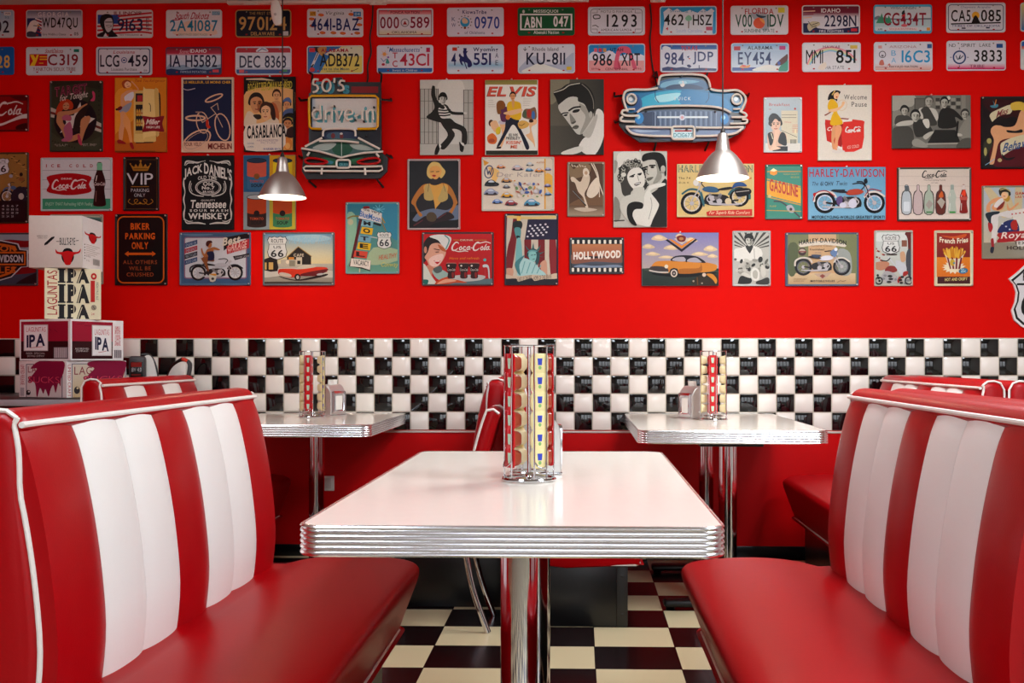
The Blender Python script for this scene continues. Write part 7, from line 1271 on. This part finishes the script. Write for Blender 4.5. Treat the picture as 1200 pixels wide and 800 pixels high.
def f(A):
    A.r('7c8058', 106, 152, 754, 622); A.r('c4a47c', 300, 152, 560, 560); A.r('8c8a60', 560, 152, 585, 420); A.g('c9b490', 'b89c74', 112, 520, 742, 622); A.s('9aa09a', [(580, 300), (690, 330), (700, 520), (590, 520)]); A.s('5c6444', [(112, 260), (200, 260), (180, 520), (112, 520)])
    A.s('d0c8b8', [(215, 235), (320, 225), (440, 215), (560, 225), (650, 250), (640, 275), (560, 262), (440, 255), (320, 262), (225, 275)], 3); A.t('HARLEY-DAVIDSON', 212, 190, 655, 232, '22201f', .03, 0, 0, 26, .05); A.t('Genuine Classic', 325, 252, 528, 272, '8a6c50', 0, .2); A.t('Knucklehead', 315, 286, 448, 306, '4a3c34', .015, .1); A.t('1936', 362, 322, 420, 334, '8a7c74')
    A.e('4a3430', 242, 318, 38, 38); A.e('b0a494', 242, 310, 30, 18); A.l('8a3430', 10, [(212, 318), (275, 318)]); A.p('b8a08c', [(350, 525), (432, 520), (520, 512), (480, 550), (432, 575), (390, 552)]); A.p('8c4a40', [(405, 545), (432, 528), (460, 545), (432, 568)])
    A.moto(252, 462, 80, 612, 458, 82, 'cfd0d8', 'd0c8bc', rim='6a6a74'); A.s('3c4a64', [(325, 350), (360, 345), (420, 350), (390, 372), (345, 368)]); A.s('6a84a8', [(500, 330), (545, 290), (570, 310), (550, 370)]); A.e('d8dce4', 556, 296, 16)
    A.t('MOTORCYCLES', 318, 584, 545, 602, '3a302c', .03, 0, 0, 0, .12); A.t('LEGENDARY', 160, 568, 285, 580, '8a7454'); A.t('AMERICAN', 158, 588, 256, 600, '8a7454'); A.l('6a543c', 4, [(570, 605), (600, 590), (620, 596), (650, 588)], True)
sign('tin_sign', (910, 255), (82, 138, 772, 640), 'dark blue rimmed tin sign of a white-tanked motorcycle on olive and tan', 'sign', TG, f, '4c5a70')
def f(A):
    A.g('c4ccc8', 'b4b4a8', 124, 124, 472, 632); A.s('cfd4cf', [(130, 130), (400, 130), (400, 210), (130, 220)], 2); A.s('6c2420', [(405, 150), (440, 120), (470, 130), (470, 400), (440, 380), (430, 200)]); A.s('4a4c54', [(420, 330), (460, 310), (470, 600), (420, 480)]); A.r('8c5c48', 375, 210, 425, 270)
    for k in range(14): A.e(('a04438', 'c8b49c', '7c3028')[k % 3], 135+(k*37) % 80, 290+(k*29) % 120, 10, 9, 0, 7)
    A.s('b88468', [(130, 420), (230, 410), (260, 440), (200, 490), (130, 480)]); A.s('c4a080', [(360, 330), (400, 320), (410, 400), (370, 410)])
    A.s('8a2c28', [(220, 480), (260, 450), (320, 460), (330, 500), (280, 515), (225, 505)]); A.s('a8a8a8', [(180, 560), (220, 500), (300, 520), (340, 580), (260, 610), (190, 600)]); A.l('c0c4c8', 12, [(250, 370), (330, 470), (400, 590)]); A.l('33302f', 10, [(185, 400), (235, 405), (265, 380)], True); A.s('c0c4c8', [(320, 400), (400, 430), (420, 490), (370, 540), (330, 470)]); A.s('a02824', [(390, 510), (430, 500), (430, 530), (390, 550)]); A.s('a02824', [(330, 600), (350, 550), (370, 570), (345, 612)])
    for k in range(18): A.e(('22201f', '8a8a8c', '3a3436', 'b4b0ac')[k % 4], 150+(k*53) % 310, 540+(k*31) % 80, 12+(k % 3)*6, 12, 0, 8)
    A.o('22201f', 12, 440, 590, 34); A.o('22201f', 12, 160, 590, 32); shield66(A, 272, 160, 160, 178, 'ROUTE', 'US', '66', 'd0d2ce'); A.r('3a2a28', 230, 340, 330, 350)
sign('tin_sign', (1010, 255), (118, 118, 480, 640), 'small tin sign of parked red and chrome motorcycles under a highway shield', 'sign', TG, f, 'b4b4a4')
def f(A):
    A.r('d8cfae', 684, 122, 1042, 636); A.g('9c2c1c', '7c1c18', 704, 142, 1018, 400); A.g('d8861c', 'd0741c', 704, 370, 1018, 555); A.r('4a1418', 710, 552, 1018, 618); A.s('c85c24', [(740, 165), (860, 175), (980, 150), (960, 185), (860, 195)])
    A.t('French Fries', 730, 192, 998, 242, 'e8dcc4', .03, 0, 0, -14, .06)
    st = []; [st.append((865+(115 if k % 2 else 82)*math.cos(k*PI/15), 465+(62 if k % 2 else 42)*math.sin(k*PI/15))) for k in range(30)]; A.p('e4d8bc', st)
    for k in range(26):
        q = (k*7) % 26/25; A.l(('c8881c', 'd8a838', 'b8741c', 'e0b448')[k % 4], 17, [(802+q*130, 385), (768+q*185+(k % 3)*7, 262+abs(q-.5)*70+((k*29) % 50))])
    A.p('d8ccb8', [(780, 345), (820, 385), (865, 382), (915, 385), (955, 340), (915, 480), (825, 480)]); [A.p('7c1820', [(795+k*44, 362+abs(k-2)*-3+8), (815+k*42, 378), (838+k*28, 480), (826+k*26, 480)]) for k in range(4)]; A.e('c8a83c', 850, 420, 24, 32); A.e('5c8a9c', 865, 425, 9)
    A.e('3c7494', 952, 498, 44, 26, -8); A.t('25c', 930, 482, 975, 512, 'b4d0dc', .02); A.t('HOT AND CRISPY', 778, 562, 990, 590, 'd8c888', .02, 0, 0, 0, .06, 0, -10)
sign('tin_sign', (1010, 255), (682, 118, 1046, 640), 'small orange red tin sign of a carton of french fries, cream border', 'sign', TG, f, 'd2c8a4')
# ---- the big white highway shield cut by the right edge
X0, Z0 = wp(1213, 347)
sh = [(-.142, .09), (-.095, .128), (-.055, .165), (-.02, .16), (0, .175), (.02, .16), (.055, .165), (.095, .128), (.142, .09), (.118, .062), (.104, .02), (.11, -.03), (.128, -.075), (.115, -.125), (.075, -.16), (.03, -.178), (0, -.19), (-.03, -.178), (-.075, -.16), (-.115, -.125), (-.128, -.075), (-.11, -.03), (-.104, .02), (-.118, .062)]
def scl(k, kz=None): return [(x*k, z*(kz or k)) for x, z in sh]
bm = nb(); prism_xz(bm, scl(1), -.016, -.001); so = inked(bm, 'shield_sign', 'e8e8e6', INK_TIN, (X0, -.001, Z0))
A = Art(lambda x, y: (x, y)); A.p('121214', scl(.925, .94)); A.p('d4d4d6', scl(.84, .88)); A.l('121214', .011, [(-.097, .062), (.097, .062)]); A.f = lambda x, y: (x, -y); A.t('ROUTE', -.07, -.125, .07, -.08, '121214', .02); A.t('66', -.08, -.03, .08, .11, '121214', .03)
A.build(so, INK_TIN, -.0163)
tag(so, 'large white shield-shaped highway sign with black outline at the right picture edge', 'sign')
# ================================================================== neon signs
NEON = mat('unlit_neon_glass', 'e9e0d2', .15, coat=.5, vary=.02); NEON_Y = mat('yellow_neon_glass', 'e0a412', .2, coat=.5); NEON_R = mat('red_neon_glass', 'b80f14', .2, coat=.5); ENAMEL = mat('black_sign_board', '17161a', .35)
def neon(name, org, c, label, outline, draw, tubes, brackets, cord, extra=None, scale=8., yb=-.07, holders=()):
    ox, oy = org
    cx, cz = wp(ox+c[0]/scale, oy+c[1]/scale, yb)
    def L(px, py): X, Z = wp(ox+px/scale, oy+py/scale, yb); return (X-cx, Z-cz)
    bm = nb(); o2 = [L(*q) for q in outline]; prism_xz(bm, o2, yb, yb+.02)
    root = obj(name, bm, ENAMEL, None, (cx, 0, cz))
    A = Art(L); draw(A); A.build(root, INK_TIN, yb-.0003)
    for m, r, pts, closed, sm in tubes:
        q = cr(pts, 5, closed) if sm else pts
        bm = nb(); tube(bm, [(x, yb-.018, z) for x, z in (L(*p) for p in q)], r, 8, closed); obj('neon_tube', bm, m, root)
    bm = nb()
    for p in holders:
        x, z = L(*p); lathe_y(bm, x, yb-.012, z, .006); tube(bm, [(x, yb-.001, z), (x, yb-.02, z)], .005, 8)
    if holders: obj('tube_holders', bm, DARK_IRON, root)
    for pts in brackets:
        bm = nb(); q = [L(*p) for p in pts]; n = len(q)
        ye = .0135 if pts[-1][1] < 20 else .004
        tube(bm, [(x, yb+.012-(yb+.012+ye)*(i/(n-1)), z) for i, (x, z) in enumerate(q)], .006, 6); obj('bracket', bm, DARK_IRON, root)
    bm = nb(); q = cr([L(*p) for p in cord], 5); tube(bm, [(x, -.008+(yb+.012)*(max(0, i-len(q)*.75)/(len(q)*.25)) if i > len(q)*.75 else -.008, z) for i, (x, z) in enumerate(q)], .0042, 6); obj('power_cord', bm, CORD, root)
    return tag(root, label, 'neon sign', 'neon signs on the red wall')
# blue car front, crop (715,80) at 971/170
S5 = 971/170
out = [(320, 110), (330, 55), (400, 40), (560, 40), (645, 52), (678, 130), (720, 140), (860, 140), (915, 190), (905, 260), (880, 300), (915, 330), (905, 400), (860, 440), (780, 478), (560, 495), (400, 490), (200, 495), (100, 430), (60, 380), (60, 310), (100, 280), (75, 210), (90, 150), (150, 140), (250, 140)]
def f(A):
    A.s('3d6c94', [(325, 130), (340, 85), (480, 62), (620, 80), (650, 140), (480, 160)]); A.s('7cb0c8', [(345, 130), (355, 95), (480, 75), (600, 90), (470, 110)]); A.s('2c4c70', [(380, 140), (420, 110), (560, 110), (620, 140)]); A.e('e0d8d0', 484, 105, 16, 20); A.e('a8d0dc', 472, 96, 14, 10); A.e('a8d0dc', 502, 96, 12, 10)
    A.s('1f7ca8', [(95, 200), (140, 160), (300, 150), (480, 138), (660, 150), (800, 165), (890, 195), (870, 290), (800, 290), (680, 265), (480, 255), (280, 262), (180, 290), (110, 290)]); A.s('38b0cc', [(200, 210), (300, 165), (480, 150), (480, 245), (300, 245), (190, 280)]); A.s('2484b4', [(480, 150), (650, 165), (780, 210), (790, 270), (660, 245), (480, 245)]); A.s('a8dce4', [(310, 185), (470, 165), (420, 215), (320, 225)]); A.l('155c80', 6, [(300, 150), (305, 200), (325, 228)], True); A.l('155c80', 6, [(660, 160), (660, 200), (640, 230)], True)
    A.e('3a6c9c', 175, 240, 40, 60); A.s('2c5c94', [(150, 200), (190, 180), (200, 260), (165, 280)]); A.t('BUICK', 428, 192, 540, 214, 'c9d8dc', .02, 0, 0, 0, .35)
    for x in (142, 845): A.e('1c2028', x, 212, 42, 44); A.e('9ab0c0', x, 212, 30); A.e('e0e4e4', x-4, 206, 14)
    A.s('5c708c', [(185, 310), (260, 285), (480, 278), (700, 285), (800, 305), (800, 380), (480, 395), (190, 380)]); A.s('3c4c68', [(190, 320), (260, 295), (300, 300), (330, 380), (240, 385)])
    for k in range(26): A.l('8a9cb4' if k % 2 else '465874', 7, [(285+k*17, 292), (285+k*17, 385)])
    A.l('dce4ec', 12, [(320, 328), (650, 328)]); A.e('c8ccd8', 482, 330, 20); A.e('d0a0a0', 482, 330, 10); A.e('3c8cc4', 195, 335, 30, 38); A.e('a8d8e8', 188, 325, 14, 16); A.e('3c8cc4', 765, 340, 28, 36); A.e('a8d8e8', 758, 330, 13, 14)
    A.s('7c8ca8', [(105, 385), (250, 395), (480, 400), (760, 395), (890, 385), (860, 430), (780, 450), (480, 460), (200, 455), (130, 430)]); A.s('a8b8cc', [(150, 405), (250, 415), (340, 418), (200, 430)]); A.s('3a4254', [(200, 465), (260, 470), (240, 492), (210, 490)]); A.s('4a5468', [(300, 462), (760, 460), (700, 485), (420, 488)])
    A.r('c8dce0', 420, 408, 555, 474, 6); A.r('a8202c', 432, 414, 545, 426); A.t('DCIG677', 424, 434, 552, 462, '3c8c94', .02)
N = NEON; r = .0062
tb = [(N, r, [(320, 118), (328, 75), (345, 55), (400, 47), (480, 45), (560, 46), (625, 55), (655, 85), (668, 135)], False, True),
 (N, r, [(318, 138), (250, 148), (150, 148), (105, 160), (88, 200), (100, 255), (118, 295)], False, True), (N, r, [(668, 140), (690, 152), (760, 158), (840, 152), (885, 175), (905, 215), (885, 265), (868, 300)], False, True),
 (N, r*.9, [(142+30*math.cos(k*PI/8), 210+32*math.sin(k*PI/8)) for k in range(16)], True, False), (N, r*.9, [(845+32*math.cos(k*PI/8), 212+34*math.sin(k*PI/8)) for k in range(16)], True, False),
 (N, r, [(178, 300), (220, 272), (300, 260), (480, 255), (660, 260), (750, 275), (805, 302)], False, True), (N, r, [(190, 322), (110, 322), (78, 308), (85, 288), (112, 285)], False, True), (N, r, [(165, 362), (80, 358), (70, 340), (85, 328)], False, True), (N, r, [(870, 295), (905, 310), (900, 330), (808, 332)], False, True), (N, r, [(800, 375), (900, 372), (912, 350), (880, 345)], False, True),
 (N, r, [(105, 395), (250, 398), (408, 400)], False, True), (N, r, [(110, 400), (150, 440), (260, 455), (408, 458)], False, True), (N, r, [(570, 400), (700, 402), (890, 398)], False, True), (N, r, [(570, 458), (700, 455), (830, 440), (885, 402)], False, True), (N, r, [tuple(q) for q in rrect(412, 562, 394, 478, 18, 4)], True, False), (N, r*.8, [(120, 278), (165, 278)], False, False), (N, r*.8, [(820, 278), (868, 276)], False, False)]
br = [[(305, 60), (292, 40), (303, 12)], [(318, 60), (315, 5)], [(640, 60), (660, 15)], [(85, 178), (32, 178), (32, 145)], [(900, 172), (930, 175), (942, 150)], [(75, 350), (35, 352), (32, 335)], [(895, 352), (930, 352), (945, 335)], [(310, 485), (300, 535)], [(665, 485), (645, 535)]]
neon('neon_sign', (715, 80), (485, 260), 'neon sign shaped as the front of a blue car, white glass tubes around it', out, f, tb, br, [(272, -455), (282, -330), (272, -210), (285, -60), (305, 40), (312, 110)], scale=S5, holders=[(240, 290), (702, 290), (476, 56), (510, 410), (585, 415), (865, 330)])
# drive-in sign, crop (340,80) at 686/120
S6 = 686/120
out = [(135, 30), (150, 20), (150, 95), (260, 95), (280, 70), (345, 60), (355, 92), (608, 92), (605, 30), (612, 30), (612, 555), (650, 590), (655, 650), (640, 700), (600, 740), (110, 745), (75, 690), (85, 600), (75, 545), (125, 500), (125, 170), (135, 160)]
out = [(140, 95), (270, 92), (290, 62), (345, 60), (360, 92), (608, 92), (612, 560), (655, 600), (650, 690), (600, 738), (110, 742), (78, 690), (88, 600), (75, 545), (125, 500), (125, 170), (140, 160)]
def f(A):
    A.r('8a1018', 410, 122, 590, 165); A.r('1d1c22', 135, 92, 600, 180) if False else None
    A.r('d6d2cc', 148, 202, 582, 412); A.g('9cb0c4', 'd6d2cc', 148, 202, 175, 412, True)
    A.t('drive-in', 168, 250, 575, 365, '6ab0b8', .04, 0, 0, 0, .12); A.t("50's", 168, 85, 398, 172, '4a98a8', .04, 0, 0, 0, .16)
    A.r('20222c', 135, 415, 605, 500); A.s('2c3c5c', [(232, 470), (240, 425), (330, 415), (435, 425), (445, 470), (340, 480)]); A.s('4a6478', [(250, 465), (260, 435), (330, 430), (330, 470)]); A.e('7a3030', 288, 452, 14, 18); A.e('7a3030', 345, 455, 12, 18); A.e('c9c4bc', 343, 438, 10, 7)
    A.s('4c6c68', [(110, 530), (210, 480), (340, 470), (460, 480), (600, 545), (480, 575), (345, 602), (230, 575)]); A.s('1f5c44', [(280, 540), (345, 490), (420, 540), (345, 600)]); A.s('a8b4ac', [(150, 535), (230, 500), (310, 505), (250, 550)]); A.s('a8b4ac', [(400, 510), (480, 510), (560, 545), (450, 545)]); A.l('c0ccc4', 4, [(345, 490), (345, 600)])
    A.s('14301f', [(100, 560), (230, 580), (345, 605), (480, 580), (610, 560), (620, 640), (560, 655), (130, 655), (95, 630)]); A.s('1f6c48', [(210, 600), (310, 610), (310, 645), (230, 640)]); A.s('1f6c48', [(410, 610), (490, 600), (470, 640), (410, 640)]); A.s('3c8c9c', [(250, 620), (290, 625), (280, 642), (250, 640)])
    A.e('2a1418', 180, 626, 66, 18, 4); A.e('2a1418', 530, 626, 66, 18, -4); A.r('1f6c74', 325, 625, 395, 665, 4); A.t('CRUISIN', 330, 636, 390, 655, '7cc0c4', .01); A.r('1c1c22', 110, 655, 615, 700)
Y, Rn = NEON_Y, NEON_R; r = .0058
def q5(pts): return pts
tb = [(Y, r*1.15, [(215, 410), (150, 408), (135, 395), (132, 300), (132, 205), (150, 190), (360, 188), (575, 190), (592, 205), (592, 300), (590, 395), (575, 408), (455, 410)], False, False),
 (N, r, [(196, 82), (165, 80), (160, 110), (182, 120), (192, 140), (180, 160), (158, 165)], False, True), (N, r, [(248+28*math.cos(k*PI/8), 120+40*math.sin(k*PI/8)) for k in range(16)], True, False), (N, r, [(302, 72), (300, 102)], False, False), (N, r, [(372, 92), (345, 88), (335, 108), (355, 122), (362, 145), (340, 155), (322, 150)], False, True),
 (N, r, [(205, 250), (208, 300), (212, 345)], False, True), (N, r, [(205, 290), (175, 280), (155, 310), (170, 345), (205, 340)], False, True), (N, r, [(240, 285), (242, 350)], False, False), (N, r, [(240, 305), (255, 290), (270, 288)], False, True), (N, r, [(285, 285), (285, 350)], False, False), (N, r*1.1, [(285, 255), (295, 262)], False, False), (N, r, [(305, 285), (330, 350), (355, 280)], False, False), (N, r, [(372, 318), (420, 308), (415, 285), (385, 282), (370, 315), (385, 348), (425, 340)], False, True), (N, r, [(435, 325), (462, 315)], False, False), (N, r, [(485, 290), (487, 350)], False, False), (N, r, [(515, 288), (518, 355)], False, False), (N, r, [(518, 310), (535, 285), (555, 290), (560, 350)], False, True),
 (N, r, [(225, 460), (228, 425), (250, 412), (340, 408), (420, 412), (440, 425), (442, 460)], False, True), (N, r, [(105, 528), (220, 470)], False, False), (N, r, [(460, 470), (605, 545)], False, False), (N, r, [(200, 492), (340, 490), (465, 502)], False, True), (N, r, [(82, 540), (200, 560), (300, 588), (348, 602), (400, 588), (500, 570), (628, 562)], False, False),
 (Rn, r*1.1, [(255, 632), (200, 612), (130, 605), (105, 622), (130, 642), (200, 645)], True, True), (Rn, r*1.1, [(455, 632), (510, 612), (580, 605), (605, 622), (580, 640), (510, 645)], True, True),
 (N, r, [tuple(q) for q in rrect(315, 405, 618, 670, 16, 4)], True, False), (N, r, [(310, 662), (110, 660), (95, 672), (105, 690), (340, 692), (600, 692), (622, 680), (620, 660), (410, 664)], False, False), (N, r, [(218, 672), (215, 715)], False, False), (N, r, [(505, 672), (508, 718)], False, False), (N, r, [(120, 590), (135, 565)], False, False), (N, r, [(600, 598), (582, 575)], False, False)]
br = [[(140, 92), (140, 30), (112, 10)], [(605, 92), (605, 30), (585, 8)], [(130, 205), (60, 205), (38, 180)], [(600, 205), (672, 205), (660, 185)], [(90, 590), (62, 592), (38, 572)], [(640, 575), (675, 592), (660, 570)], [(135, 735), (112, 745), (155, 785)], [(570, 730), (610, 785)]]
neon('neon_sign', (340, 80), (370, 400), "drive-in neon sign with a yellow tube frame above a green finned car", out, f, tb, br, [(540, -445), (535, -330), (520, -230), (528, -130), (505, -40), (508, 60), (500, 110)], scale=S6, holders=[(165, 268), (300, 258), (178, 345), (330, 345), (440, 350), (498, 360), (565, 265), (510, 455)])
# ================================================================== light
w = bpy.data.worlds.new('daylight'); bpy.context.scene.world = w; w.use_nodes = True
nt = w.node_tree; bg = nt.nodes['Background']
tc = nt.nodes.new('ShaderNodeTexCoord'); sx = nt.nodes.new('ShaderNodeSeparateXYZ'); nt.links.new(tc.outputs['Generated'], sx.inputs[0])
rp = nt.nodes.new('ShaderNodeValToRGB'); mr = nt.nodes.new('ShaderNodeMapRange')
mr.inputs['From Min'].default_value = -.2; mr.inputs['From Max'].default_value = .6
nt.links.new(sx.outputs['Z'], mr.inputs['Value']); nt.links.new(mr.outputs['Result'], rp.inputs['Fac'])
cr_ = rp.color_ramp; cr_.elements[0].position = 0; cr_.elements[0].color = (.32, .30, .28, 1)
cr_.elements[1].position = 1; cr_.elements[1].color = (.9, 1.0, 1.15, 1)
for p, c in ((.2, (.34, .33, .32, 1)), (.26, (.55, .58, .62, 1)), (.4, (1.0, 1.03, 1.08, 1))):
    e = cr_.elements.new(p); e.color = c
nt.links.new(rp.outputs['Color'], bg.inputs['Color']); bg.inputs['Strength'].default_value = 3.8
# added ceiling panels, out of view, that brighten the wall, seats and signs
for k, (px, py, en) in enumerate(((1.0, -1.9, 50), (1.9, -4.4, 60), (-1.3, -4.9, 27), (-2.1, -1.9, 9))):
    t = empty('added_ceiling_panel', (px, py, H))
    bm = nb(); box(bm, -.33, .33, -.63, .63, -.03, -.001, .004); fr_ = obj('frame', bm, PLASTIC_W, t)
    bm = nb(); box(bm, -.3, .3, -.6, .6, -.034, -.028); obj('diffuser', bm, mat('added_lit_panel_%d' % k, 'ffffff', .5, emit='fff8f0', estr=.1*en), t)
    la = bpy.data.lights.new('added_panel_light', 'AREA'); la.shape = 'RECTANGLE'; la.size = .6; la.size_y = 1.2; la.energy = en; la.color = ((.92, .98, 1.02), (.82, .97, 1.12), (.82, .97, 1.12), (.92, .98, 1.02))[k]
    lo = bpy.data.objects.new('added_panel_light', la); C.objects.link(lo); lo.parent = t; lo.location = (0, 0, -.04)
    tag(t, 'lit ceiling light panel, %s' % ('nearest the red wall', 'over the camera side on the right', 'over the camera side on the left', 'above the left wall table')[k], 'ceiling light', 'ceiling light panels')
# ================================================================== camera and picture
cam = bpy.data.cameras.new('camera'); cam.sensor_width = 36; cam.lens = F/1200*36
cam.shift_x = (600-PX)/1200; cam.shift_y = (PY-400)/1200; cam.clip_start = .05
co = bpy.data.objects.new('camera', cam); C.objects.link(co); co.location = (0, -D, EYE); co.rotation_euler = (PI/2, 0, YAW)
sc = bpy.context.scene; sc.camera = co
vs = sc.view_settings; sc.display_settings.display_device = 'sRGB'
vs.view_transform = 'Standard'; vs.look = 'None'; vs.gamma = 1; vs.exposure = 0.15
try: vs.use_curve_mapping = False
except Exception: pass
sc.cycles.max_bounces = 10; sc.cycles.diffuse_bounces = 5; sc.cycles.glossy_bounces = 5; sc.cycles.sample_clamp_indirect = 6
